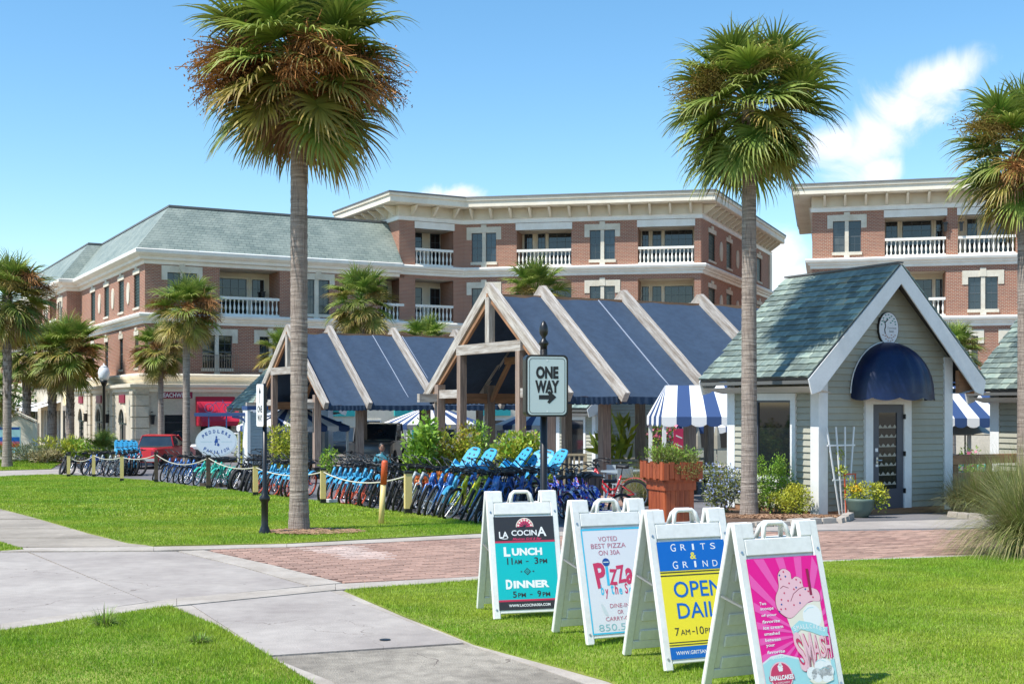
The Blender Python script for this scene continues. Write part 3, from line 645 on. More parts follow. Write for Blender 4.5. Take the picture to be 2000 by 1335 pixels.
# wing further left
Wp = FA.n * .9
pW = [(Cc + A * 70 + Wp).xy, (Cc + A * 19.2 + Wp).xy, (Cc + A * 19.2 - FA.n * 6).xy]
FW = Fac(b1, (Cc + A * 19.2 + Wp), -A)
hw = [FW.window([(-t - .75, -t - .1), (-t + .1, -t + .75)], 7.15, 9.0) for t in (2.6, 8.8, 15, 21)]; lg = [FW.loggia(-t - 1.4, -t + 1.4, Z3, 9.5, units=((.1, .9),)) for t in (5.7, 12, 18)]
FW.wall(-50, 0, Z3b, 9.7, hw + lg); FW.wall(-50, 0, Z2b, Z3b, [FW.window([(-t - .75, -t - .1), (-t + .1, -t + .75)], 3.95, 5.75) for t in (2.6, 8.8, 15, 21)])
Fac(b1, Cc + A * 19.2, B).wall(-.9, .1, ZG, 9.7)
swp(b1, 'cornice', pW, CORN, 'white', T0); swp(b1, 'belt_course', pW, BELT(Z3), 'white', T0); swp(b1, 'belt_course', pW, BELT(Z2), 'cream', T0)
swp(b1, 'roof', pW, [(.52, 10.34), (-1.75, 13.0)], 'slate', T0); swp(b1, 'roof_ridge', pW, [(-1.68, 12.98), (-1.70, 13.10), (-1.9, 13.12), (-5, 13.2)], 'roofdark', T0)
# ground floor, stone
pr = .7
Cs = Cc + (FA.n + FB.n) * pr
GB = Fac(b1, Cs, B); GA = Fac(b1, Cs, -A)
ug = GB.u
shop = [(ug(321), ug(361), ZG + .35, 1.35), (ug(392), ug(452), ZG + .1, .9), (ug(500), ug(640), ZG + .1, 1.9), (ug(660), ug(770), ZG + .1, 1.9)]
GB.wall(0, 20, ZG, Z2b, shop, m='stone', depth=.3)
for a_, b_, c_, d_ in shop: w = GB.add(GB.mb().box(a_, b_, -.28, -.24, c_, d_), 'shop_window', M['glass']); GB.add(GB.mb().box(a_, a_ + .08, -.24, -.16, c_, d_).box(b_ - .08, b_, -.24, -.16, c_, d_).box(a_ + .08, b_ - .08, -.24, -.16, d_ - .45, d_ - .37), 'sash', M['frame_dk'], w)
swp(b1, 'belt_course', [(Cs + A * 20).xy, Cs.xy, (Cs + B * 20).xy], [(-.5, 2.55), (.10, 2.6), (.12, 2.75), (.28, 2.85), (.30, 3.0), (-.6, 3.04)], 'cream', T0)
holes = []
for t in (3.0, 9.6, 15.6):
    a_, b_ = -t - .75, -t + .75; holes.append((a_, b_, ZG, 1.15))
    arch = [(a_, ZG), (b_, ZG)] + [(-t + .75 * math.cos(k * math.pi / 10), .9 + .75 * math.sin(k * math.pi / 10)) for k in range(11)]
    o = GA.add(GA.mb().prism(arch, -.25, .015), 'door', M['glass']); 
    q = GA.mb()
    for k in range(11):
        t0, t1 = k * math.pi / 11, (k + 1) * math.pi / 11
        q.add([(-t + r_ * math.cos(a0), y_, .9 + r_ * math.sin(a0)) for y_ in (.0, .09) for r_, a0 in ((.77, t0), (1.02, t0), (1.02, t1), (.77, t1))], [(0, 1, 2, 3), (4, 5, 6, 7), (0, 4, 5, 1), (1, 5, 6, 2), (2, 6, 7, 3), (3, 7, 4, 0)])
    GA.add(q, 'arch_trim', M['stone'], o)
    qq = GA.mb().box(-t - .03, -t + .03, .016, .05, ZG, 1.6).box(-t - .75, -t + .75, .017, .04, .82, .9); GA.add(qq, 'sash', M['shutter'], o)
    GA.add(GA.mb().box(-t - .7, -t + .7, 0, .08, 2.0, 2.45), 'plaque', M['p_maroon'])
GA.wall(-20, 0, ZG, Z2b, [], m='stone')
for t in (.35, 5.6, 7.0, 12.3, 13.4, 18.6):
    for k in range(7): GA.add(GA.mb().box(-t - .42, -t + .42, 0, .13, ZG + k * .6 + .02, ZG + k * .6 + .57), 'stone_block', M['stone'])
for k in range(7):
    GB.add(GB.mb().box(.02, .75, 0, .12, ZG + k * .6 + .02, ZG + k * .6 + .57), 'stone_block', M['stone'])
GB.add(GB.mb().box(ug(309), ug(375), 0, .1, 2.3 - .05, 2.3 + .33), 'shop_sign', M['p_maroon'])
def lantern(fc, uu, z, y=0):
    q = fc.mb().box(uu - .03, uu + .03, y, y + .22, z + .3, z + .34).box(uu - .1, uu + .1, y + .12, y + .32, z - .35, z + .1, .03).box(uu - .14, uu + .14, y + .08, y + .36, z + .101, z + .16)
    fc.add(q, 'wall_lantern', M['black'])
GW = Fac(b1, Cc + A * 19.2 + Wp + FA.n * .25, -A)
wh = [(-4.2 - k * 5.2, -.9 - k * 5.2, ZG + .2, 1.5) for k in range(8)]
GW.wall(-50, 0, ZG, Z2b, wh, m='stone', depth=.3)
for a_, b_, c_, d_ in wh:
    w = GW.add(GW.mb().box(a_, b_, -.28, -.24, c_, d_), 'shop_window', M['glass']); q = GW.mb()
    for f_ in (0, .33, .66, 1): x_ = a_ + (b_ - a_) * f_; q.box(x_ - .05, x_ + .05, -.24, -.16, c_, d_)
    GW.add(q, 'sash', M['trim'], w); q = GW.mb(); q.add([(a_ - .2, .02, 2.1), (b_ + .2, .02, 2.1), (b_ + .2, 1.5, 1.65), (a_ - .2, 1.5, 1.65), (a_ - .2, 1.5, 1.45), (b_ + .2, 1.5, 1.45)], [(0, 1, 2, 3), (3, 2, 5, 4)]); GW.add(q, 'awning', M['trim'])
lantern(GB, ug(296), 1.2); lantern(GA, -6.3, 1.2); lantern(GA, -12.9, 1.2); lantern(FB, u(530), 8.3, -1.8)
aw = GB.mb(); a_, b_ = ug(382), ug(458)
aw.add([(a_, 0, 2.35), (b_, 0, 2.35), (b_, 1.3, 1.0), (a_, 1.3, 1.0), (a_, 1.3, .75), (b_, 1.3, .75), (a_, 0, .75), (b_, 0, .75)], [(0, 1, 2, 3), (3, 2, 5, 4), (0, 3, 4, 6), (1, 7, 5, 2)])
GB.add(aw, 'awning', M['awning_red'])
# ---- centre block, four storeys
E_ = Cc + B * EB; K1 = Cc + B * 19.3; d2 = Vector((.9826, -.1857, 0)); K2 = K1 + d2 * 14.5; d3 = Vector((.3885, .9214, 0)); K3 = K2 + d3 * 20.8
b2 = thing('brick_building', 'four storey brick building with flat overhanging bracketed cornice, centre of the terrace', 'building', (K1.x, K1.y, ZG)); T2 = Vector((K1.x, K1.y, ZG))
P1 = Fac(b2, E_, B); P2 = Fac(b2, K1, d2); P3 = Fac(b2, K2, d3); P0 = Fac(b2, E_, -A)
def bigcorn(root, path, T):
    swp(root, 'cornice', path, [(.02, 13.90), (.98, 13.86), (1.04, 13.90), (1.04, 14.22), (1.12, 14.25), (1.15, 14.40), (-.3, 14.45)], 'cream', T)
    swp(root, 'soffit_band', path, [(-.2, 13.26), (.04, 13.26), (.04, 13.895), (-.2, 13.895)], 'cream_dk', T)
    swp(root, 'frieze', path, [(-.1, 12.97), (.09, 12.99), (.09, 13.2), (.16, 13.25), (-.1, 13.255)], 'white', T)
    swp(root, 'roof', path, [(1.18, 14.405), (1.16, 14.50), (-7, 14.56)], 'roofdark', T)
br_me = None
def brackets(fc, a, b, step=1.12):
    n = int((b - a) / step)
    mb = MB(fc.T.to_3x3().to_4x4()); mb.prism([(0, 0), (.95, .52), (.95, .64), (0, .64)], -.07, .07, 'x') 
    mb2 = MB(fc.T.to_3x3().to_4x4()); mb2.add([(-.07, .045, 0), (.07, .045, 0), (.07, .12, 0), (-.07, .12, 0), (-.06, .045, .57), (.06, .045, .57), (.06, .80, .57), (-.06, .80, .57), (-.06, .80, .48), (.06, .80, .48)],
        [(0, 1, 2, 3), (4, 5, 6, 7), (3, 2, 9, 8), (8, 9, 6, 7), (0, 3, 8, 7, 4), (1, 2, 9, 6, 5)])
    me = mb2.mesh('bracket', M['cream'])
    for i in range(n + 1): p = fc.T @ Vector((a + (b - a) * i / n, 0, 13.28)); ob('bracket', me, fc.root, p)
pK = [(E_ + A * 8.2).xy, E_.xy, K1.xy, K2.xy, K3.xy]
bigcorn(b2, pK, T2); swp(b2, 'belt_course', [E_.xy, K1.xy, K2.xy, K3.xy], BELT(Z4), 'white', T2); swp(b2, 'belt_course', [K1.xy, K2.xy, K3.xy], BELT(Z3), 'white', T2); swp(b2, 'belt_course', [K1.xy, K2.xy, K3.xy], BELT(Z2), 'cream', T2)
brackets(P2, .6, 13.9); brackets(P3, .5, 20.3); brackets(P0, -7.6, -.5); brackets(P1, .8, 3.6)
w4 = lambda fc, p: fc.window([(fc.u(a), fc.u(b)) for a, b in p], 10.66, 12.44)
w3 = lambda fc, p: fc.window([(fc.u(a), fc.u(b)) for a, b in p], 7.25, 9.06)
w2 = lambda fc, p: fc.window([(fc.u(a), fc.u(b)) for a, b in p], 3.95, 5.75)
P0.wall(-8.2, 0, Z4 - .3, 13.2)
l = P1.loggia(P1.u(811), P1.u(885.5), Z4, 12.55, units=((.1, .5), (.72, .98)), beam=12.96); P1.wall(0, 4.3, Z4b, 13.2, [l])
l = P1.loggia(P1.u(811), P1.u(885.5), Z3, 9.5, units=((.1, .5), (.72, .98))); P1.wall(0, 4.3, Z3b, Z4b, [l])
U = P2.u
wn1, wn2 = [(921.5, 942), (949, 969)], [(1152, 1173), (1180, 1201)]
lgs = [(1009, 1116, ((.05, .2), (.3, .44), (.5, .97))), (1246, 1356, ((.03, .15), (.22, .38), (.44, .95)))]
P2.wall(0, 14.5, Z4b, 13.2, [w4(P2, wn1), w4(P2, wn2)] + [P2.loggia(U(a), U(b), Z4, 12.55, units=q, beam=12.96) for a, b, q in lgs])
P2.wall(0, 14.5, Z3b, Z4b, [w3(P2, wn1), w3(P2, wn2)] + [P2.loggia(U(a), U(b), Z3, 9.45, units=q) for a, b, q in lgs])
P2.wall(0, 14.5, Z2b, Z3b, [w2(P2, wn1), w2(P2, wn2)])
P2.wall(0, 14.5, ZG, Z2b, [], m='stone')
U3 = P3.u; sw_ = [(1384, 1397), (1419, 1429), (1451, 1459), (1478, 1487)]
P3.wall(0, 20.8, Z4b, 13.2, [P3.swin(U3(a), U3(b), 10.72, 12.4) for a, b in sw_]); P3.wall(0, 20.8, Z3b, Z4b, [P3.swin(U3(a), U3(b), 7.4, 9.05) for a, b in sw_])
P3.wall(0, 20.8, ZG, Z3b, [])
for px_ in (1408, 1440, 1468): P3.oval(U3(px_), 11.55); P3.oval(U3(px_), 8.2)
P3.add(P3.mb().box(20.1, 20.85, 0, .1, 6.3, 13.1), 'corner_pilaster', M['cream'])
# ---- right hand block
dR = Vector((.9702, -.2425, 0)); Q0 = Vector((17.35, 72.5, 0)); 
b3 = thing('brick_building', 'four storey brick block behind the grey hut, rising at the right edge', 'building', (Q0.x, Q0.y, ZG)); T3 = Vector((Q0.x, Q0.y, ZG))
R1 = Fac(b3, Q0, dR); V_ = R1.u; Rb = Vector((.2425, .9702, 0)); LR = 20
pR = [(Q0 + Rb * 16).xy, Q0.xy, (Q0 + dR * LR).xy]
bigcorn(b3, pR, T3)
for z_ in (Z4, Z3): swp(b3, 'belt_course', pR, BELT(z_), 'white', T3)
swp(b3, 'belt_course', pR, BELT(Z2), 'cream', T3); brackets(R1, .7, 15.5)
wr = [(1627, 1650), (1657.5, 1681.5)]; wr2 = [(1891, 1916), (1924, 1949)]
R1.wall(0, LR, Z4b, 13.2, [w4(R1, wr), R1.loggia(V_(1728), V_(1848), Z4, 12.55, units=((.04, .24), (.32, .80), (.88, .99)), beam=12.96), R1.loggia(V_(1871), V_(1984), Z4, 12.55, units=((.22, .40), (.46, .64), (.74, .98)), beam=12.96), R1.loggia(V_(2012), V_(2110), Z4, 12.55, beam=12.96)])
R1.wall(0, LR, Z3b, Z4b, [w3(R1, wr), R1.loggia(V_(1728), V_(1847), Z3, 9.45, units=((.04, .24), (.40, .82), (.88, .99))), w3(R1, wr2), R1.loggia(V_(2000), V_(2110), Z3, 9.45)])
R1.wall(0, LR, Z2b, Z3b, [w2(R1, [(1873, 1892), (1897, 1910)]), w2(R1, [(1962, 1984), (1990, 2010)])]); R1.wall(0, LR, ZG, Z2b, [], m='stone')
lantern(R1, V_(1846), 12.0, -.1); lantern(R1, V_(1877), 12.0, -.1)
Fac(b3, Q0 + Rb * 16, -Rb).wall(0, 16, ZG, 13.2, [])
# ================================================================ TIMBER PAVILIONS
def pavilion(loc, label):
    t = thing('pavilion', label, 'pavilion', loc, AB, 'open timber pavilions with blue fabric roofs')
    ZR, ZE, HW = 5.87, 2.80, 4.26; sl = (ZR - ZE) / HW
    XS = [-1.79, 0, 2.92, 5.90, 8.88]
    for i, x in enumerate(XS):
        w, h = (.17, .30)
        for sgn in (-1, 1):
            n = Vector((0, sgn * sl, 1)).normalized() * .13
            p = Vector((x, -sgn * .16 * sgn * sgn, ZR + .16 * sl)) + Vector((0, 0, 0)); top = Vector((x, -sgn * .10, ZR + .10 * sl + .02)); bot = Vector((x, sgn * (HW + .12), ZE - .12 * sl))
            MB().beam(top + n, bot + n, w if sgn < 0 else w - .01, h).build('rafter', M['wood'], t)
            if i == 0:
                MB().beam(top + n - Vector((-.03, 0, .30)), bot + n - Vector((-.03, 0, .30)) + Vector((0, -sgn * .35, .3)), .10, .16).build('barge_lining', M['woodwarm'], t)
        for y in (-3.4, 3.4):
            MB().beam((x, y, .25), (x, y, ZE + .45), .26, .26, (0, 1, 0)).build('post', M['post'], t)
            MB().box(x - .16, x + .16, y - .16, y + .16, -.45, .42).build('post_base', M['black'], t)
        if i == 0:
            for y in (-1.85, 1.85):
                MB().beam((x, y, .25), (x, y, 4.13), .22, .24, (0, 1, 0)).build('post', M['post'], t); MB().box(x - .13, x + .13, y - .14, y + .14, -.45, .35).build('post_base', M['black'], t)
            MB().beam((x, 2.02, 4.28), (x, -2.02, 4.28), .22, .30).build('collar_tie', M['wood'], t)
            MB().beam((x, 0, 4.44), (x, 0, ZR - .1), .2, .24, (0, 1, 0)).build('king_post', M['wood'], t)
            for y in (1, -1): MB().beam((x, y * 3.26, 2.95), (x, y * 1.98, 2.95), .18, .26).build('tie_beam', M['wood'], t)
        else:
            MB().beam((x, 2.3, 4.0), (x, -2.3, 4.0), .12, .22).build('collar_tie', M['woodwarm'], t)
            for y in (1, -1): MB().beam((x, y * 3.3, 2.75), (x, y * 2.0, 4.0), .10, .14).build('brace', M['woodwarm'], t)
    for y in (-3.4, 3.4):
        for k in range(len(XS) - 1): MB().beam((XS[k] + .135, y, 2.82), (XS[k + 1] - .135, y, 2.82), .18, .32).build('beam', M['woodwarm'], t)
        MB().beam((XS[0] - .75, y, 2.83), (XS[0] - .135, y, 2.83), .18, .26).build('beam', M['wood'], t)
    MB().beam((XS[0] - .1, 0, ZR - .1), (XS[-1] + .1, 0, ZR - .1), .1, .22).build('ridge_beam', M['woodwarm'], t)
    rr = random.Random(3)
    for k in range(len(XS) - 1):
        x0, x1 = XS[k] + .02, XS[k + 1] - .02
        for sgn in (-1, 1):
            q = MB(); nx, ny = 22, 24; vs = []; uv = []
            for j in range(ny + 1):
                for i in range(nx + 1):
                    u_, v_ = i / nx, j / ny
                    sag = -.055 * math.sin(math.pi * u_) * (.35 + .65 * math.sin(math.pi * v_)) + .016 * math.sin(u_ * 9 + v_ * 5 + k * 2) + .012 * math.sin(u_ * 17 - v_ * 11 + k)
                    vs.append((x0 + (x1 - x0) * u_, sgn * (.02 + (HW - .08) * v_), ZR - .02 - (HW - .08) * v_ * sl + sag))
            fs = [(j * (nx + 1) + i, j * (nx + 1) + i + 1, (j + 1) * (nx + 1) + i + 1, (j + 1) * (nx + 1) + i) for j in range(ny) for i in range(nx)]
            q.add(vs, fs); n0 = ny * (nx + 1); m_ = 40; vv = []
            for i in range(m_ + 1):
                u_ = i / m_; x = x0 + (x1 - x0) * u_; yb = sgn * (.02 + HW - .08); zb = ZR - .02 - (HW - .08) * sl - .055 * math.sin(math.pi * u_) * .35
                vv.append((x, yb + sgn * .02, zb + .01)); vv.append((x, yb + sgn * (.02 + .035 * math.sin(i * 1.7)), zb - .16 - .035 * abs(math.sin(i * .85)) - rr.uniform(0, .02)))
            q.add(vv, [(2 * i, 2 * i + 2, 2 * i + 3, 2 * i + 1) for i in range(m_)])
            f = ob('fabric_panel', q.mesh('fabric_panel', M['fabric'], smooth=True), t)
            if k and sgn < 0:
                a = x0 + (x1 - x0) * (.66 if k == 1 else .12)
                MB().beam((a, -.1, ZR - .045), (a + .05, -HW * .5, ZR - HW * .5 * sl - .035), .018, .03).build('seam', M['seam'], f)
                MB().beam((a + .05, -HW * .5, ZR - HW * .5 * sl - .035), (a + .05, -HW + .1, ZE + .02), .018, .03).build('seam', M['seam'], f)
    return t
pavilion((.92, 37.7, gz(37.7)), 'larger timber pavilion behind the one way sign, blue fabric roof between pale rafters')
pavilion((-7.69, 52.8, -.24 - .72), 'farther blue roofed timber pavilion behind the tall palm trunk')

# ================================================================ SLATE ROOFED HUTS
tile_me = []
for k in range(4):
    rr = random.Random(k); j = lambda: rr.uniform(-.012, .012)
    q = MB().add([(-.5, 0, 0), (.5, 0, 0), (.5, -.26 + j(), 0), (.1, -.26 + j(), 0), (-.5, -.26 + j(), 0), (-.5, 0, .004), (.5, 0, .004), (.5, -.26 + j(), .036), (.1, -.262 + j(), .040), (-.5, -.26 + j(), .036)],
                 [(5, 6, 7, 8, 9), (0, 4, 3, 2, 1), (4, 9, 8, 3), (3, 8, 7, 2), (2, 7, 6, 1), (0, 5, 9, 4)])
    tile_me.append(q)
TM = {(k, m_): tile_me[k].mesh('shingle', M[m_], fixn=False) for k in range(4) for m_ in ('slate1', 'slate2', 'slate3')}
def hut(loc, label, detail=2, side='siding', rz=AB, front=True):
    t = thing('hut', label, 'hut', loc, rz, 'small slate roofed market huts')
    W2, D, ZR, HS, ZE = 1.81, 2.75, 5.0, 2.4, 2.72; sl = (ZR - ZE) / HS; Y0, Y1 = -.36, 2.98
    top = lambda x: ZR - .12 - abs(x) * sl
    # backing walls
    MB().prism([(-W2, .1), (W2, .1), (W2, top(W2)), (0, top(0)), (-W2, top(W2))], .02, .1).prism([(-W2, .1), (W2, .1), (W2, top(W2)), (0, top(0)), (-W2, top(W2))], D - .1, D).box(-W2, -W2 + .08, .1, D - .1, .1, top(W2)).box(W2 - .08, W2, .1, D - .1, .1, top(W2)).build('wall', M[side], t)
    MB().box(-W2 - .01, W2 + .01, -.02, D + .02, -.3, .1).build('base_skirt', M['woodwarm'], t)
    # clapboards
    ex = .128; rows = int((ZR - .2 - .1) / ex)
    def board(mb, a, b, z, ax, pos, sg):
        v = [(a, 0, z), (b, 0, z), (b, 0, z + ex), (a, 0, z + ex), (a, .034, z + .006), (b, .034, z + .006), (b, .004, z + ex), (a, .004, z + ex)]
        if ax == 'x': v = [(p[0], pos + sg * p[1], p[2]) for p in v]
        else: v = [(pos + sg * p[1], p[0], p[2]) for p in v]
        mb.add(v, [(0, 1, 2, 3), (4, 5, 6, 7), (0, 4, 7, 3), (1, 2, 6, 5), (0, 1, 5, 4), (3, 7, 6, 2)])
    joined = MB()
    for r_ in range(rows):
        z = .1 + r_ * ex
        half = min(W2, (ZR - .14 - z - ex) / sl)
        if half > .05:
            segs = [(-half, half)]
            if z < 2.32 and front: segs = [(-half, -.62), (.62, half)]
            for a, b in segs:
                m_ = joined if detail < 2 else MB(); board(m_, a, b, z, 'x', .02, -1)
                if detail == 2: m_.build('siding_board', M[side], t)
        if z + ex < top(W2) + .05:
            segs = [(.1, D - .1)]
            if .62 < z + ex / 2 < 2.4 and front: segs = [(.1, .64), (1.93, D - .1)]
            for a, b in segs:
                m_ = joined if detail < 2 else MB(); board(m_, a, b, z, 'y', -W2, -1)
                if detail == 2: m_.build('siding_board', M[side], t)
    if joined.v: ob('siding', joined.mesh('siding', M[side]), t, kind='stuff')
    for x0, x1, y0, y1 in ((-W2 - .03, -W2 + .20, -.035, .018), (W2 - .20, W2 + .03, -.035, .018), (-W2 - .035, -W2 + .0, -.034, .20), (-W2 - .035, -W2, D - .22, D + .03), (W2, W2 + .035, -.034, .2)):
        MB().box(x0, x1, y0, y1, .02, top(max(abs(x0), abs(x1)) - .05)).build('corner_board', M['trim'], t)
    # roof deck, barge boards, shingles
    for sg in (-1, 1):
        n = Vector((sg * sl, 0, 1)).normalized()
        dk = MB().beam((sg * .0, (Y0 + Y1) / 2, ZR - .03), (sg * HS, (Y0 + Y1) / 2, ZE - .03), Y1 - Y0 - .02, .05, n); dk.build('roof_deck', M['roofdark'], t)
        for yy in (Y0 - .035, Y1 + .002):
            MB().prism([(0, ZR - .035), (sg * (HS + .02), ZE - .045), (sg * (HS - .06), ZE - .33), (sg * (HS - .28), ZE - .33 + .06), (0, ZR - .40)], yy, yy + .033).build('barge_board', M['trim'], t)
        MB().box(min(sg * (HS - .02), sg * HS), max(sg * (HS - .02), sg * HS), Y0 + .01, Y1 - .01, ZE - .13, ZE - .06).build('eave_fascia', M['roofdark'], t)
        sf = MB().add([(sg * W2, Y0, ZE - .30 + .0), (sg * (HS - .03), Y0, ZE - .18), (sg * (HS - .03), Y1, ZE - .18), (sg * W2, Y1, ZE - .30)], [(0, 1, 2, 3)]); ob('soffit', sf.mesh('soffit', M['trim']), t)
        SLn = math.hypot(HS, ZR - ZE); exs = .178; nr = int(SLn / exs); rr = random.Random(int(loc[0] * 7) + sg); jn = MB()
        for r_ in range(nr):
            d = SLn - r_ * exs + .02; y = Y0 - .02 - rr.uniform(0, .12)
            while y < Y1:
                w = rr.uniform(.21, .40); y2 = min(y + w, Y1 + .02); 
                if y2 - max(y, Y0 - .025) < .08: y = y2; continue
                ya = max(y, Y0 - .025); cx = (ya + y2) / 2; ww = y2 - ya - .008
                f = 1 - (d - .26) / SLn; dd = d - .262
                p = Vector((sg * HS * dd / SLn, cx, ZR - (ZR - ZE) * dd / SLn)) + n * (.012 + rr.uniform(0, .004))
                # local: x -> along y(world), -y -> down slope, z -> normal
                ds = Vector((sg * HS, 0, -(ZR - ZE))).normalized(); ex_ = Vector((0, 1, 0)); ez = n; ey = -ds
                if sg > 0: ex_ = -ex_
                mt = Matrix(((ex_.x * ww, ey.x, ez.x, p.x), (ex_.y * ww, ey.y, ez.y, p.y), (ex_.z * ww, ey.z, ez.z, p.z), (0, 0, 0, 1))) @ Matrix.Rotation(rr.uniform(-.012, .012), 4, 'X')
                m_ = 'slate1' if rr.random() < .84 else ('slate2' if rr.random() < .85 else 'slate3')
                if detail == 2 and sg < 0:
                    o = ob('shingle', TM[(rr.randrange(4), m_)], t); o.matrix_local = mt
                elif True:
                    tq = tile_me[rr.randrange(4)]; jn.T = mt; jn.add(tq.v, tq.f, tq.uv); jn.T = None
                y = y2
        if jn.v: ob('slate_courses', jn.mesh('slate_courses', M['slate_mix'], fixn=False), t, kind='stuff')
    MB().beam((0, Y0 - .02, ZR + .02), (0, Y1 + .02, ZR + .02), .14, .035).build('ridge_cap', M['roofdark'], t)
    if not front: return t
    # side window
    w = MB()
    for a, b, c, d in ((.62, .76, .62, 2.42), (1.81, 1.95, .62, 2.42), (.76, 1.81, 2.28, 2.42), (.76, 1.81, .62, .74)): w.box(-W2 - .06, -W2 + .0, a, b, c, d)
    wo_ = w.build('window', M['trim'], t); MB().box(-W2 - .012, -W2 - .004, .80, 1.77, .78, 2.24).build('pane', M['glass'], wo_)
    fr = MB()
    for a, b, c, d in ((.76, .80, .74, 2.28), (1.77, 1.81, .74, 2.28), (.80, 1.77, 2.24, 2.28), (.80, 1.77, .74, .78)): fr.box(-W2 - .035, -W2 - .002, a, b, c, d)
    fr.build('sash', M['door'], wo_)
    return t
M['slate_mix'] = mat('slate_mixed', (.25, .32, .27), .55, (.14, .20, .185), sc=1.4, island=.35, bump=.3, bsc=12, fine=.12)
HX, HY = 7.56, 25.3
h1 = hut((HX, HY, gz(HY) + .02), 'grey green clapboard hut with slate roof, navy dome awning and dark glass door')
q = MB()
for x0, x1, z0, z1 in ((-.63, -.43, .1, 2.36), (.43, .63, .1, 2.36), (-.43, .43, 2.2, 2.36)): q.box(x0, x1, -.06, .02, z0, z1)
q.build('door_surround', M['trim'], h1)
dq = MB().box(-.42, -.25, -.03, .018, .1, 2.19).box(.25, .42, -.03, .018, .1, 2.19).box(-.25, .25, -.03, .018, 2.03, 2.19).box(-.25, .25, -.03, .018, .1, .5)
dr_ = dq.build('door', M['door'], h1); MB().box(-.25, .25, -.012, .0, .5, 2.03).build('pane', M['glass'], dr_)
MB().box(-.36, -.31, -.07, -.03, 1.02, 1.14).tube([(-.335, -.07, 1.08), (-.335, -.10, 1.08), (-.24, -.10, 1.08)], .013, 6).build('handle', M['chrome'], dr_)
for z in (.45, 1.2, 1.95): MB().box(.425, .455, -.075, -.03, z - .05, z + .05).build('hinge', M['black'], dr_)
MB().box(-.35, -.28, -.036, -.031, 1.25, 1.32).box(-.34, -.27, -.036, -.031, .95, 1.0).build('sticker', M['inkw'], dr_)
# door goods seen through the glass
gd = MB()
for k in range(7):
    z = .6 + k * .19; pts = [(-.24 + i * .04, z + .035 * math.sin(i * 1.9 + k * 2) + .02) for i in range(13)]
    gd.prism(pts + [(.24, z - .02), (-.24, z - .02)], -.0145, -.0125)
gd.build('display', M['umbr'], dr_)
# dome awning
aq = MB(); a_, d_, h_ = 1.0, .78, 1.03; nu, nv = 32, 10; zb = 2.42
vs = [(-a_ * math.cos(math.pi * i / nu) * math.cos(math.pi / 2 * j / nv), -.03 - d_ * (math.sin(math.pi * i / nu) * math.cos(math.pi / 2 * j / nv)) * (1 - .045 * (i % 4 == 0)), zb + h_ * math.sin(math.pi / 2 * j / nv)) for j in range(nv + 1) for i in range(nu + 1)]
aq.add(vs, [(j * (nu + 1) + i, j * (nu + 1) + i + 1, (j + 1) * (nu + 1) + i + 1, (j + 1) * (nu + 1) + i) for j in range(nv) for i in range(nu)])
vs = []; n_ = 96
for i in range(n_ + 1):
    t_ = math.pi * i / n_; x, y = -a_ * math.cos(t_), -.03 - d_ * math.sin(t_); s_ = abs(math.sin(t_ * 5.5)) ** .7
    vs += [(x, y, zb), (x * 1.01, y - .01, zb - .085 - .06 * s_)]
aq.add(vs, [(2 * i, 2 * i + 2, 2 * i + 3, 2 * i + 1) for i in range(n_)])
awn = ob('awning', aq.mesh('awning', M['navy'], smooth=True), h1)
MB().tube([(-a_ * math.cos(math.pi * i / 24) * 1.01, -.035, zb + h_ * 1.01 * math.sin(math.pi * i / 24)) for i in range(25)], .014, 6).build('awning_frame', M['trim'], awn)
for x in (-1.35, -.5, .5, 1.6):
    pass
# exposed eave brackets
for sg in (1,):
    for y in (-.2, 1.3, 2.7): MB().prism([(1.85, 2.9), (2.3, 2.52), (2.3, 2.42), (1.85, 2.42)], y, y + .1).build('eave_bracket', M['woodwarm'], h1)
eb = Vector((10.5, 29.0, 0)) + B * 2.4 - A * 2.98
hut((eb.x, eb.y, 2.24 - 2.72), 'second slate roofed hut cut by the right edge, beside the grey hut', rz=AB, front=False)
eb = Vector((-13.64, 60, 0)) + B * 2.4 - A * 2.98
h3_ = hut((eb.x, eb.y, 1.73 - 2.72), 'pale grey hut behind the left one way post, roof half hidden by the pavilion', 1, 'sidingblue', front=False)
MB().box(-2.0, -1.2, 2.84, 2.9, 2.62, 2.85).box(-2.0, -1.9, -.2, 2.9, 2.62, 2.85).build('eave_band', M['stripeb'], h3_)
p_ = at(1243, 47); hut((p_.x, p_.y, p_.z), 'small grey hut with white trim glimpsed between the pavilion posts', 1)
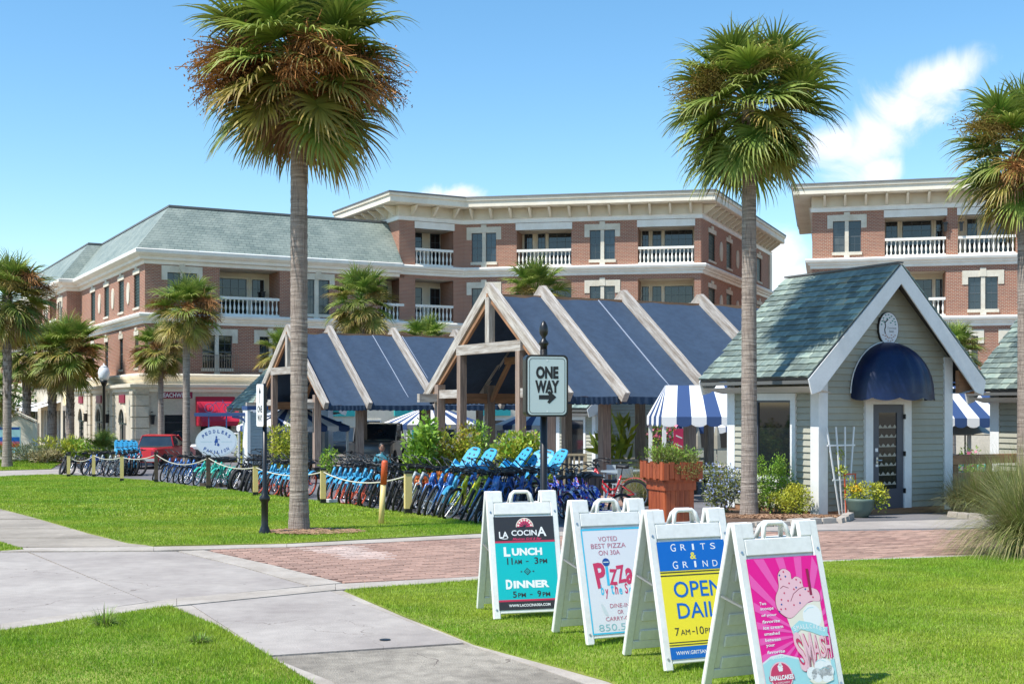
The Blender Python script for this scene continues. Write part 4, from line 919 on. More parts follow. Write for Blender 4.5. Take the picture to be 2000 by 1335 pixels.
# ================================================================ STRIPED CANOPIES
def canopy(loc, w, d, label, rz=AB, n=8, rise=.85, ez=2.05, fx=.18):
    t = thing('striped_canopy', label, 'canopy', loc, rz, 'navy and white striped canopies')
    for s, m_ in ((0, 'stripew'), (1, 'stripeb')):
        q = MB()
        for side in range(4):
            L_, Wd = (w, d) if side % 2 == 0 else (d, w)
            Tm = Matrix.Rotation(side * math.pi / 2, 4, 'Z'); nn = n if side % 2 == 0 else max(4, int(n * d / w))
            q.T = Tm
            for i in range(s, nn, 2):
                a, b = -L_ / 2 + L_ * i / nn, -L_ / 2 + L_ * (i + 1) / nn; f, fy = (fx, .06) if side % 2 == 0 else (.06, fx)
                q.add([(a, -Wd / 2, ez), (b, -Wd / 2, ez), (b * f, -Wd / 2 * fy, ez + rise), (a * f, -Wd / 2 * fy, ez + rise)], [(0, 1, 2, 3)])
                m = (a + b) / 2; v = ez - .25
                q.add([(a, -Wd / 2 - .005, ez), (b, -Wd / 2 - .005, ez), (b, -Wd / 2 - .01, v + .06), (m + (b - m) * .5, -Wd / 2 - .01, v + .01), (m, -Wd / 2 - .01, v), (m + (a - m) * .5, -Wd / 2 - .01, v + .01), (a, -Wd / 2 - .01, v + .06)], [(0, 1, 2, 3, 4, 5, 6)])
        q.T = None; ob('canopy_stripes', q.mesh('canopy_stripes', M[m_]), t)
    for x in (-1, 1):
        for y in (-1, 1): MB().box(x * (w / 2 - .08) - .045, x * (w / 2 - .08) + .045, y * (d / 2 - .08) - .045, y * (d / 2 - .08) + .045, -.2, ez).build('post', M['trim'], t)
    return t
def cpos(px, Y): p = at(px, Y); return (p.x, p.y, p.z)
canopy(cpos(572, 56.5), 4.2, 3.2, 'striped canopy behind the tall palm trunk, left of the pale hut doorway')
canopy(cpos(845, 62), 4.2, 3.2, 'striped canopy seen behind the leafy shrubs of the near pavilion')
canopy(cpos(1065, 60), 4.2, 3.2, 'striped canopy seen behind the one way sign post', rz=AB + .5)
canopy(cpos(1390, 32.5), 3.0, 2.6, 'striped canopy touching the left side of the grey hut', rz=.03, n=8, rise=.8, ez=2.15, fx=.8)
canopy(cpos(1370, 50), 4.6, 3, 'lower striped canopy farther back beyond the planter box', rz=.1, fx=.6)
canopy(cpos(1800, 34), 3.9, 3.0, 'striped canopy between the two right hand huts', rz=.03, n=12, rise=1.0, ez=2.15, fx=.7)
# ================================================================ PALMS
G_ = Vector((0, 0, -1))
def frond(elev, seed, LP=.75, RB=.92, nseg=38, dry=0):
    """one fan leaf: petiole from the origin, costa and radiating folded segments that droop"""
    g = random.Random(seed); V = []; Fs = []; tip = []
    e = R(elev); d = Vector((math.cos(e), 0, math.sin(e))); p = Vector((.05, 0, 0)); pts = [p.copy()]
    for k in range(5):
        p = p + d * LP / 5; d = (d + G_ * .055 * (1 + .0 * k)).normalized(); pts.append(p.copy())
    def strip(pts, ws, side, t0=0., t1=1.):
        b = len(V)
        for i, (q, w) in enumerate(zip(pts, ws)):
            V.append(q - side[i] * w); V.append(q + side[i] * w); t = t0 + (t1 - t0) * i / (len(pts) - 1); tip.append(t); tip.append(t)
        for i in range(len(pts) - 1): Fs.append((b + 2 * i, b + 2 * i + 1, b + 2 * i + 3, b + 2 * i + 2))
    sy = Vector((0, 1, 0)); strip(pts, [.03, .024, .02, .017, .015, .013], [sy] * 6, .05, .1)
    strip([q + Vector((0, 0, .008)) for q in pts], [.02, .017, .014, .012, .01, .01], [Vector((-math.sin(e), .3, math.cos(e)))] * 6, .05, .1)
    hub = pts[-1]; f = d; n = Vector((-f.z, 0, f.x)).normalized()   # upper side normal
    if n.z < 0: n = -n
    for i in range(nseg):
        th = R(-128 + 256 * (i + .5) / nseg) + g.uniform(-.03, .03)
        base = hub + f * (.22 * math.cos(th * .5) ** 2)
        dd = (f * math.cos(th) + sy * math.sin(th) + n * (.38 * abs(math.sin(th)) ** 1.2 + g.uniform(-.06, .06))).normalized()
        L_ = RB * (.66 + .34 * math.cos(th * .55)) * g.uniform(.86, 1.06) * (1 - .12 * abs(th) / 2.2); q = base.copy(); P = [q.copy()]; sd_ = []
        K = 5; dr_ = g.uniform(.10, .22) * (1.0 if not dry else 2.2)
        for k in range(K):
            q = q + dd * L_ / K; P.append(q.copy()); dd = (dd + G_ * dr_ * (.35 + k * .75)).normalized()
        for k in range(K + 1):
            t = (P[min(k + 1, K)] - P[max(k - 1, 0)]).normalized(); s = t.cross(n); s = s.normalized() if s.length > .05 else sy
            s = (s + n * g.uniform(.25, .5) * (1 if i % 2 else -1)).normalized(); sd_.append(s)
        w = .030 * g.uniform(.8, 1.15) * (1.0 if not dry else .7); fl = .95 if abs(th) > 1.9 else 1.0
        strip(P, [w * .45, w * fl, w * .92, w * .62, w * .32, w * .06], sd_, 0, g.uniform(.5, 1.0))
    return V, Fs, tip
def leafmesh(name, V, Fs, tip, m):
    me = bpy.data.meshes.new(name); me.from_pydata([tuple(v) for v in V], [], Fs); a = me.attributes.new('tip', 'FLOAT', 'POINT'); a.data.foreach_set('value', tip); me.materials.append(M[m]); return me
ELEV = [82, 66, 50, 34, 18, 2, -16, -34, -52, -70]
FM = {}
for i, e in enumerate(ELEV):
    for s_ in (0, 1):
        V, Fs, tp = frond(e, i * 10 + s_)
        for m_ in ('frond', 'frondy', 'frondd'):
            if m_ == 'frondy' and e > 30: continue
            if m_ == 'frondd' and e > -30: continue
            if m_ == 'frondd': V, Fs, tp = frond(e, i * 10 + s_, dry=1)
            FM[(i, s_, m_)] = leafmesh('frond', V, Fs, tp, m_)
def fruit(seed, m, L0=1.0, n=230):
    g = random.Random(seed); V = []; Fs = []
    def st(p, q, w):
        d = (q - p); s = d.orthogonal().normalized() * w; b = len(V); V.extend([p - s, p + s, q + s * .4, q - s * .4]); Fs.append((b, b + 1, b + 2, b + 3))
    p = Vector((0, 0, 0)); d = Vector((1, 0, .45)).normalized(); ax = [p.copy()]
    for k in range(8): p = p + d * L0 / 8; d = (d + G_ * .16).normalized(); ax.append(p.copy())
    for i in range(8): st(ax[i], ax[i + 1], .012)
    for _ in range(n):
        k = g.uniform(2.2, 8); a = ax[int(min(k, 7.99))].lerp(ax[min(int(k) + 1, 8)], k % 1)
        v = Vector((g.gauss(.25, .6), g.gauss(0, .75), g.gauss(-.3, .6))).normalized(); q = a
        for j in range(3):
            q2 = q + v * g.uniform(.07, .15); st(q, q2, .0065); v = (v + G_ * .35 + Vector((g.gauss(0, .4), g.gauss(0, .4), g.gauss(0, .3)))).normalized(); q = q2
            if g.random() < .8: b = q + Vector((g.gauss(0, .03), g.gauss(0, .03), g.gauss(0, .03))); st(b, b + Vector((.014, .0, .012)), .011)
    return leafmesh('fruit_cluster', V, Fs, [0] * len(V), m)
FR = [fruit(1, 'fruit'), fruit(2, 'fruit'), fruit(3, 'fruit2')]
def palm(px, Y, crown_y, rad, label, seed, n=64, tw=.17, fruits=(), dead=6, boots=False, trunk_bulge=1.35, lean=0, group='cabbage palms', zb=None, bottom=-62, fz=None, yel=.35):
    g = random.Random(seed); b = at(px, Y); 
    if zb is not None: b.z = zb
    t = thing('palm_tree', label, 'palm tree', b, 0, group)
    ht = hz(crown_y, Y) - b.z + rad * .10                    # height of the bud
    sc = rad / 1.62
    # trunk
    q = MB(); N = max(24, int(ht * 14)); n_ = 18; vs = []
    for i in range(N + 1):
        z = ht * i / N; f = i / N; r = tw * (1 + (trunk_bulge - 1) * math.exp(-z * 2.2)) * (1 - .1 * f) * (1 + .02 * math.sin(f * 9 + seed)) 
        rr_ = (1 + .035 * (i % 2) + g.uniform(-.012, .012)); ox = lean * f * f
        vs += [(ox + r * rr_ * math.cos(2 * math.pi * k / n_) * (1 + g.uniform(-.015, .015)), r * rr_ * math.sin(2 * math.pi * k / n_), z - .05) for k in range(n_)]
    q.add(vs, [(i * n_ + k, i * n_ + (k + 1) % n_, (i + 1) * n_ + (k + 1) % n_, (i + 1) * n_ + k) for i in range(N) for k in range(n_)] + [tuple(N * n_ + k for k in range(n_))])
    q.build('trunk', M['trunk'], t, smooth=True)
    top = Vector((lean, 0, ht))
    if boots:
        q = MB(); zz = ht * .35 if boots is True else ht * boots; 
        for k in range(int((ht - zz) * 70)):
            z = g.uniform(zz, ht - .05); a = g.uniform(0, 2 * math.pi); r = tw * .95; c, s = math.cos(a), math.sin(a); l = g.uniform(.12, .24); w = .035
            q.add([(c * r - s * w, s * r + c * w, z), (c * r + s * w, s * r - c * w, z), (c * (r + .07) + s * w * .4, s * (r + .07) - c * w * .4, z + l), (c * (r + .07) - s * w * .4, s * (r + .07) + c * w * .4, z + l)], [(0, 1, 2, 3)])
        ob('boots', q.mesh('boots', M['boot'], fixn=False), t, kind='stuff')
    ga = 2.39996
    for i in range(n):
        f = (i + .5) / n; e = 88 - (88 - bottom) * (f ** .92) + g.uniform(-7, 7); ci = min(range(len(ELEV)), key=lambda k: abs(ELEV[k] - e))
        e0 = ELEV[ci]; m_ = 'frond'
        if e0 < 30 and g.random() < yel * (1 - e0 / 60): m_ = 'frondy'
        az = i * ga + g.uniform(-.25, .25); k = sc * g.uniform(.86, 1.1) * (.90 if e0 > 60 else 1.0)
        o = ob('frond', FM[(ci, g.randrange(2), m_)], t, top + Vector((0, 0, -.30 * f * f * rad)), (g.uniform(-.35, .35), 0, az), k)
        o.rotation_mode = 'ZYX'
        o.rotation_mode = 'XYZ'
    for i in range(dead):
        ci = g.choice([7, 8, 9, 9]); ob('frond', FM[(ci, g.randrange(2), 'frondd')], t, top + Vector((0, 0, -.2 * rad)), (0, 0, i * 2 * math.pi / max(dead, 1) + g.uniform(-.4, .4)), sc * g.uniform(.7, .95))
    for (az, dz, s_, k) in fruits:
        ob('fruit_cluster', FR[k], t, top + Vector((0, 0, dz * rad)), (0, R(-12), R(az)), sc * s_ * 1.42)
    return t
# az: 270 faces the camera, 180 left, 0 right
palm(584, 20.3, 128, 1.66, 'tallest palm with rusty fruit stalks, standing in the lawn by the left one way post', 2, n=92, tw=.142, dead=9, yel=.35, trunk_bulge=1.28, bottom=-56,
     fruits=[(203, -.14, 1.0, 0), (190, -.22, 1.05, 1), (216, -.30, .95, 0), (196, -.44, 1.0, 0), (288, -.12, .9, 0), (302, -.24, .95, 1), (276, -.36, .9, 0), (350, -.20, 1.0, 1), (5, -.36, 1.05, 0), (335, -.52, 1.0, 1)])
palm(1463, 24.2, 205, 1.62, 'tall rounded green palm rising in front of the grey hut', 5, n=84, tw=.148, dead=5, yel=.22, trunk_bulge=1.35,
     fruits=[(200, -.1, 1.0, 2), (215, .1, .85, 2), (290, .25, .8, 2), (275, .2, .7, 2), (345, -.1, .85, 2)])
palm(2003, 27, 300, 1.6, 'palm cut by the right edge, hanging over the second hut', 7, n=58, tw=.17, dead=9, yel=.4, fruits=[(190, .15, 1.0, 2), (210, .05, .9, 2), (240, -.5, 1.0, 0), (250, -.3, .8, 2)])
palm(14, 60, 585, 2.25, 'large shaggy palm cut by the left edge, above the others there', 8, n=68, tw=.2, dead=8, yel=.5, fruits=[(330, .25, 1.0, 0), (300, .15, .9, 2), (20, .1, 1, 0)], boots=.4)
palm(52, 73, 690, 2.0, 'palm beside the map kiosk at the far left', 9, n=60, tw=.24, dead=4, yel=.5, boots=True, fruits=[(200, .1, .9, 2), (240, 0, .9, 0)])
palm(102, 73.5, 695, 2.1, 'palm between the kiosk palm and the one by the lamp post', 10, n=60, tw=.24, dead=5, yel=.35, boots=True, fruits=[(280, .1, .9, 2)])
palm(137, 72, 690, 2.2, 'palm with wide crown just left of the street lamp', 11, n=64, tw=.23, dead=5, yel=.3, boots=True, fruits=[(300, .1, .9, 2), (330, -.1, .9, 0)])
palm(314, 65.5, 685, 1.65, 'thin trunked palm before the stone shop corner', 12, n=42, tw=.15, dead=5, yel=.55, fruits=[(180, -.2, 1, 0), (330, -.2, 1, 2), (270, 0, .8, 0)])
palm(364, 58, 608, 1.75, 'palm with pale slim trunk behind the oval sign, right of the thin one', 13, n=48, tw=.17, dead=6, yel=.55, fruits=[(200, 0, 1.0, 0), (330, 0, 1.1, 0), (290, -.1, .9, 0), (350, -.3, 1, 0)], trunk_bulge=1.1)
palm(706, 64, 592, 1.95, 'yellow green palm rising above the farther pavilion roof', 14, n=50, tw=.2, dead=3, yel=.45, fruits=[(330, 0, .8, 2)])
palm(1046, 64, 575, 1.85, 'palm crown showing just over the ridge of the larger pavilion', 15, n=46, tw=.2, dead=2, yel=.3, fruits=[(240, -.1, .8, 2)])
palm(832, 63, 672, 1.5, 'palm crown barely topping the farther pavilion roof', 16, n=34, tw=.18, dead=2)
palm(548, 66, 690, 1.4, 'palm crown peeping out just left of the tall trunk', 17, n=34, tw=.18, dead=2)
palm(1858, 52, 690, 1.5, 'palm tucked behind the right slope of the grey hut roof', 18, n=42, tw=.18, dead=3, yel=.45, fruits=[(330, .1, .8, 2)])
palm(-14, 66, 770, 1.5, 'low palm crown at the left edge under the shaggy one', 19, n=36, tw=.2, dead=3, yel=.4)

# ================================================================ SHRUBS AND GRASSES
def leafcloud(g, blobs, n, size, up=.3, aspect=.45):
    """n small bent leaves spread through ellipsoid blobs (cx,cy,cz,rx,ry,rz)"""
    w = np.array([b[3] * b[4] * b[5] for b in blobs]) ** .67; w = w / w.sum(); idx = g.choice(len(blobs), n, p=w); Bb = np.array(blobs)[idx]
    d = g.normal(size=(n, 3)); d /= np.linalg.norm(d, axis=1)[:, None]; r = g.random(n) ** .35 * (1 + .12 * g.normal(size=n))
    P = Bb[:, :3] + d * Bb[:, 3:] * r[:, None]; P[:, 2] = np.maximum(P[:, 2], .03)
    t = d * .6 + g.normal(size=(n, 3)) * .6; t[:, 2] += up; t /= np.linalg.norm(t, axis=1)[:, None]
    s = np.cross(t, g.normal(size=(n, 3))); s /= np.linalg.norm(s, axis=1)[:, None]; L_ = size * g.uniform(.6, 1.3, n)[:, None]; nn = np.cross(t, s)
    V = np.stack([P, P + t * L_ * .5 + s * L_ * aspect * .5 + nn * L_ * .06, P + t * L_ - nn * L_ * .1, P + t * L_ * .5 - s * L_ * aspect * .5 + nn * L_ * .06], 1)
    return V.reshape(-1, 3), np.arange(n * 4).reshape(-1, 4)
def shrub(px, Y, w, h, label, m, n=1500, size=.07, seed=0, cat='shrub', d=None, name='shrub', flowers=None, nb=7, aspect=.45, py=None, group=None, stems=True, up=.3, z0=0):
    g = np.random.default_rng(seed + 100); b = at(px, Y); b.z += z0; t = thing(name, label, cat, b, 0, group); d = d or w
    blobs = [(0, 0, h * .45, w * .32, d * .32, h * .42)]
    for k in range(nb):
        a = g.uniform(0, 6.28); f = g.uniform(.35, .95); bz = g.uniform(.3, .82) * h
        q = g.uniform(.10, .24); blobs.append((math.cos(a) * w * .34 * f, math.sin(a) * d * .34 * f, bz, w * q, d * q, h * g.uniform(.14, .3)))
    V, Fc_ = leafcloud(g, blobs, n, size, aspect=aspect, up=up); o = ob('foliage', fastmesh('foliage', V, Fc_, M[m]), t)
    if stems:
        q = MB()
        for k in range(7):
            bb = blobs[min(k + 1, len(blobs) - 1)]; q.tube([(bb[0] * .15, bb[1] * .15, 0), (bb[0] * .6, bb[1] * .6, bb[2] * .5), (bb[0], bb[1], bb[2])], [.018, .013, .006], 5)
        q.build('stem', M['boot'], t)
    if flowers:
        fm, fn, fs = flowers; V, Fc_ = leafcloud(g, [(q[0], q[1] - d * .04, q[2] + .02, q[3] * 1.08, q[4] * 1.08, q[5] * 1.08) for q in blobs], fn, fs, aspect=.9, up=.5); ob('flowers', fastmesh('flowers', V, Fc_, M[fm]), t, kind='stuff')
    return t
def tuft(px, Y, rad, h, label, ms, n=900, seed=0, w=.006, arch=1.0, cat='ornamental grass', off=(0, 0), group=None, z0=0):
    g = np.random.default_rng(seed + 500); b = at(px, Y); b.x += off[0]; b.y += off[1]; b.z += z0; t = thing('ornamental_grass', label, cat, b, 0, group)
    for mi, m in enumerate(ms):
        n_ = n // len(ms); a = g.uniform(0, 2 * np.pi, n_); r0 = rad * .22 * np.sqrt(g.random(n_)); L_ = h * g.uniform(.65, 1.25, n_); sp = g.random(n_) ** .8 * 1.05 * arch; K = 5
        bx, by = r0 * np.cos(a), r0 * np.sin(a); a2 = a + g.normal(0, .35, n_); V = np.empty((n_, K + 1, 2, 3)); el = np.pi / 2 - sp * .55; x = np.zeros(n_); z = np.zeros(n_)
        for k in range(K + 1):
            cx, cy = bx + np.cos(a2) * x, by + np.sin(a2) * x; ww = w * (1 - k / (K + .3)); V[:, k, 0] = np.stack([cx - np.sin(a2) * ww, cy + np.cos(a2) * ww, z], 1); V[:, k, 1] = np.stack([cx + np.sin(a2) * ww, cy - np.cos(a2) * ww, z], 1)
            x = x + np.cos(el) * L_ / K; z = np.maximum(z + np.sin(el) * L_ / K, .01); el = el - sp * .42
        base = (np.arange(n_) * (K + 1) * 2)[:, None]; Fq = np.concatenate([np.stack([base[:, 0] + 2 * k, base[:, 0] + 2 * k + 1, base[:, 0] + 2 * k + 3, base[:, 0] + 2 * k + 2], 1) for k in range(K)])
        ob('blades', fastmesh('blades', V.reshape(-1, 3), Fq, M[m]), t, kind='stuff')
    return t
# before the hut
shrub(1410, 25.2, 1.1, 1.05, 'plumbago bush covered in pale blue flowers between planter and palm', 'leaf_olive', 2600, .06, 1, flowers=('flower_blue', 620, .045), nb=9)
shrub(1512, 24.9, 1.0, 1.25, 'bright yellow green shrub right of the palm trunk under the hut window', 'leaf_bright', 3200, .055, 2, nb=9)
shrub(1552, 24.2, 1.05, .72, 'low feathery yellow green shrub below the hut corner board', 'leaf_yellow', 2400, .05, 3, nb=8)
shrub(1478, 25.0, .55, .5, 'small olive shrub touching the palm trunk', 'leaf_olive', 800, .05, 4, nb=5)
# right hand grasses
tuft(2020, 16.6, 1.3, 1.35, 'large arching grass clump cut by the right edge in front', ('grass_orn', 'leaf_olive', 'grass_dry'), 4200, 1, .006, 1.35)
tuft(1960, 24.6, .9, 1.15, 'tall green grass clump below the wooden rail fence', ('grass_orn', 'leaf_olive'), 1700, 2, .008, 1.05)
tuft(1915, 25.0, .7, 1.05, 'straw coloured grass clump between two green ones at the rail fence', ('grass_dry', 'grass_orn'), 1200, 3, .007, .85)
tuft(1878, 25.3, .7, .85, 'grey green grass clump at the right corner of the grey hut', ('grass_grey', 'grass_grey', 'grass_dry'), 1200, 4, .007, 1.0)
tuft(1255, 29, .8, .95, 'dry spiky grass clump just left of the planter box', ('grass_dry', 'grass_orn'), 1000, 5, .008, .95)
tuft(2010, 21.5, .8, .9, 'smaller grass clump by the walk at the right edge', ('grass_orn',), 900, 6, .007, 1.0)
# pavilion shrubs
shrub(818, 27.5, 1.15, 1.75, 'glossy light green leafy shrub left of the near pavilion posts', 'leaf_bright', 1700, .13, 11, aspect=.6, z0=.25)
shrub(880, 28, 1.3, 1.55, 'golden green croton shrub beneath the inner pavilion post', 'leaf_yellow', 2200, .10, 12, flowers=('leaf_croton', 500, .09), z0=.2)
shrub(935, 29.5, .8, 1.9, 'slender climbing shrub with one pale orange bloom', 'leaf_bright', 900, .10, 13, flowers=('flower_orange', 14, .09), nb=6, z0=.1)
shrub(1018, 28, 1.6, 1.75, 'largest yellow green shrub just left of the one way sign post', 'leaf_yellow', 3000, .095, 14, flowers=('leaf_bright', 900, .09), nb=10, z0=.2)
shrub(556, 44, 1.7, 2.0, 'yellow green shrub behind the bicycles left of the tall trunk', 'leaf_yellow', 1500, .13, 15, z0=.1)
shrub(640, 45, .9, 1.3, 'small leafy shrub right behind the tall trunk', 'leaf_bright', 500, .12, 16)
shrub(478, 58, 1.3, 2.4, 'tall yellow green shrub between oval sign and pale hut corner', 'leaf_yellow', 1300, .16, 17)
shrub(840, 26.3, 1.0, .45, 'red and orange flowers at the foot of the glossy shrub', 'leaf_croton', 500, .08, 18, flowers=('flower_orange', 500, .07), nb=6, z0=.35)
shrub(1196, 43, 1.5, 2.3, 'young banana like plant with yellow upright leaves by the trash bin', 'leaf_yellow', 60, .85, 19, nb=3, aspect=.28, up=1.0)
shrub(1235, 45, 1.8, .9, 'low green planting with an orange bloom behind the dining area', 'leaf_bright', 700, .14, 20, flowers=('flower_orange', 25, .2))
shrub(1300, 46, 2.6, .75, 'row of grey green low shrubs in a planter behind the tables', 'leaf_olive', 900, .12, 21, z0=.45)
shrub(1298, 47, 1.6, 2.4, 'bush with pink blossom beside the far striped canopy', 'leaf_bright', 500, .14, 22, flowers=('flower_pink', 160, .14), z0=.6)
shrub(1893, 31, .7, 1.5, 'leafy plant with pale blooms behind the rail fence', 'leaf_bright', 500, .1, 23, flowers=('flower_pink', 30, .09))
# far left planting
for i, (px, Y, w, h, m, lab) in enumerate([
    (20, 65, 3.4, 1.1, 'leaf_olive', 'olive grassy mound below the map kiosk at the left edge'), (70, 64.5, 3.0, 1.0, 'grass_grey', 'dry brownish grassy mound right of the kiosk'),
    (112, 65, 2.6, 1.35, 'leaf_yellow', 'bright strap leaved plants under the two dark trunks'), (150, 65.5, 2.4, 1.2, 'leaf_bright', 'fresh green strap leaved plants left of the street lamp'),
    (178, 66, 2.4, 1.0, 'leaf_dark', 'dark low shrub mass behind the leftmost bicycles'), (226, 66, 2.2, 1.3, 'leaf_dark', 'dark clipped shrubs before the arched shop doors'), (-30, 64, 3, 1.2, 'leaf_olive', 'grassy mound past the left edge'), (90, 64, 2.4, .7, 'grass_dry', 'straw tinted low grass mound before the strap leaved plants')]):
    if px > -20: shrub(px, Y, w, h, lab, m, 900, .28 if 'strap' in lab else .2, 30 + i, nb=8, aspect=.2, up=.8)
q_ = thing('fan_palm_shrub', 'small trunkless fan palm in front of the arched doors', 'shrub', at(203, 64.5))
for i in range(16): ob('frond', FM[(g_ := (i % 5), i % 2, 'frond')], q_, (0, 0, .5), (0, 0, i * 2.4), .75)
shrub(10, 95, 7, 5.5, 'distant leafy tree at the far left edge beyond the palms', 'leaf_dark', 1600, .4, 50, cat='tree', name='leafy_tree', nb=12)

for i, (px, py, h, lab) in enumerate([(205, 1228, .16, 'coarse weed clump in the near left lawn'), (390, 1262, .09, 'small weed clump nearer the footpath in the left lawn')]):
    q = gp(px, py); tuft(px, q.y, .28, h, lab, ('leaf_olive', 'leaf_bright'), 130, 60 + i, .006, 1.3, cat='weed', z0=.03)
# ================================================================ BICYCLES
def wheel_mb(r=.33, tr=.027): return MB().torus((0, 0, 0), r - tr, tr, 26, 6)
def rim_mb(r=.33, tr=.027, ns=18):
    q = MB().torus((0, 0, 0), r - tr * 1.9, .012, 26, 4, sy=1.5); q.tube([(0, -.035, 0), (0, .035, 0)], .022, 6)
    for k in range(ns):
        a = 2 * math.pi * k / ns; rr_ = r - tr * 2; q.beam((0, .02 * (1 if k % 2 else -1), 0), (rr_ * math.cos(a), 0, rr_ * math.sin(a)), .0035, .0035, (0, 1, 0))
    return q
def bike_parts(kind):
    FA_, RA = Vector((.56, 0, .33)), Vector((-.52, 0, .33)); BBk = Vector((-.05, 0, .28)); HT, HB = Vector((.34, 0, .88)), Vector((.395, 0, .70)); ST = Vector((-.22, 0, .74))
    f = MB(); f.tube([HT, HB], .032, 8)
    if kind == 'step':
        f.tube([HB + Vector((-.01, 0, .03)), Vector((.22, 0, .50)), Vector((.08, 0, .33)), BBk], .030, 7); f.tube([HT + Vector((0, 0, -.03)), Vector((.20, 0, .60)), Vector((.02, 0, .42)), Vector((-.12, 0, .44))], .025, 7)
    else:
        f.tube([HT + Vector((0, 0, -.03)), Vector((.10, 0, .80)), Vector((-.10, 0, .70)), Vector((-.18, 0, .63))], .027, 7); f.tube([HB, Vector((.2, 0, .5)), BBk], .029, 7)
    f.tube([BBk, ST], .02, 7)
    for s_ in (-1, 1):
        o = Vector((0, .05 * s_, 0)); f.tube([BBk + o * .5, RA + o], .012, 5); f.tube([Vector((-.16, .02 * s_, .56)), RA + o], .010, 5)
    f.tube([(-.06, .06, .26), (-.16, .20, .01)], .008, 5)
    fk = MB(); cr = Vector((.43, 0, .67)); fk.tube([HB, cr], .02, 6)
    for s_ in (-1, 1): fk.tube([cr + Vector((0, 0, 0)), cr + Vector((.01, .052 * s_, -.03)), Vector((.49, .052 * s_, .48)), FA_ + Vector((0, .05 * s_, 0))], .018, 6)
    hb = MB(); hb.tube([HT, Vector((.325, 0, 1.0))], .014, 6); hb.tube([(.06, .33, 1.05), (.16, .33, 1.08), (.30, .22, 1.09), (.36, .08, 1.02), (.36, 0, 1.0), (.36, -.08, 1.02), (.30, -.22, 1.09), (.16, -.33, 1.08), (.06, -.33, 1.05)], .011, 6)
    gr = MB()
    for s_ in (-1, 1): gr.tube([(.04, .33 * s_, 1.045), (.15, .33 * s_, 1.078)], .018, 6)
    sd = MB(); n = 12; prof = [(-.14, .0, .02), (-.13, .10, .0), (-.06, .125, -.005), (.02, .08, 0), (.10, .035, .004), (.15, .018, 0)]; vs = []
    for x, w, z in prof: vs += [(x, -w, z), (x, -w * .6, z + .045), (x, w * .6, z + .045), (x, w, z), (x, 0, z - .03)]
    m_ = len(prof); sd.add([(p[0] - .25, p[1], p[2] + .92) for p in vs], [(i * 5 + k, i * 5 + (k + 1) % 5, (i + 1) * 5 + (k + 1) % 5, (i + 1) * 5 + k) for i in range(m_ - 1) for k in range(5)] + [(0, 1, 2, 3, 4), tuple((m_ - 1) * 5 + k for k in range(5))])
    sd.tube([ST, Vector((-.245, 0, .91))], .012, 6)
    ck = MB(); ck.torus((-.05, .045, .28), .085, .006, 16, 4); ck.beam((-.05, .07, .28), (.05, .07, .16), .02, .012); ck.beam((-.05, -.07, .28), (-.15, -.07, .40), .02, .012); ck.box(.0, .10, .08, .17, .14, .165); ck.box(-.20, -.10, -.17, -.08, .39, .415)
    fd = MB()
    for c, a0, a1 in ((FA_, 35, 150), (RA, 10, 150)):
        K = 9; vs = []
        for k in range(K + 1):
            a = R(a0 + (a1 - a0) * k / K); r = .36
            for y in (-.034, 0, .034): vs.append((c.x + (r + (.012 if y == 0 else 0)) * math.cos(a), y, c.z + (r + (.012 if y == 0 else 0)) * math.sin(a)))
        fd.add(vs, [(k * 3 + j, k * 3 + j + 1, k * 3 + j + 4, k * 3 + j + 3) for k in range(K) for j in range(2)])
    return dict(frame=f, fork=fk, handlebar=hb, grips=gr, saddle=sd, crankset=ck, fenders=fd)
WM = wheel_mb().mesh('tyre', M['tyre'], smooth=True); WF = wheel_mb(.34, .045).mesh('tyre', M['tyre'], smooth=True)
def mcache(fn):
    c = {}
    def g(*a):
        if a not in c: c[a] = fn(*a)
        return c[a]
    return g
BP = {k: bike_parts(k) for k in ('step', 'mtb')}
bmesh_of = mcache(lambda kind, part, m: BP[kind][part].mesh(part, M[m], smooth=True, fixn=part != 'fenders'))
rim_of = mcache(lambda m: rim_mb().mesh('rim', M[m]))
def seat_mesh():
    # scooped child seat: back shell with rounded top and slots, seat pan, two foot guards
    q = MB(); out = [(-.15, 0), (-.17, .28), (-.16, .5), (-.10, .60), (0, .63), (.10, .60), (.16, .5), (.17, .28), (.15, 0)]
    T_ = Matrix.Translation((-.52, 0, .86)) @ Matrix.Rotation(R(-36), 4, 'Y')
    q.T = T_; n = len(out)
    vs = [(.03 * abs(a) / .17 * 1.6, a, b) for a, b in out] + [(.03 * abs(a) / .17 * 1.6 - .03, a, b) for a, b in out]
    q.add(vs, [(0, 1, 7, 8), (1, 2, 6, 7), (2, 3, 5, 6), (3, 4, 5), (n + 8, n + 7, n + 1, n), (n + 7, n + 6, n + 2, n + 1), (n + 6, n + 5, n + 3, n + 2), (n + 5, n + 4, n + 3)] + [(i, i + 1, n + i + 1, n + i) for i in range(n - 1)])
    q.box(0, .26, -.15, .15, -.03, .02); q.box(0, .24, -.175, -.145, 0, .14); q.box(0, .24, .145, .175, 0, .14)
    for s_ in (-1, 1): q.beam((.2, .16 * s_, 0), (.3, .19 * s_, -.32), .07, .03)
    return q
seat_me = seat_mesh().mesh('child_seat', M['seatp']); slot_q = MB(); slot_q.T = Matrix.Translation((-.52, 0, .86)) @ Matrix.Rotation(R(-36), 4, 'Y')
for z_, w_ in ((.53, .05), (.40, .02), (.30, .02), (.2, .02)):
    for s_ in ((0,) if z_ > .5 else (-1, 1)): slot_q.box(.0, .05, s_ * .06 - w_, s_ * .06 + w_, z_, z_ + .04)
slot_me = slot_q.mesh('slots', M['rubber'])
rk = MB().beam((-.78, 0, .70), (-.25, 0, .72), .12, .012)
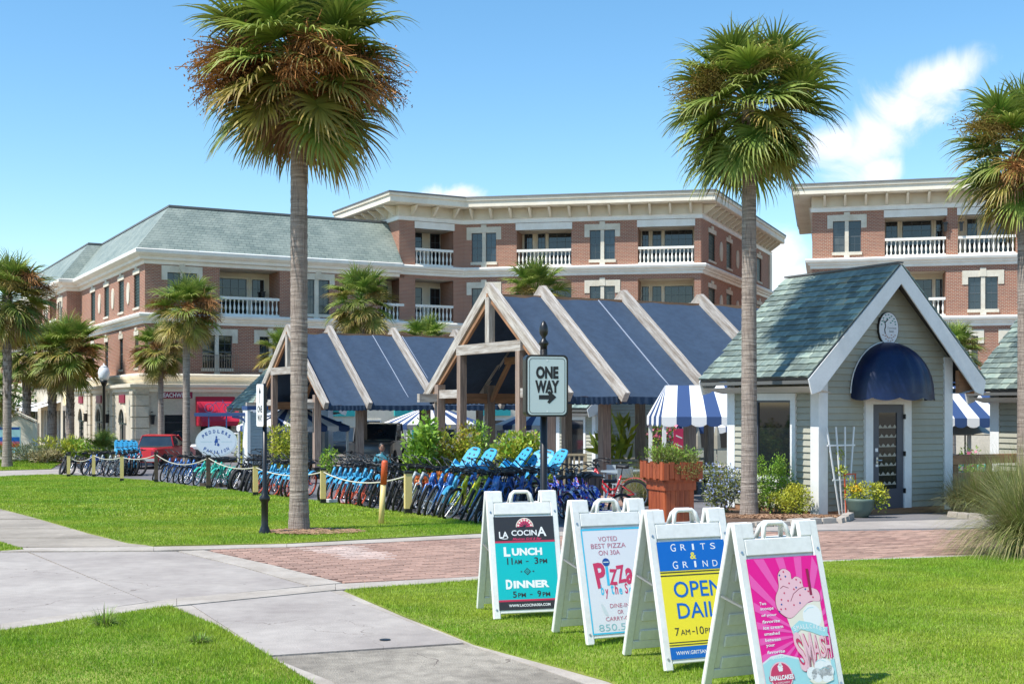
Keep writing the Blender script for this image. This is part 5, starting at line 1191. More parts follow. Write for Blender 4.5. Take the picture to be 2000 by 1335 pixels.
for s_ in (-1, 1): rk.tube([(-.7, .05 * s_, .70), (-.52, .06 * s_, .33)], .006, 4)
rack_me = rk.mesh('rack', M['black'])
def bike(loc, heading, lean, kind='step', col='bluep', rim='chrome', label='', group=None, seat=False, fat=False, fend=None, sc=1.0, fork=None):
    t = thing('bicycle', label, 'bicycle', loc, group=group, rot=(R(lean), 0, heading)); t.scale = (sc,) * 3
    ob('frame', bmesh_of(kind, 'frame', col), t); ob('fork', bmesh_of(kind, 'fork', fork or col), t); hbo = ob('handlebar', bmesh_of(kind, 'handlebar', 'black'), t); ob('grips', bmesh_of(kind, 'grips', 'grip'), hbo)
    ob('saddle', bmesh_of(kind, 'saddle', 'rubber'), t); ob('crankset', bmesh_of(kind, 'crankset', 'chrome' if col != 'blackp' else 'black'), t)
    if fend: ob('fenders', bmesh_of(kind, 'fenders', fend), t)
    ang_ = R(rr.uniform(-8, 26)); axd = Vector((-.29, 0, .957)); SM = Matrix.Translation((.395, 0, .70)) @ Matrix.Rotation(ang_, 4, axd) @ Matrix.Translation((-.395, 0, -.70))
    for x in (.56, -.52):
        w = ob('wheel', WF if fat else WM, t, (x, 0, .33 + (.01 if fat else 0))); ob('rim', rim_of(rim), w)
        if x > 0: w.matrix_local = SM @ Matrix.Translation((x, 0, .33))
    for o_ in t.children:
        if o_.name.split('.')[0] in ('fork', 'handlebar'): o_.matrix_local = SM
    if seat: s_ = ob('child_seat', seat_me, t); ob('slots', slot_me, s_); ob('rack', rack_me, t)
    return t
ORD = ['first', 'second', 'third', 'fourth', 'fifth', 'sixth', 'seventh', 'eighth', 'ninth', 'tenth', 'eleventh', 'twelfth', 'thirteenth', 'fourteenth', 'fifteenth', 'sixteenth', 'seventeenth', 'eighteenth', 'nineteenth', 'twentieth']
rr = random.Random(77)
HD = math.atan2(-.955, -.30)
def put(px, py, col, n, lab, kind='step', rim='chrome', lean=-11, hd=0, grp='bicycles lined up along the rope fence', **k):
    p = gp(px, py); d = Vector((math.cos(HD + hd), math.sin(HD + hd), 0)); c = p - d * .56; c.z = gz(c.y) + .006
    return bike(tuple(c), HD + hd + rr.uniform(-.05, .05), lean + rr.uniform(-2.5, 2.5), kind, col, rim, lab % ORD[n] if '%s' in lab else lab, grp, sc=rr.uniform(.98, 1.03), **k)
yl = lambda px: float(np.interp(px, [297, 330, 382, 450, 500, 575, 690, 740, 800, 860, 945], [938, 941, 949, 956, 965, 974, 987, 996, 1005, 1013, 1027]))
def row(pxs, col, lab, **k):
    for i, px in enumerate(pxs): put(px, yl(px), col, i, lab, **k)
row([299], 'blackp', 'dark bicycle at the left end of the roped row, by the red pickup', kind='mtb')
row([318, 330, 342, 354, 365], 'bluep', '%s of five royal blue bicycles near the left end of the roped row', lean=-13, fend='black')
row([382, 393, 404, 416], 'tealp', '%s of four teal green bicycles between the dark posts', lean=-14, fork='tealp', fend='tealp')
row([448, 459, 470, 481], 'blackp', '%s of four fat tyred black bicycles right of the teal ones', fat=True, kind='mtb')
row([500, 511, 522, 533, 544, 555, 566], 'skyp', '%s sky blue bicycle left of the tall palm trunk', rim='orangep', lean=-13, fend='skyp')
row([632, 644, 656, 668, 680, 691, 702], 'skyp', '%s sky blue bicycle right of the tall palm trunk', rim='orangep', lean=-13, fend='skyp')
row([714, 728, 742, 756, 770], 'blackp', '%s black bicycle between the sky blue ones and the orange tipped post', kind='mtb', rim='black', lean=-11)
row([782, 797], 'silverp', '%s silver framed bicycle just right of the orange tipped post', kind='mtb', lean=-19, fork='silverp')
row([814, 830, 846], 'bluep', '%s blue bicycle right of the yellow post', kind='step', lean=-19)
put(856, yl(856), 'skyp', 0, 'sky blue bicycle leaning beside the yellow framed ones', lean=-19, fend='skyp')
row([874, 896], 'yellowp', '%s lime yellow framed bicycle in the front row', lean=-22, fork='yellowp')
row([915, 932], 'bluep', '%s dark blue bicycle right of the yellow ones', lean=-21, kind='mtb')
put(941, yl(941), 'bluep', 0, 'blue bicycle half hidden behind the black and teal board sign', lean=-12)
# second rank behind, handlebars and seats showing
g2_ = 'second rank of bicycles behind the roped row'
for i, px in enumerate([486, 496, 507, 517]): 
    p = gp(px + 8, yl(px) - 22); c = Vector((p.x, p.y, gz(p.y))); bike(tuple(c), HD + math.pi, 9, 'mtb', 'greyp', 'chrome', '%s grey bicycle parked behind the pale hut corner board' % ORD[i], g2_, sc=1.08)
for i, px in enumerate([644, 660, 678, 700, 722]):
    p = gp(px + 20, yl(px) - 27); bike((p.x, p.y, gz(p.y)), HD + math.pi + .1, 8 + rr.uniform(-3, 3), 'mtb', 'blackp', 'black', '%s black bicycle of the rear rank, handlebars up behind the sky blue ones' % ORD[i], g2_, sc=1.04)
for i, px in enumerate([770, 800, 826, 850]):
    p = gp(px + 30, yl(px) - 34); bike((p.x, p.y, gz(p.y)), HD + math.pi + .35, 8, 'mtb', ['blackp', 'bluep', 'silverp', 'blackp'][i], 'chrome', ['black bicycle in the rear rank behind the silver ones', 'blue bicycle in the rear rank below the glossy shrub', 'silver bicycle in the rear rank below the orange flowers', 'black bicycle in the rear rank behind the yellow ones'][i], g2_)
# child seat bikes, stacked behind the yellow ones, backs up to the right
g3 = 'blue bicycles with pale blue child seats'
for i, (px, Y) in enumerate([(898, 25.2), (930, 25.6), (985, 25.4), (1018, 25.2), (1040, 26.1), (1072, 25.6)]):
    p = at(px - 36, Y); bike((p.x, p.y, p.z), R(222) + rr.uniform(-.35, .3), -12 + rr.uniform(-6, 5), 'step', 'navyp', 'chrome', '%s child seat bicycle from the left, pale blue seat raised behind the yellow frames' % ORD[i], g3, seat=True, sc=rr.uniform(.93, 1.0))
for i, (px, Y) in enumerate([(960, 22.8), (985, 23.2), (1012, 23.0), (1035, 23.6), (965, 24.3), (1000, 24.4)]):
    p = at(px, Y); bike((p.x, p.y, p.z), HD + rr.uniform(-.2, .2), -12, 'mtb' if i % 2 else 'step', 'navyp', 'chrome', '%s dark blue bicycle in the tangle left of the one way sign post' % ORD[i], 'dark blue bicycles round the one way post')
for i, (px, Y, h) in enumerate([(1096, 22.4, 175), (1120, 23.0, 168), (1138, 23.6, 172), (1158, 23.4, 160), (1112, 24.4, 180), (1148, 24.8, 170)]):
    p = at(px, Y); bike((p.x, p.y, p.z), R(h - 60), -10, 'step', 'flagp', 'chrome', '%s red, white and blue wrapped bicycle right of the one way post' % ORD[i], 'patriotic wrapped bicycles', fend='flagp', sc=.92)
p = at(1170, 22.2); bike((p.x, p.y, p.z), R(195), 0, 'step', 'flagp', 'chrome', 'rightmost red, white and blue bicycle, its rear wheel toward the planter', 'patriotic wrapped bicycles', sc=.82)
p = at(1194, 27.5); bike((p.x, p.y, p.z), R(165), 0, 'step', 'redp', 'chrome', 'red bicycle parked beyond the brown trash bin', fend='redp')
# left cluster
lc = [(118, 927, 'blackp', 'step', 'black bicycle at the far left end, wheel turned sideways', .5), (136, 928, 'greyp', 'mtb', 'dark grey bicycle second from the left end', .1), (166, 928, 'navyp', 'step', 'dark blue bicycle behind the leftmost yellow post', .05),
      (177, 928, 'navyp', 'step', 'dark blue bicycle between the two leftmost yellow posts', .05), (188, 929, 'silverp', 'step', 'pale silver bicycle just left of the second yellow post', 0), (203, 930, 'silverp', 'step', 'pale silver bicycle just right of the second yellow post', 0), (214, 930, 'silverp', 'step', 'pale silver bicycle in the middle of the left cluster', 0), (226, 930, 'silverp', 'step', 'pale silver bicycle left of the third yellow post', 0)]
for i, (px, py, c, k, lab, h) in enumerate(lc): put(px, py, c, 0, lab, kind=k, lean=-12, hd=h, fat=i < 2, fend='black' if i > 3 else None, grp='bicycles of the left cluster')
for i, px in enumerate([232, 243, 252, 262]):
    p = gp(px, 928); bike((p.x, p.y, gz(p.y)), HD + .9, -10, 'mtb', 'skyp' if i < 3 else 'blackp', 'black', '%s bicycle with raised blue child seat beside the red pickup' % ORD[i], 'left cluster bicycles with blue child seats', seat=True, fat=True, sc=1.08)

# ================================================================ POSTS AND ROPES
POSTS = []
def ropepost(px, py, topy, w, dark, lab):
    p = gp(px, py + 5); h = hz(topy, p.y) - p.z; t = thing('rope_post', lab, 'post', p, .3, 'posts of the rope fence')
    MB().box(-w / 2, w / 2, -w / 2, w / 2, .14 if not dark else 0, h - .02).build('shaft', M['poleyellow'] if not dark else M['woodwarm_dk'], t)
    MB().box(-w / 2 - .005, w / 2 + .005, -w / 2 - .005, w / 2 + .005, -.05, .139).build('dark_base', M['black'], t)
    MB().prism([(-w / 2 - .01, -w / 2 - .01), (w / 2 + .01, -w / 2 - .01), (w / 2 + .01, w / 2 + .01), (-w / 2 - .01, w / 2 + .01)], h - .02, h + .03, 'z').build('cap', M['black'], t)
    POSTS.append((p, h)); return t
M['woodwarm_dk'] = mat('dark_creosoted_post', (.10, .07, .05), .8, (.06, .045, .035), sc=3)
for a in [(134, 927, 888, .13, 0, 'leftmost yellow wooden rope post beside the far left bicycles'), (183, 927, 886, .13, 0, 'second yellow rope post from the left, before the silver bicycles'), (238, 936, 889, .13, 0, 'third yellow rope post, left of the red pickup'),
          (305, 938, 884, .13, 1, 'dark rope post right of the red pickup tail'), (407, 951, 890, .13, 1, 'dark rope post before the teal bicycles'), (499, 965, 908, .13, 0, 'yellow rope post just left of the near one way post'),
          (631, 980, 916, .12, 0, 'yellow rope post just right of the tall palm trunk'), (797, 1001, 922, .14, 0, 'yellow rope post with dark foot right of the orange tipped pole')]: ropepost(*a)
tb = thing('timber_sleeper', 'short dark timber lying at the foot of the dark rope post by the teal bicycles', 'timber', gp(410, 951)); MB().box(-.3, .9, -.12, .12, 0, .14).build('timber', M['woodwarm_dk'], tb)
def rope(i, j, sag, lab):
    (p, h), (q, k) = POSTS[i], POSTS[j]; a = p + Vector((0, 0, h - .06)); b = q + Vector((0, 0, k - .06)); m = MB()
    m.tube([a.lerp(b, s / 14) - Vector((0, 0, sag * 4 * (s / 14) * (1 - s / 14))) for s in range(15)], .015, 6); tag(m.build('rope', M['rope'], smooth=True), lab, 'rope', 'ropes strung between the posts')
rope(0, 1, .22, 'pale rope sagging between the two leftmost yellow posts'); rope(1, 2, .12, 'pale rope between the second and third yellow posts'); rope(2, 3, .12, 'pale rope running from the third yellow post past the pickup'); rope(3, 4, .28, 'pale rope sagging over the royal blue bicycles')
rope(4, 5, .15, 'pale rope over the teal and black bicycles'); rope(5, 6, .15, 'pale rope passing behind the tall palm trunk'); rope(6, 7, .2, 'pale rope dipping behind the orange tipped pole')
p = gp(744, 1026); t = thing('marker_pole', 'leaning round pole, yellow below and orange above, standing in the lawn', 'pole', p, 0, rot=(0, R(3.5), 0))
MB().lathe([(.05, -.05), (.05, .72)], 12).build('lower_pole', M['poleyellow'], t, smooth=True); MB().lathe([(.056, .721), (.056, 1.10), (.045, 1.135), (.0, 1.145)], 12).build('orange_top', M['poleorange'], t, smooth=True)
sk = thing('skateboard_rack', 'small white and red item lying on the grass by the yellow post', 'board', gp(655, 984)); MB().box(-.3, .25, -.1, .1, .05, .12).build('board', M['inkw'], sk); MB().box(.1, .3, -.12, .12, .0, .05).build('wheels', M['redp'], sk)

# ================================================================ VEHICLES
def wheelset(t, xs, y, r=.36, w=.22):
    for x in xs:
        for s_ in (-1, 1):
            o = ob('wheel', carw, t, (x, s_ * y, r)); ob('hubcap', carh, o)
carw = MB().lathe([(.19, -.1), (.34, -.11), (.37, -.06), (.37, .06), (.34, .11), (.19, .1)], 20); carw.v = [Vector((v.x, v.z, v.y)) for v in carw.v]; carw = carw.mesh('wheel', M['tyre'], smooth=True)
carh = MB().lathe([(.0, -.08), (.19, -.1), (.19, .1), (.0, .08)], 16); carh.v = [Vector((v.x, v.z, v.y)) for v in carh.v]; carh = carh.mesh('hubcap', M['chrome'], smooth=True)
def shell(secs):
    """loft of (x, [(y,z)...]) rings"""
    q = MB(); n = len(secs[0][1]); vs = []
    for x, r in secs: vs += [(x, a, b) for a, b in r]
    return q.add(vs, [(i * n + k, i * n + (k + 1) % n, (i + 1) * n + (k + 1) % n, (i + 1) * n + k) for i in range(len(secs) - 1) for k in range(n)] + [tuple(range(n)), tuple((len(secs) - 1) * n + k for k in range(n))])
def ring(w, z0, z1, b=.08, tum=0): return [(-w, z0 + b), (-w + b, z0), (w - b, z0), (w, z0 + b), (w - tum, z1 - b), (w - tum - b, z1), (-w + tum + b, z1), (-w + tum, z1 - b)]
def car(loc, rz, label, col, roofcol=None, L_=4.6, W_=.92, belt=1.0, top=1.5, cab=(-1.2, .9), cat='car', name='parked_car', pick=False, tum=.16, hood=.92):
    t = thing(name, label, cat, loc, rz)
    h = L_ / 2
    b = shell([(-h, ring(W_ - .08, .42, belt - .08)), (-h + .12, ring(W_, .32, belt)), (cab[0], ring(W_, .25, belt)), (cab[1], ring(W_, .25, belt)), (h - .5, ring(W_ - .01, .28, hood - .02)), (h - .08, ring(W_ - .06, .34, hood - .12)), (h, ring(W_ - .14, .42, hood - .22))])
    smooth_by(b.build('body', M[col], t), 35)
    if pick: MB().box(-h + .12, cab[0] - .08, -W_ + .1, W_ - .1, belt - .45, belt + .004).build('bed', M['void'], t)
    g = shell([(cab[0] - .05, ring(W_ - .05, belt - .02, belt + .02, .01, .01)), (cab[0] + (.12 if pick else .3), ring(W_ - .06, belt - .02, top - .03, .05, tum)), (cab[1] - .55, ring(W_ - .06, belt - .02, top - .03, .05, tum)), (cab[1] + .1, ring(W_ - .05, belt - .02, belt + .02, .01, .01))])
    smooth_by(g.build('windows', M['glass2'], t), 30)
    r = shell([(cab[0] + (.08 if pick else .26), ring(W_ - .06 - tum, top - .05, top - .01, .02, .02)), (cab[0] + .5, ring(W_ - .05 - tum, top - .05, top + .03, .03, .04)), (cab[1] - .6, ring(W_ - .05 - tum, top - .05, top, .03, .04))]); smooth_by(r.build('roof', M[roofcol or col], t), 35)
    q = MB()
    for s_ in (-1, 1):
        for x0, x1 in ((cab[0] + .02, cab[0] + (.14 if pick else .32)), (cab[1] + .06, cab[1] - .56)): q.beam((x0, s_ * (W_ - .06), belt), (x1, s_ * (W_ - .05 - tum), top - .02), .05, .06)
    q.build('pillar', M[col], t)
    for s_ in (-1, 1):
        MB().box(h - .10, h - .01, s_ * (W_ - .32) - .13, s_ * (W_ - .32) + .13, .58, .74).build('headlight', M['lampglass'], t); MB().box(-h - .005, -h + .05, s_ * (W_ - .18) - .08, s_ * (W_ - .18) + .08, .62, .86).build('tail_light', M['p_maroon'], t)
        MB().box(cab[1] - .15, cab[1], s_ * (W_ + .12) - .10, s_ * (W_ + .12) + .08, belt - .02, belt + .16).build('mirror', M['black'], t)
    MB().box(-h - .06, -h + .04, -W_ + .06, W_ - .06, .38, .52).build('bumper', M['chrome' if pick else 'black'], t); MB().box(h - .06, h + .05, -W_ + .1, W_ - .1, .34, .50).build('bumper', M['black'], t)
    MB().box(-h - .065, -h - .06, -.15, .15, .56, .70).build('number_plate', M['inkw'], t)
    wheelset(t, (-h + .95, h - .9), W_ - .08); return t
p = at(311, 60.5); car((p.x, p.y, p.z), R(82), 'red pickup truck seen from behind among the bicycles', 'redp', L_=4.9, W_=.93, belt=1.02, top=1.55, cab=(-.4, 1.1), cat='pickup', name='pickup_truck', pick=True)
p = at(432, 66); car((p.x, p.y, p.z), R(195), 'white car half hidden behind the oval bicycle shop sign', 'whitep', L_=4.5, belt=.98, top=1.5)
p = at(665, 64); car((p.x, p.y, p.z), R(262), 'dark sport utility vehicle under the striped canopy right of the palm trunk', 'greyp', L_=4.7, W_=.98, belt=1.15, top=1.85, tum=.1, hood=1.1, cat='car')
p = at(744, 58); p.z += .25; car((p.x, p.y, p.z), R(265), 'boxy jeep like vehicle with cream hard top seen through the farther pavilion', 'greyp', 'creamp', L_=4.0, W_=.86, belt=1.15, top=1.88, tum=.03, hood=1.12, cab=(-1.4, .75), cat='car')
# ================================================================ BOARD SIGNS
def fit(parent, s, cx, cy, w, h, m, z=.0015, rot=0, bold=0, shear=0, name='lettering'):
    """lettering fitted into a box w x h centred on (cx, cy) of the parent's own xy plane"""
    c = bpy.data.curves.new(name, 'FONT'); c.body = s; c.size = 1; c.offset = bold; c.resolution_u = 3; c.shear = shear; c.space_line = .9
    tmp = bpy.data.objects.new(name, c); me = bpy.data.meshes.new_from_object(tmp); bpy.data.objects.remove(tmp)
    co = np.empty(len(me.vertices) * 3); me.vertices.foreach_get('co', co); co = co.reshape(-1, 3); lo, hi = co.min(0), co.max(0); k = h / (hi[1] - lo[1]); kx = (w / (hi[0] - lo[0])) if w else k
    co = (co - (lo + hi) / 2) * np.array([kx, k, 1]); a = R(rot); x = co[:, 0] * math.cos(a) - co[:, 1] * math.sin(a); y = co[:, 0] * math.sin(a) + co[:, 1] * math.cos(a)
    co = np.stack([x, y, np.zeros(len(x))], 1); me.vertices.foreach_set('co', co.ravel()); me.materials.clear(); me.materials.append(M[m]); me.update()
    return ob(name, me, parent, (cx, cy, z))
def flat(parent, polys, m, z=.001, name='print'):
    if len(polys) == 2: flat(parent, polys[:1], m, z, name); polys = polys[1:]
    me = bpy.data.meshes.new(name); V, Fs = [], []
    for p in polys: Fs.append(list(range(len(V), len(V) + len(p)))); V += [(a, b, 0) for a, b in p]
    me.from_pydata(V, [], Fs); me.materials.append(M[m]); return ob(name, me, parent, (0, 0, z))
def circ(cx, cy, r, n=20, ry=None, a0=0, a1=360): return [(cx + r * math.cos(R(a0 + (a1 - a0) * k / n)), cy + (ry or r) * math.sin(R(a0 + (a1 - a0) * k / n))) for k in range(n + (a1 - a0 < 360))]
def rect(x0, y0, x1, y1): return [(x0, y0), (x1, y0), (x1, y1), (x0, y1)]
def bez(pts, n=8):
    out = []
    for i in range(len(pts)):
        p0, p1, p2, p3 = pts[i - 1], pts[i], pts[(i + 1) % len(pts)], pts[(i + 2) % len(pts)]
        for k in range(n):
            t = k / n; out.append(tuple(.5 * ((2 * p1[j]) + (-p0[j] + p2[j]) * t + (2 * p0[j] - 5 * p1[j] + 4 * p2[j] - p3[j]) * t * t + (-p0[j] + 3 * p1[j] - 3 * p2[j] + p3[j]) * t ** 3) for j in (0, 1)))
    return out
def line(pts, w):
    out = []
    for i in range(len(pts) - 1):
        a, b = Vector(pts[i]), Vector(pts[i + 1]); d = (b - a).normalized(); n = Vector((-d.y, d.x)) * w / 2; out.append([tuple(a - n), tuple(b - n), tuple(b + n), tuple(a + n)])
    return out
PW, PH, LEG, TILT = .66, 1.14, 1.14, 15.5
def aframe(px, Y, rz, label, art, nleg=0):
    """px, Y: top left corner of the front board"""
    d = Vector((math.cos(rz), math.sin(rz), 0)); c = Vector(((px - 1000) / F * Y, Y, 0)) + d * PW / 2; c.z = gz(c.y) + .035
    t = thing('board_sign', label, 'sign', c, rz, 'white folding board signs on the lawn')
    HT_ = PH * math.cos(R(TILT))
    for sgn, nm in ((-1, 'front_panel'), (1, 'back_panel')):
        q = MB(); q.T = Matrix.Translation((0, 0, HT_)) @ Matrix.Rotation(R(TILT) * sgn, 4, 'X')
        # local: panel hangs down from the hinge, z 0 .. -PH ; y is its thickness
        w = PW / 2; o = sgn * .016
        fr = [(-w, -w + .065), (w - .065, w)]
        for a, b in fr: q.box(a, b, o - .019, o + .019, -PH, -.0)
        q.box(-w + .065, w - .065, o - .018, o + .018, -.215, -.105); q.box(-w + .065, w - .065, o - .018, o + .018, -PH + .045, -PH + .115); q.box(-w + .065, w - .065, o - .008, o + .008, -PH + .115, -.215)
        q.box(-w + .05, -w + .15, o - .019, o + .017, -.105, -.0); q.box(w - .15, w - .05, o - .019, o + .017, -.105, -.0)
        if sgn > 0: pass
        for k in range(5):
            z0 = -.32 - k * .155; q.box(-w + .11, w - .11, o - sgn * .022, o - sgn * .008, z0 - .085, z0)
        # raised ribs on the inner face
        p = q.build(nm, M['plastic'] if sgn < 0 else M['plastic'], t); bevel(p, .006, 1)
        # handle loop
        hq = MB(); hq.T = q.T; hw = .085 if sgn < 0 else .082
        pts = [(-hw - .02, o, -.115), (-hw, o, -.03), (-hw + .025, o, -.006), (hw - .025, o, -.006), (hw, o, -.03), (hw + .02, o, -.115)]
        hq.tube(pts, .016, 8); hq.build('handle', M['plastic'], p, smooth=True)
        for x, z in ((-w + .03, -.19), (w - .03, -.19), (-w + .03, -PH + .08), (w - .03, -PH + .08)):
            sq = MB(); sq.T = q.T; sq.tube([(x, o + sgn * .019, z), (x, o + sgn * .024, z)], .009, 8); sq.build('screw', M['chrome'], p)
        if sgn < 0:
            e = bpy.data.objects.new('poster', None)
            pm = MB(); pm.add([(0, 0, 0), (.555, 0, 0), (.555, .83, 0), (0, .83, 0)], [(0, 1, 2, 3)]); pw_, ph_ = .555, .83
            po = ob('poster', pm.mesh('poster', M[art.base], fixn=False), t)
            po.matrix_local = q.T @ Matrix.Translation((-.555 / 2, o - .0215, -PH + .075)) @ Matrix.Rotation(R(90), 4, 'X') 
            art(po)
    # side arm brace between panels and knob
    MB().beam((-PW / 2 + .02, -.12, .58), (-PW / 2 + .02, .12, .62), .02, .012).build('spreader', M['chrome'], t); MB().beam((PW / 2 - .02, -.12, .58), (PW / 2 - .02, .12, .62), .02, .012).build('spreader', M['chrome'], t)
    return t
W_, H_ = .555, .83
def art1(p):
    flat(p, [rect(0, .61, W_, H_), rect(0, 0, W_, .075)], 'p_black'); flat(p, [rect(0, .595, W_, .612), rect(0, .073, W_, .090)], 'p_red', .0012)
    # fan logo
    flat(p, [circ(.285, .735, .082, 18, a0=0, a1=180)], 'p_cream', .0013); flat(p, [circ(.285, .735, .074, 18, a0=0, a1=180)], 'p_crimson', .0016)
    for k in range(7):
        a = 12 + k * 26; flat(p, [circ(.285 + .06 * math.cos(R(a)), .737 + .06 * math.sin(R(a)), .010, 8)], 'p_cream', .002); flat(p, line([(.285, .737), (.285 + .045 * math.cos(R(a + 13)), .737 + .045 * math.sin(R(a + 13)))], .005), 'p_black', .0022)
    fit(p, 'LA', .085, .668, .085, .058, 'inkw', bold=.02); fit(p, 'COCIN', .275, .682, .235, .05, 'inkw', bold=.02); fit(p, 'A', .44, .69, .085, .085, 'inkw', bold=.02)
    flat(p, line([(.05, .638), (.09, .630), (.12, .634)], .006), 'inkw', .0016); fit(p, 'Mexican Grill & Bar', .30, .628, .27, .022, 'p_crimson', .0018, shear=.3, bold=.02)
    for s, y, w, h in (('L', .515, .06, .085), ('D', .225, .06, .085)): fit(p, s, .105, y, w, h, 'inkw', bold=.05)
    fit(p, 'UNCH', .29, .512, .28, .068, 'inkw', bold=.05); fit(p, 'INNER', .31, .222, .33, .066, 'inkw', bold=.05)
    for s, x, y, w, h in (('11', .125, .43, .05, .06), ('AM', .20, .423, .07, .040), ('-', .285, .425, .025, .007), ('3', .37, .43, .035, .06), ('PM', .435, .423, .07, .040), ('5', .15, .135, .035, .055), ('PM', .215, .128, .07, .038), ('-', .30, .13, .025, .007), ('9', .375, .135, .035, .055), ('PM', .44, .128, .07, .038)): fit(p, s, x, y, w, h, 'p_black', bold=.015)
    for r_, m_, z in ((.032, 'p_black', .0015), (.022, 'p_teal', .002), (.012, 'p_black', .0025), (.006, 'p_teal', .003)): flat(p, [[(.28 - r_, .335), (.28, .335 - r_), (.28 + r_, .335), (.28, .335 + r_)]], m_, z)
    flat(p, [[(.215, .335), (.225, .328), (.235, .335), (.225, .342)], [(.325, .335), (.335, .328), (.345, .335), (.335, .342)]], 'p_black', .0015)
    fit(p, 'WWW.LACOCINA30A.COM', .28, .038, .38, .024, 'inkw', bold=.02)
art1.base = 'p_teal'
def art2(p):
    for r_ in (rect(0, 0, W_, .012), rect(0, H_ - .014, W_, H_), rect(0, .012, .012, H_ - .014), rect(W_ - .012, .012, W_, H_ - .014)): flat(p, [r_], 'p_cyan')
    for s, y, w in (('VOTED', .745, .17), ('BEST PIZZA', .69, .31), ('ON 30A', .635, .19)): fit(p, s, .275, y, w, .038, 'p_rose', bold=0)
    fit(p, 'P', .175, .46, .095, .20, 'p_crimson', rot=6, bold=.035); fit(p, 'l', .235, .45, .022, .15, 'p_cyan', bold=.03); flat(p, [circ(.235, .56, .032, 18)], 'p_navy', .002); flat(p, [rect(.212, .556, .258, .564)], 'p_mint', .0025)
    fit(p, 'Z', .285, .44, .07, .125, 'p_crimson', rot=-4, bold=.03); fit(p, 'Z', .355, .46, .075, .14, 'p_crimson', rot=5, bold=.03); fit(p, 'a', .43, .44, .07, .13, 'p_crimson', bold=.035)
    x = .175
    for i, (ch, m_) in enumerate(zip('by the Sea', ['p_cyan', 'p_crimson', '', 'p_cyan', 'p_crimson', 'p_cyan', '', 'p_crimson', 'p_cyan', 'p_crimson'])):
        if ch != ' ': fit(p, ch, x, .325 + (.02 if ch in 'bthS' else (-.015 if ch == 'y' else 0)), .026, .082 if ch in 'bthS' else (.075 if ch == 'y' else .05), m_, bold=.02)
        x += .036 if ch != ' ' else .016
    for s, y, w in (('DINE-IN', .215, .17), ('OR', .165, .05), ('CARRY-OUT', .115, .27)): fit(p, s, .31, y, w, .032, 'p_rose')
    fit(p, '850.534.', .29, .05, .37, .052, 'p_greenblue', bold=-.005)
    flat(p, [bez([(.15, .235), (.175, .215), (.19, .18), (.20, .14), (.175, .15), (.155, .19)], 4)], 'p_signgrey', .0012)
art2.base = 'p_white'
_a2 = art2
def art2(p):
    _a2(p)
    for o in p.children:
        if o.name.startswith('lettering'): o.location.x -= .045
    for o in [c for c in p.children if c.name.startswith('print')]:
        xs = [v.co.x for v in o.data.vertices]
        if min(xs) > .05 and max(xs) < .5: o.location.x -= .045
art2.base = 'p_white'
def art3(p):
    flat(p, [rect(0, .62, W_, H_), rect(0, 0, W_, .085)], 'p_blue'); flat(p, [rect(0, .605, W_, .613), rect(0, .582, W_, .590), rect(0, .095, W_, .101), rect(0, .113, W_, .119)], 'p_black', .0013)
    for i, ch in enumerate('GRITS'): fit(p, ch, .13 + i * .082, .785, .016 if ch == 'I' else .042, .055 if i == 0 else .045, 'inkw')
    for i, ch in enumerate('GRIND'): fit(p, ch, .13 + i * .082, .66, .016 if ch == 'I' else .042, .055 if i == 0 else .045, 'inkw')
    fit(p, '&', .285, .722, .05, .05, 'p_yellow', bold=.02)
    fit(p, 'OPEN', .29, .485, .40, .115, 'p_blue', bold=.01); fit(p, 'DAILY', .31, .335, .42, .11, 'p_blue', bold=.01)
    fit(p, '7', .075, .19, .035, .055, 'p_black'); fit(p, 'AM', .14, .184, .075, .038, 'p_black'); fit(p, '-', .205, .185, .022, .006, 'p_black'); fit(p, '10', .26, .19, .06, .055, 'p_black'); fit(p, 'PM', .335, .184, .07, .038, 'p_black')
    fit(p, 'WWW.GRITSANDGRIND.COM', .28, .042, .47, .026, 'inkw', bold=.01)
art3.base = 'p_yellow'
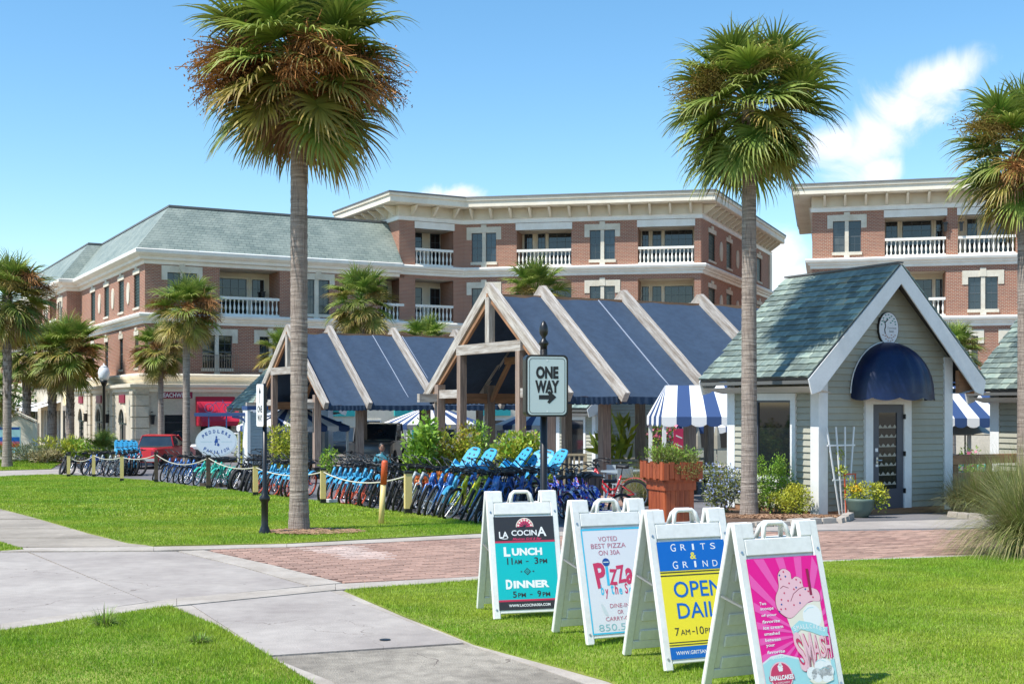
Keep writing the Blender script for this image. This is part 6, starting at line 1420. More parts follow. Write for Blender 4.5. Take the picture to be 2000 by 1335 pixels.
def art4(p):
    c = (.36, .33); rays = []
    for k in range(22):
        a = k * 360 / 22; b = a + 7
        def hit(t):
            dx, dy = math.cos(R(t)), math.sin(R(t)); s = min([(q - c[0]) / dx for q in (0.004, W_ - .004) if dx and (q - c[0]) / dx > 0] + [(q - c[1]) / dy for q in (0.004, H_ - .004) if dy and (q - c[1]) / dy > 0]); return (c[0] + dx * s, c[1] + dy * s)
        rays.append([c, hit(a), hit(b)])
    flat(p, rays, 'p_pink2', .0008)
    flat(p, [[(0, 0), (W_, 0), (W_, .17), (.42, .15), (.28, .19), (.15, .225), (.07, .215), (0, .18)]], 'p_white', .0011); flat(p, [[(0, 0), (W_, 0), (W_, .16), (.42, .14), (.28, .178), (.15, .213), (.07, .203), (0, .168)]], 'p_aqua', .0013)
    # cup and cream
    flat(p, [[(.235, .47), (.30, .46), (.40, .52), (.52, .545), (.525, .07), (.40, .05), (.33, .12), (.28, .28)]], 'p_cream', .0016)
    top = bez([(.20, .475), (.27, .44), (.36, .49), (.44, .535), (.52, .535), (.515, .60), (.45, .625), (.41, .63), (.40, .68), (.36, .70), (.325, .685), (.32, .73), (.27, .755), (.225, .72), (.215, .64), (.18, .58), (.175, .52)], 6)
    flat(p, [[(x + (.36 - x) * -.018, y + (.6 - y) * -.018) for x, y in top]], 'p_maroon', .0020); flat(p, [top], 'p_pale', .0024)
    flat(p, line([(.225, .63), (.25, .645), (.29, .63)], .004) + line([(.29, .545), (.32, .59), (.37, .62), (.41, .63)], .004), 'p_maroon', .0028)
    g = random.Random(4)
    for m_, L_ in (('p_crimson', [(.27, .735), (.24, .69), (.30, .66), (.33, .62), (.36, .68), (.25, .60), (.22, .56), (.27, .55), (.205, .50), (.24, .50), (.31, .52), (.37, .58), (.44, .60), (.47, .56), (.39, .66)]), ('p_navy', [(.235, .715), (.28, .705), (.215, .53), (.35, .63), (.42, .615), (.36, .53), (.19, .485)])):
        flat(p, [circ(x, y, .0065, 8) for x, y in L_], m_, .0030)
    flat(p, [rect(.448, .575, .468, .745)], 'p_maroon', .0034)
    flat(p, [circ(.44, .44, .075, 20)], 'inkw', .0020); flat(p, line([(.38, .47), (.42, .495), (.46, .495)], .003), 'p_aqua', .0024)
    rb = [(.255, .375), (.33, .42), (.42, .40), (.50, .365), (.545, .365), (.535, .33), (.545, .305), (.49, .31), (.40, .345), (.33, .365), (.265, .325), (.27, .35)]; flat(p, [rb], 'p_aqua', .0036)
    for i, ch in enumerate('SMALLCAKES'): x = .285 + i * .0255; fit(p, ch, x, .362 + .028 * math.sin((x - .25) / .3 * math.pi) - .02 * (i / 9), .018, .030, 'inkw', .004, rot=14 - i * 4, bold=.01)
    for m_, o_, z in (('p_crimson', .004, .0040), ('p_pale', 0, .0050)):
        for ch, x, y, w, h, r_ in (('S', .300, .225, .062, .25, 8), ('M', .368, .215, .068, .25, 2), ('A', .428, .245, .052, .16, -2), ('S', .478, .245, .042, .14, -3), ('H', .522, .24, .040, .14, -3)): fit(p, ch, x + o_, y - o_, w, h, m_, z, rot=r_, bold=.012 if m_ == 'p_pale' else .05)
    flat(p, [circ(.455, .115, .070, 20, .055), circ(.36, .085, .04, 16), circ(.40, .07, .045, 16), circ(.47, .07, .05, 16), circ(.50, .09, .035, 16)], 'inkw', .0052)
    flat(p, line([(.40, .15), (.44, .165), (.48, .15)], .003) + line([(.42, .10), (.46, .115), (.50, .10)], .003), 'p_aqua', .0056); flat(p, [[(.33, .045), (.36, .02), (.45, .012), (.52, .03), (.525, .065), (.44, .05), (.36, .05)]], 'p_cream', .0050)
    flat(p, [circ(.125, .09, .088, 26)], 'p_pale', .0040); flat(p, [circ(.125, .09, .080, 26)], 'p_crimson', .0044); flat(p, [circ(.125, .148, .020, 12, .012), circ(.127, .160, .012, 10), circ(.128, .170, .006, 8), [(.105, .138), (.112, .118), (.138, .118), (.145, .138)]], 'inkw', .0048)
    flat(p, [rect(.03, .062, .22, .094)], 'p_crimson', .0048); fit(p, 'SMALLCAKES', .125, .080, .18, .030, 'inkw', .0052, bold=.05); fit(p, 'A CUPCAKERY', .125, .048, .11, .012, 'inkw', .0052)
    for i, s in enumerate(['Two', 'scoops', 'of your', 'favorite', 'ice cream', 'smashed', 'between', 'your', 'favorite', 'cupcake!']): fit(p, s, .035 + (.012 + .0085 * len(s)), .545 - i * .038, .017 * len(s), .020, 'inkw', .0016, bold=.02, shear=.2 if s.startswith(('fav', 'cup')) else 0)
art4.base = 'p_pink'
M['p_pink'].node_tree.nodes['Principled BSDF'].inputs['Roughness'].default_value = .4
aframe(947, 11.3, R(15), 'white folding board sign with black and teal lunch and dinner poster', art1)
aframe(1111, 10.0, R(23), 'white folding board sign with pale poster advertising pizza', art2)
aframe(1256, 9.05, R(22), 'white folding board sign with blue and yellow open daily poster', art3)
aframe(1426, 8.05, R(25), 'white folding board sign with hot pink cupcake poster, nearest of the four', art4)

# ================================================================ ONE WAY POSTS
def acorn(t, z, r=.045): MB().lathe([(r * .8, z), (r * .8, z + .06), (r * 1.15, z + .08), (r * 1.15, z + .10), (r * .6, z + .13), (r * .45, z + .16), (r * .9, z + .19), (r * 1.05, z + .23), (r * .95, z + .28), (r * .5, z + .33), (0, z + .35)], 14).build('finial', M['black'], t, smooth=True)
def rrect(w, h, r, n=6):
    out = []
    for cx, cy, a in ((w - r, h - r, 0), (-w + r, h - r, 90), (-w + r, -h + r, 180), (w - r, -h + r, 270)): out += [(cx + r * math.cos(R(a + 90 * k / n)), cy + r * math.sin(R(a + 90 * k / n))) for k in range(n + 1)]
    return out
p = at(1062, 14.4)
t = thing('street_sign', 'nearer one way sign on a black post, arrow pointing right', 'sign', p, R(4))
SGZ = hz(753, 14.3) - p.z
MB().lathe([(.0, -.05), (.10, -.05), (.10, .12), (.075, .16), (.06, .55), (.075, .58), (.06, .62), (.042, .66), (.042, SGZ + .42)], 16).build('post', M['black'], t, smooth=True); acorn(t, SGZ + .40, .05)
rz_ = R(13)
bx = MB(); bx.T = Matrix.Rotation(rz_, 4, 'Z'); bx.prism([(a, b + SGZ) for a, b in rrect(.255, .352, .06)], -.12, -.005); bo = bx.build('sign_box', M['black'], t)
pl = ob('sign_plate', MB().prism(rrect(.232, .33, .05), 0, .004, 'z').mesh('sign_plate', M['p_signgrey']), t); pl.matrix_local = Matrix.Rotation(rz_, 4, 'Z') @ Matrix.Translation((0, -.121, SGZ)) @ Matrix.Rotation(R(90), 4, 'X')
o1, o2 = rrect(.215, .313, .04), rrect(.209, .307, .035); flat(pl, [[o1[i], o1[(i + 1) % len(o1)], o2[(i + 1) % len(o1)], o2[i]] for i in range(len(o1))], 'ink', .0055, 'border')
fit(pl, 'ONE', 0, .15, .27, .145, 'ink', .0055, bold=.055); fit(pl, 'WAY', 0, -.01, .29, .145, 'ink', .0055, bold=.055)
flat(pl, [[(-.10, -.155), (.02, -.155), (.0, -.185), (.025, -.205), (.11, -.13), (.025, -.055), (.0, -.075), (.02, -.105), (-.10, -.105)]], 'ink', .0055, 'arrow')
for y in (.29, -.29): flat(pl, [circ(0, y, .011, 10)], 'inkw', .0058, 'bolt')
p = gp(517, 1045); t = thing('street_sign', 'farther one way sign on a black post, its face turned aside, arrow pointing up', 'sign', p, 0)
SG2 = hz(791, p.y) - p.z
MB().lathe([(.0, -.03), (.09, -.03), (.095, .05), (.07, .12), (.055, .16), (.055, .52), (.085, .56), (.085, .60), (.05, .64), (.045, .70), (.036, .72), (.036, 2.05)], 16).build('post', M['black'], t, smooth=True); acorn(t, 2.02, .042)
rz2 = R(-58); bx = MB(); bx.T = Matrix.Rotation(rz2, 4, 'Z'); bx.prism([(a, b + SG2) for a, b in rrect(.16, .34, .04)], -.075, -.03); bx.build('sign_box', M['black'], t)
pl = ob('sign_plate', MB().prism(rrect(.15, .33, .035), 0, .004, 'z').mesh('sign_plate', M['inkw']), t); pl.matrix_local = Matrix.Rotation(rz2, 4, 'Z') @ Matrix.Translation((0, -.076, SG2)) @ Matrix.Rotation(R(90), 4, 'X')
fit(pl, 'ONE', 0, -.06, .21, .11, 'ink', .0055, bold=.03); fit(pl, 'WAY', 0, -.20, .21, .11, 'ink', .0055, bold=.03); flat(pl, [rect(-.012, .03, .012, .21), [(-.05, .19), (.05, .19), (0, .29)]], 'ink', .0055, 'arrow')

# ================================================================ STREET LAMP, KIOSK, OVAL SIGN
p = at(203, 67); hl = hz(712, 67) - p.z; t = thing('street_lamp', 'black street lamp with white acorn globe between palms and shop doors', 'street lamp', p)
MB().lathe([(.0, 0), (.2, 0), (.2, .3), (.12, .5), (.09, .8), (.075, hl - 1.15), (.12, hl - 1.1), (.18, hl - .95), (.22, hl - .82)], 14).build('post', M['black'], t, smooth=True)
MB().lathe([(.20, hl - .83), (.27, hl - .65), (.31, hl - .42), (.24, hl - .18), (.12, hl - .08)], 16).build('globe', M['lampglass'], t, smooth=True); MB().lathe([(.22, hl - .16), (.12, hl - .05), (.04, hl - .02), (.03, hl + .06), (0, hl + .1)], 12).build('finial', M['lampglass'], t, smooth=True)
p = at(30, 68); t = thing('map_kiosk', 'cream map kiosk with gabled top and sunset coloured panel', 'kiosk', p, R(8))
hk = hz(806, 68) - p.z; q = MB().prism([(-1.55, .0), (1.0, .0), (1.0, hk - .55), (.1, hk - .1), (-.9, hk - .55), (-1.55, hk - .55)], -.12, .12); q.build('board', M['cream'], t)
MB().prism([(-1.6, hk - .55), (-.9, hk - .50), (.1, hk - .02), (1.1, hk - .5), (1.1, hk - .4), (.1, hk + .08), (-.9, hk - .38), (-1.6, hk - .42)], -.2, .2).build('cap', M['cream'], t); MB().box(-1.7, -1.45, -.25, .25, 0, hk - .5).box(.95, 1.2, -.25, .25, 0, hk - .55).build('pier', M['cream'], t)
pl = ob('map_panel', MB().add([(0, 0, 0), (1.15, 0, 0), (1.15, 1.4, 0), (0, 1.4, 0)], [(0, 1, 2, 3)]).mesh('map_panel', M['p_aqua'], fixn=False), t); pl.matrix_local = Matrix.Translation((-.85, -.125, hk - 2.15)) @ Matrix.Rotation(R(90), 4, 'X')
flat(pl, [rect(.03, 1.25, 1.1, 1.38)], 'p_navy', .003); flat(pl, [rect(.03, .62, 1.1, .85)], 'p_blue', .003); flat(pl, [rect(.03, .5, 1.1, .62)], 'p_rose', .003); flat(pl, [rect(.03, .3, 1.1, .5)], 'poleorange', .003)
# oval bicycle shop sign hung from a navy bracket on the pale hut
YO = 49.0; p = at(423, YO); t = thing('hanging_sign', 'pale oval bicycle shop sign hanging from a dark blue bracket arm', 'sign', (p.x, p.y, 0), R(6))
zc = hz(862, YO); wq, hq = .80, .60
MB().prism(circ(0, zc, wq, 36, hq), -.06, .06).build('board_edge', M['greyed'] if 'greyed' in M else M['p_signgrey'], t)
pl = ob('board', MB().add([(a, b, 0) for a, b in circ(0, 0, wq * .93, 36, hq * .90)], [tuple(range(36))]).mesh('board', M['p_oval'], fixn=False), t); pl.matrix_local = Matrix.Translation((0, -.064, zc)) @ Matrix.Rotation(R(90), 4, 'X')
for s, a0, a1, sg in (('PEDDLERS', 148, 32, 1), ('PAVILION', 222, 318, -1)):
    for i, ch in enumerate(s):
        a = a0 + (a1 - a0) * i / (len(s) - 1); x, y = wq * .73 * math.cos(R(a)), hq * .68 * math.sin(R(a)); fit(pl, ch, x, y, .09 if ch != 'I' else .03, .13, 'p_navy', .003, rot=(90 - a) * -.5 * 1.0 if sg > 0 else (a - 270) * .5, bold=.03)
flat(pl, line([(-.6, .0), (-.18, .0)], .008) + line([(.18, .0), (.6, .0)], .008), 'p_greenblue', .003)
flat(pl, [bez([(-.02, .15), (.03, .12), (.06, .02), (.0, -.05), (-.08, -.02), (-.05, .06)], 4), circ(0, .19, .035, 10), circ(.07, -.12, .05, 12), circ(-.04, -.11, .03, 10)], 'p_navy', .004); flat(pl, line([(.03, .1), (.13, .09)], .02) + line([(.02, 0), (.09, -.1)], .03) + line([(-.03, -.02), (-.05, -.12)], .03), 'p_navy', .0045)
zt = hz(809, YO); MB().box(-.85, 1.35, -.05, .05, zt - .07, zt + .07).build('arm', M['stripeb'], t)
for x in (-.3, .38): MB().box(x - .025, x + .025, -.02, .02, zc + hq * .85, zt - .07).build('hanger', M['stripeb'], t)
q = MB(); q.torus((-.28, 0, zt + .25), .17, .014, 20, 5); q.torus((.45, 0, zt + .25), .17, .014, 20, 5); q.tube([(-.28, 0, zt + .25), (.0, 0, zt + .5), (.25, 0, zt + .48), (.1, 0, zt + .22), (-.05, 0, zt + .48)], .014, 5); q.tube([(.45, 0, zt + .25), (.25, 0, zt + .5), (.22, 0, zt + .58)], .014, 5); q.build('bicycle_emblem', M['stripeb'], t)
q = MB(); q.tube([(1.3, 0, zt - .65), (1.2, 0, zt - .35), (.95, 0, zt - .14), (.6, 0, zt - .08)], .05, 6); q.build('brace', M['stripeb'], t); MB().box(1.3, 1.4, -.08, .08, gz(YO) - .02, zt + .12).build('post', M['trim'], t)
# corner pier with pale boards right of it (front of the pale hut)
p = at(498, 49.3); t = thing('clapboard_pier', 'pale blue grey clapboard pier with navy cap behind the farther one way sign', 'pier', p, AB)
hp = hz(800, 49.3) - p.z
for k in range(int(hp / .13)): MB().box(-.36, .36, -.30, .30, k * .13, k * .13 + .122, -.004).build('siding_board', M['sidingblue'], t)
MB().box(-.42, .42, -.36, .36, hp, hp + .16).build('cap', M['stripeb'], t); MB().box(-.40, -.28, -.33, -.302, 0, hp).build('corner_board', M['trim'], t); MB().box(-.402, -.365, -.30, .30, 0, hp).build('corner_board', M['trim'], t)
# shop sign lettering
so = [o for o in b1.children if o.name.startswith('shop_sign')][0]
a_, b_ = ug(311), ug(373); pz = GB.T @ Vector(((a_ + b_) / 2, .105, 2.42)); e = fit(so, 'BEACHWEAR', 0, 0, (b_ - a_) * .95, .24, 'inkw', bold=.02); e.matrix_local = Matrix.Translation(pz) @ Matrix.Rotation(AB, 4, 'Z') @ Matrix.Rotation(R(90), 4, 'X')

# ================================================================ HUT ONE DETAILS
tz = lambda x, y, z: Matrix.Translation(h1.location) @ Matrix.Rotation(AB, 4, 'Z') @ Vector((x, y, z))
t = thing('round_sign', 'oval white sign with painted tree, high in the hut gable', 'sign', tz(0.0, -.0, 3.72), AB)
MB().prism(circ(0, 0, .275, 32, .335), -.05, .0).build('sign_rim', M['black'], t)
pl = ob('sign_face', MB().add([(a, b, 0) for a, b in circ(0, 0, .262, 32, .322)], [tuple(range(32))]).mesh('sign_face', M['p_white'], fixn=False), t); pl.matrix_local = Matrix.Translation((0, -.054, 0)) @ Matrix.Rotation(R(90), 4, 'X')
flat(pl, line([(-.10, -.10), (-.115, -.02), (-.09, .05), (-.11, .12), (-.06, .16), (-.02, .19)], .028) + line([(-.11, .12), (-.15, .18)], .015), 'ink', .002)
g_ = random.Random(9)
flat(pl, [[(x + .03 * math.cos(R(a)) * (1 if a % 180 == 0 else .0) , y + (.014 * math.sin(R(a)))) for a in (0, 90, 180, 270)] for x, y in [(g_.uniform(-.2, .17), 0) for _ in range(0)]] + [circ(x, y, .026, 8, .013) for x, y in [(-.2, .08), (-.18, .15), (-.15, .21), (-.09, .27), (-.01, .28), (.07, .25), (.14, .20), (.17, .14), (.1, .16), (.02, .22), (-.05, .2), (.05, .12), (-.13, .13), (.18, .09)]], 'p_leafteal', .0025)
flat(pl, [circ(x, y, .024, 8, .010) for x, y in [(-.16, -.13), (-.1, -.15), (-.04, -.17), (.02, -.18), (.08, -.19), (.13, -.16), (.17, -.13), (-.08, -.21), (-.02, -.24), (.05, -.25), (.1, -.23), (.07, -.13)]] + line([(-.10, -.1), (-.05, -.15), (.0, -.2)], .012), 'p_brown', .0025)
fit(pl, 'Consciously', .085, .01, .25, .05, 'ink', .0025, shear=.2); fit(pl, 'Sweet', .07, -.05, .13, .05, 'ink', .0025, shear=.2)
t = thing('trellis', 'white fan shaped trellis leaning on the hut wall left of the door', 'trellis', tz(-1.40, -.26, -.02), AB)
for a, b in ((-.06, -.33), (-.02, -.11), (.02, .11), (.06, .33)): MB().beam((a * 1.6, 0, 0), (b * 1.08, .10, 1.78), .028, .02, (0, 1, 0)).build('slat', M['trim'], t)
MB().beam((-.36, .08, 1.42), (.36, .08, 1.42), .03, .02, (0, 1, 0)).build('cross_slat', M['trim'], t); MB().beam((-.25, .045, .75), (.25, .045, .75), .03, .02, (0, 1, 0)).build('cross_slat', M['trim'], t)
t = thing('garden_stand', 'small red wire stand behind the potted plant', 'stand', tz(-1.24, -.30, 0), AB)
for x in (-.14, .14): MB().beam((x, 0, 0), (x, .05, .85), .025, .02, (0, 1, 0)).build('leg', M['poleorange'], t)
for z in (.35, .6, .84): MB().beam((-.14, .03, z), (.14, .03, z), .025, .02, (0, 1, 0)).build('rung', M['poleorange'], t)
pp = tz(-1.33, -.62, 0); t = thing('flower_pot', 'round grey green pot of yellow green foliage between the trellis and hut door', 'flower pot', (pp.x, pp.y, gz(pp.y) + .02))
MB().lathe([(.0, 0), (.15, 0), (.24, .16), (.27, .30), (.29, .34), (.27, .36), (.24, .33), (.0, .32)], 20).build('pot', M['pot'], t, smooth=True)
V, Fc_ = leafcloud(np.random.default_rng(3), [(.1, 0, .48, .32, .25, .18), (.3, -.05, .45, .2, .2, .2), (-.15, 0, .5, .15, .15, .2), (.35, -.1, .3, .15, .1, .2)], 900, .07, up=.2); ob('foliage', fastmesh('foliage', V, Fc_, M['leaf_yellow']), t)
V, Fc_ = leafcloud(np.random.default_rng(4), [(-.12, -.12, .52, .1, .06, .06)], 40, .05, aspect=.9); ob('flowers', fastmesh('flowers', V, Fc_, M['flower_yellow']), t)
V, Fc_ = leafcloud(np.random.default_rng(5), [(-.28, .3, .85, .12, .1, .12), (-.3, .33, 1.2, .06, .05, .1)], 120, .07); ob('climbing_stem', fastmesh('climbing_stem', V, Fc_, M['leaf_yellow']), t)
pu = gp(1562, 985); t = thing('utility_stub', 'short grey conduit cap poking up behind the corner shrub', 'conduit', (pu.x - .1, 24.9, gz(24.9))); MB().lathe([(.0, 0), (.07, 0), (.07, .62), (.09, .62), (.09, .70), (0, .71)], 12).build('pipe', M['sidingblue'], t, smooth=True)

# ================================================================ PLANTER
p = gp(1316, 1034); p.y += .35; p.z = gz(p.y); t = thing('planter_box', 'tall reddish brown wooden planter box with flared slatted top', 'planter', p, R(24))
WB, hb_ = .27, .86
for s_ in range(4):
    Tm = Matrix.Rotation(s_ * math.pi / 2, 4, 'Z')
    for k in range(6):
        a = -WB + k * WB / 3; m = MB(Tm); m.box(a + .003, a + WB / 3 - .003, -WB - .012, -WB + .012, .02, hb_ - .06); m.build('board', M['planter'], t)
    m = MB(Tm); m.box(-WB - .07, WB + .07, -WB - .07, -WB + .0, hb_ - .06, hb_ + .03).build('ledge', M['planter'], t); m = MB(Tm); m.box(-WB - .03, WB + .03, -WB - .035, -WB - .013, hb_ - .20, hb_ - .062).build('band', M['planter'], t)
    for k in range(7):
        a = -WB - .11 + k * (2 * WB + .22) / 7; m = MB(Tm); m.box(a + .006, a + (2 * WB + .22) / 7 - .006, -WB - .12, -WB - .09, hb_ - .02 + .05 * (k % 2) * .4, hb_ + .26 + .02 * math.sin(k * 2.3)); m.build('picket', M['planter'], t)
MB().box(-WB - .06, WB + .06, -WB - .06, WB + .06, hb_ + .031, hb_ + .18).build('soil', M['mulch'], t)
V, Fc_ = leafcloud(np.random.default_rng(8), [(0, 0, hb_ + .32, .38, .34, .17), (-.22, -.1, hb_ + .35, .2, .2, .2), (.24, -.2, hb_ + .2, .2, .2, .16), (.1, -.4, hb_ + .12, .28, .08, .12)], 2600, .06, aspect=.25, up=.7); ob('foliage', fastmesh('foliage', V, Fc_, M['leaf_olive']), t)
V, Fc_ = leafcloud(np.random.default_rng(9), [(-.2, -.1, hb_ + .40, .4, .3, .14), (.25, 0, hb_ + .34, .3, .3, .16)], 900, .07, aspect=.2, up=1); ob('sprigs', fastmesh('sprigs', V, Fc_, M['leaf_bright']), t)

# ================================================================ RAIL FENCE
p0, p1 = at(1857, 26.8), at(2120, 28.6); t = thing('rail_fence', 'brown wooden two rail fence right of the grey hut, grasses below', 'fence', p0); d = p1 - p0; zt = hz(889, 27) - p0.z
for f in (0.03, .27, .52, .77, 1): c = d * f; MB().box(c.x - .055, c.x + .055, c.y - .055, c.y + .055, -.1, zt - .04).build('post', M['woodwarm'], t)
for z, h, w in ((zt - .10, .16, .04), (zt - .43, .14, .04)): MB().beam((0, -.08, z), (d.x, d.y - .08, z), w, h).build('rail', M['woodwarm'], t)
MB().beam((0, 0, zt), (d.x, d.y, zt), .16, .035).build('cap_rail', M['woodwarm'], t)
for k in range(5): MB().beam((0, .0, .06 + k * .125), (d.x, d.y, .06 + k * .125), .03, .118).build('plank', M['wood'], t)

# ================================================================ DINING AREA, BIN, PERSON AND OTHER SMALL THINGS
p = at(1150, 26.5); t = thing('trash_bin', 'dark brown ribbed trash bin with lid beside the pavilion post', 'trash bin', p)
MB().lathe([(.0, 0), (.20, 0), (.27, .72), (.29, .74), (.0, .74)], 20).build('bin', M['bin'], t, smooth=False); MB().lathe([(.0, .85), (.1, .84), (.27, .78), (.31, .76), (.31, .74), (.0, .74)], 20).build('lid', M['black'], t)
for k in range(12): a = k * math.pi / 6; MB().beam((.215 * math.cos(a), .215 * math.sin(a), .06), (.278 * math.cos(a), .278 * math.sin(a), .70), .02, .02).build('rib', M['bin'], t)
def table(px, Y, lab, w=.7, rz=.5):
    t = thing('table', lab, 'table', at(px, Y), rz, 'grey blue outdoor tables'); MB().box(-w, w, -.4, .4, .72, .76).build('tabletop', M['tabletop'], t)
    for x in (-1, 1):
        for y in (-1, 1): MB().box(x * (w - .08) - .025, x * (w - .08) + .025, y * .33 - .025, y * .33 + .025, 0, .72).build('leg', M['tabletop'], t)
    return t
def chair(px, Y, rz, lab):
    t = thing('chair', lab, 'chair', at(px, Y), rz, 'grey blue metal chairs'); MB().box(-.2, .2, -.2, .2, .44, .46).build('seat', M['tabletop'], t)
    for x in (-.18, .18):
        for y in (-.18, .18): MB().beam((x * 1.15, y * 1.15, 0), (x, y, .44), .03, .03).build('leg', M['tabletop'], t)
    MB().box(-.2, .2, .18, .2, .62, .88).box(-.2, -.17, .18, .2, .46, .62).box(.17, .2, .18, .2, .46, .62).build('backrest', M['tabletop'], t)
table(1235, 32, 'grey blue table just left of the planter under the pavilion'); table(1150, 36, 'grey blue table behind the trash bin'); table(1378, 31, 'grey topped table between planter and hut', .9, .1)
chair(1272, 31, .4, 'grey blue chair tucked left of the planter'); chair(1216, 30.5, 3.4, 'grey blue chair facing the nearer table'); chair(1205, 34, 2.2, 'grey blue chair behind the nearer table'); chair(1290, 34, .9, 'grey blue chair farther back by the planter')
def bench(px, Y, lab, w=1.6):
    t = thing('bench', lab, 'bench', at(px, Y), R(4), 'slatted wooden benches')
    for k in range(4): MB().box(-w, w, .1 - k * .12, .2 - k * .12, .42, .46).build('slat', M['wood'], t)
    for k in range(3): MB().box(-w, w, .22, .25, .52 + k * .14, .62 + k * .14).build('back_slat', M['wood'], t)
    for x in (-w + .1, 0, w - .1): MB().box(x - .04, x + .04, -.22, .2, 0, .42).box(x - .04, x + .04, .2, .22, .42, .92).build('leg', M['woodwarm'], t)
bench(1252, 42, 'pale slatted bench behind the dining tables'); bench(1300, 45, 'second slatted bench before the grey green planter row'); bench(700, 52, 'pale bench seen through the farther pavilion', 1.4)
pw = thing('planter_wall', 'low cream planter wall with board face behind the benches', 'planter', at(1300, 47.5), R(3)); MB().box(-3, 3, -.15, .15, 0, .5).build('wall_face', M['woodwarm'], pw); MB().box(-3.05, 3.05, -.2, .2, .5, .58).build('coping', M['cream'], pw)
wf = thing('wicker_screen', 'short woven cane screen behind the blue child seats', 'screen', at(1102, 29.5), R(10))
for k in range(9): MB().box(-.5 + k * .12, -.46 + k * .12, -.02, .02, .25, 1.15).build('cane', M['wicker'], wf)
MB().box(-.52, .54, -.03, .03, 1.15, 1.2).box(-.52, -.47, -.04, -.021, 0, 1.15).box(.49, .54, -.04, -.021, 0, 1.15).build('frame', M['wicker'], wf)
# storefront seen through the pavilions, turquoise trim
p = at(795, 72.5); t = thing('shop_front', 'cream shop front with turquoise fascia glimpsed through the pavilions', 'shop', (p.x, p.y, p.z), AB * .9)
MB().box(-6, 8, 0, .6, 0, 3.0).build('wall', M['cream'], t)
for a, b, m_ in ((-5.4, -3.2, 'tealtrim'), (-.8, 1.6, 'tealtrim'), (4.6, 6.6, 'tealtrim')): MB().box(a, b, -.12, -.002, 2.35, 2.75).build('fascia', M[m_], t)
for a, b in ((-4.9, -3.9), (-2.8, -1.6), (.2, 1.3), (2.2, 3.6), (5, 6.3)): w = MB().box(a, b, -.06, -.001, .8, 2.15).build('window', M['trim'], t); MB().box(a + .08, b - .08, -.085, -.061, .88, 2.07).build('pane', M['tealtrim' if a in (.2,) else 'glass2'], w)
p = at(1330, 62); t = thing('shop_front', 'grey shop building with red notice board beyond the far benches', 'shop', (p.x, p.y, p.z), R(-6)); MB().box(-5.5, 5, 0, .6, 0, 3.2).build('wall', M['siding'], t)
MB().box(-3.9, -2.6, -.1, 0, 0, 2.5).build('door_surround', M['trim'], t); MB().box(-3.7, -2.8, -.14, -.101, 0, 2.3).build('door', M['door'], t)
MB().box(-1.9, -.1, -.5, -.05, 1.75, 1.85).build('counter_sign', M['p_crimson'], t); MB().box(.6, 3.2, -.06, -.002, .9, 2.2).build('window', M['void'], t); MB().box(3.5, 4.4, -.06, -.002, .2, 2.4).build('window', M['void'], t)
p = at(1326, 46.5); t = thing('banner', 'red upright banner with white strokes behind the planter foliage', 'banner', p, .2); MB().box(-.2, .2, -.02, .02, .5, 1.95).build('cloth', M['p_crimson'], t); MB().box(-.015, .015, .021, .05, 0, 2.0).build('pole', M['chrome'], t)
for k in range(4): MB().beam((-.12, -.022, 1.7 - k * .32), (.12, -.022, 1.6 - k * .32), .004, .05).build('stroke', M['inkw'], t)
for i, (px, Y) in enumerate(((1362, 48), (1400, 47), (1432, 40))):
    t = thing('umbrella', ['closed tan umbrella beyond the striped canopy', 'tan umbrella beside the closed one', 'tan umbrella nearest the grey hut wall'][i], 'umbrella', at(px, Y)); MB().lathe([(.02, 0), (.02, 2.1)], 6).build('pole', M['wood'], t); MB().lathe([(.03, 2.1), (.12, 1.7), (.16, 1.2), (.0, 1.25)], 8).build('canopy', M['umbr'], t)
t = thing('umbrella', 'open greyish umbrella under the striped canopy right of the hut', 'umbrella', at(1885, 36)); MB().lathe([(.025, 0), (.025, 2.3)], 8).build('pole', M['wood'], t); MB().lathe([(.0, 2.3), (.9, 2.0), (1.45, 1.75), (1.44, 1.72), (.0, 2.22)], 8).build('canopy', M['umbr'], t)
for i, (px, Y) in enumerate(((1866, 38), (1880, 38.2), (1893, 38.5), (1906, 38.7))): p = at(px, Y); bike((p.x, p.y, p.z), HD + .3, -10, 'mtb', 'tealp', 'black', '%s bicycle seen through the gap right of the grey hut' % ORD[i], 'bicycles glimpsed behind the rail fence')
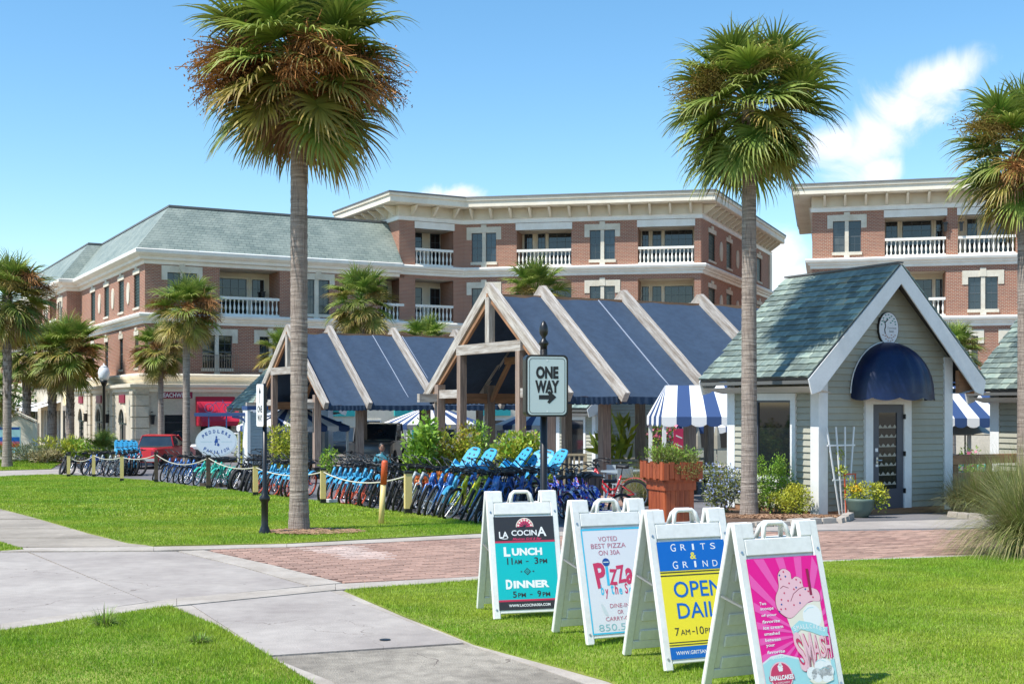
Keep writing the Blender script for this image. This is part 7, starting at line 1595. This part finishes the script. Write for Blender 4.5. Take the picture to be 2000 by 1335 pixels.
# seated person in teal shirt beyond the bicycles
def person(loc, rz, label):
    me = bpy.data.meshes.new('body'); J = [((0, 0, .52), .15), ((0, 0, .72), .13), ((0, 0, .95), .165), ((0, .0, 1.07), .075), ((0, -.01, 1.13), .06),
        ((.17, 0, 1.0), .07), ((.24, -.05, .78), .05), ((.16, -.28, .72), .04), ((-.17, 0, 1.0), .07), ((-.24, -.05, .78), .05), ((-.12, -.28, .74), .04),
        ((.1, -.02, .5), .10), ((.12, -.42, .50), .075), ((.12, -.44, .08), .05), ((.12, -.56, .04), .045), ((-.1, -.02, .5), .10), ((-.12, -.42, .50), .075), ((-.12, -.44, .08), .05), ((-.12, -.56, .04), .045), ((.12, -.34, .72), .035), ((-.08, -.34, .74), .035)]
    E = [(0, 1), (1, 2), (2, 3), (3, 4), (2, 5), (5, 6), (6, 7), (2, 8), (8, 9), (9, 10), (0, 11), (11, 12), (12, 13), (13, 14), (0, 15), (15, 16), (16, 17), (17, 18), (7, 19), (10, 20)]
    me.from_pydata([j[0] for j in J], E, []); o = bpy.data.objects.new('body', me); COL.objects.link(o); o.modifiers.new('s', 'SKIN'); sub = o.modifiers.new('u', 'SUBSURF'); sub.levels = sub.render_levels = 1
    for i, sv in enumerate(me.skin_vertices[0].data): sv.radius = (J[i][1], J[i][1]); sv.use_root = i == 0
    dg = bpy.context.evaluated_depsgraph_get(); m2 = bpy.data.meshes.new_from_object(o.evaluated_get(dg)); bpy.data.objects.remove(o); m2.name = 'body'
    m2.materials.clear(); [m2.materials.append(M[k]) for k in ('shirt', 'skin', 'p_black')]
    for pl_ in m2.polygons:
        c = pl_.center; pl_.use_smooth = True; pl_.material_index = 1 if (c.z > 1.1 or (abs(c.x) > .1 and c.y < -.12 and c.z > .62)) else (2 if c.z < .58 else 0)
    t = thing('person', label, 'person', loc, rz); ob('body', m2, t)
    MB().lathe([(0, 1.13), (.05, 1.14), (.072, 1.18), (.08, 1.24), (.082, 1.29), (.07, 1.34), (.035, 1.375), (0, 1.38)], 16).build('head', M['skin'], t, smooth=True)
    MB().lathe([(.088, 1.25), (.092, 1.30), (.080, 1.35), (.04, 1.39), (0, 1.395)], 16, (0, .014, 0)).build('hair', M['hair'], t, smooth=True)
    q = MB(); q.box(-.01, .01, -.102, -.08, 1.22, 1.26); q.build('nose', M['skin'], t)
    for s_ in (-1, 1): MB().box(s_ * .03 - .012, s_ * .03 + .012, -.086, -.074, 1.262, 1.272).build('eye', M['ink'], t); MB().box(s_ * .084 - .01, s_ * .084 + .01, -.012, .018, 1.22, 1.27).build('ear', M['skin'], t)
    MB().box(-.025, .025, -.082, -.072, 1.185, 1.192).build('mouth', M['p_rose'], t)
    return t
p = at(746, 37.5); person((p.x, p.y, p.z + .08), R(10), 'person in a teal shirt sitting beyond the bicycles, dark hair')
tq = thing('stool', 'low dark stool under the seated person', 'stool', at(746, 37.55)); MB().box(-.22, .22, -.18, .2, .40, .46).build('seat', M['black'], tq)
for x in (-.18, .18):
    for y in (-.14, .16): MB().box(x - .02, x + .02, y - .02, y + .02, 0, .40).build('leg', M['black'], tq)
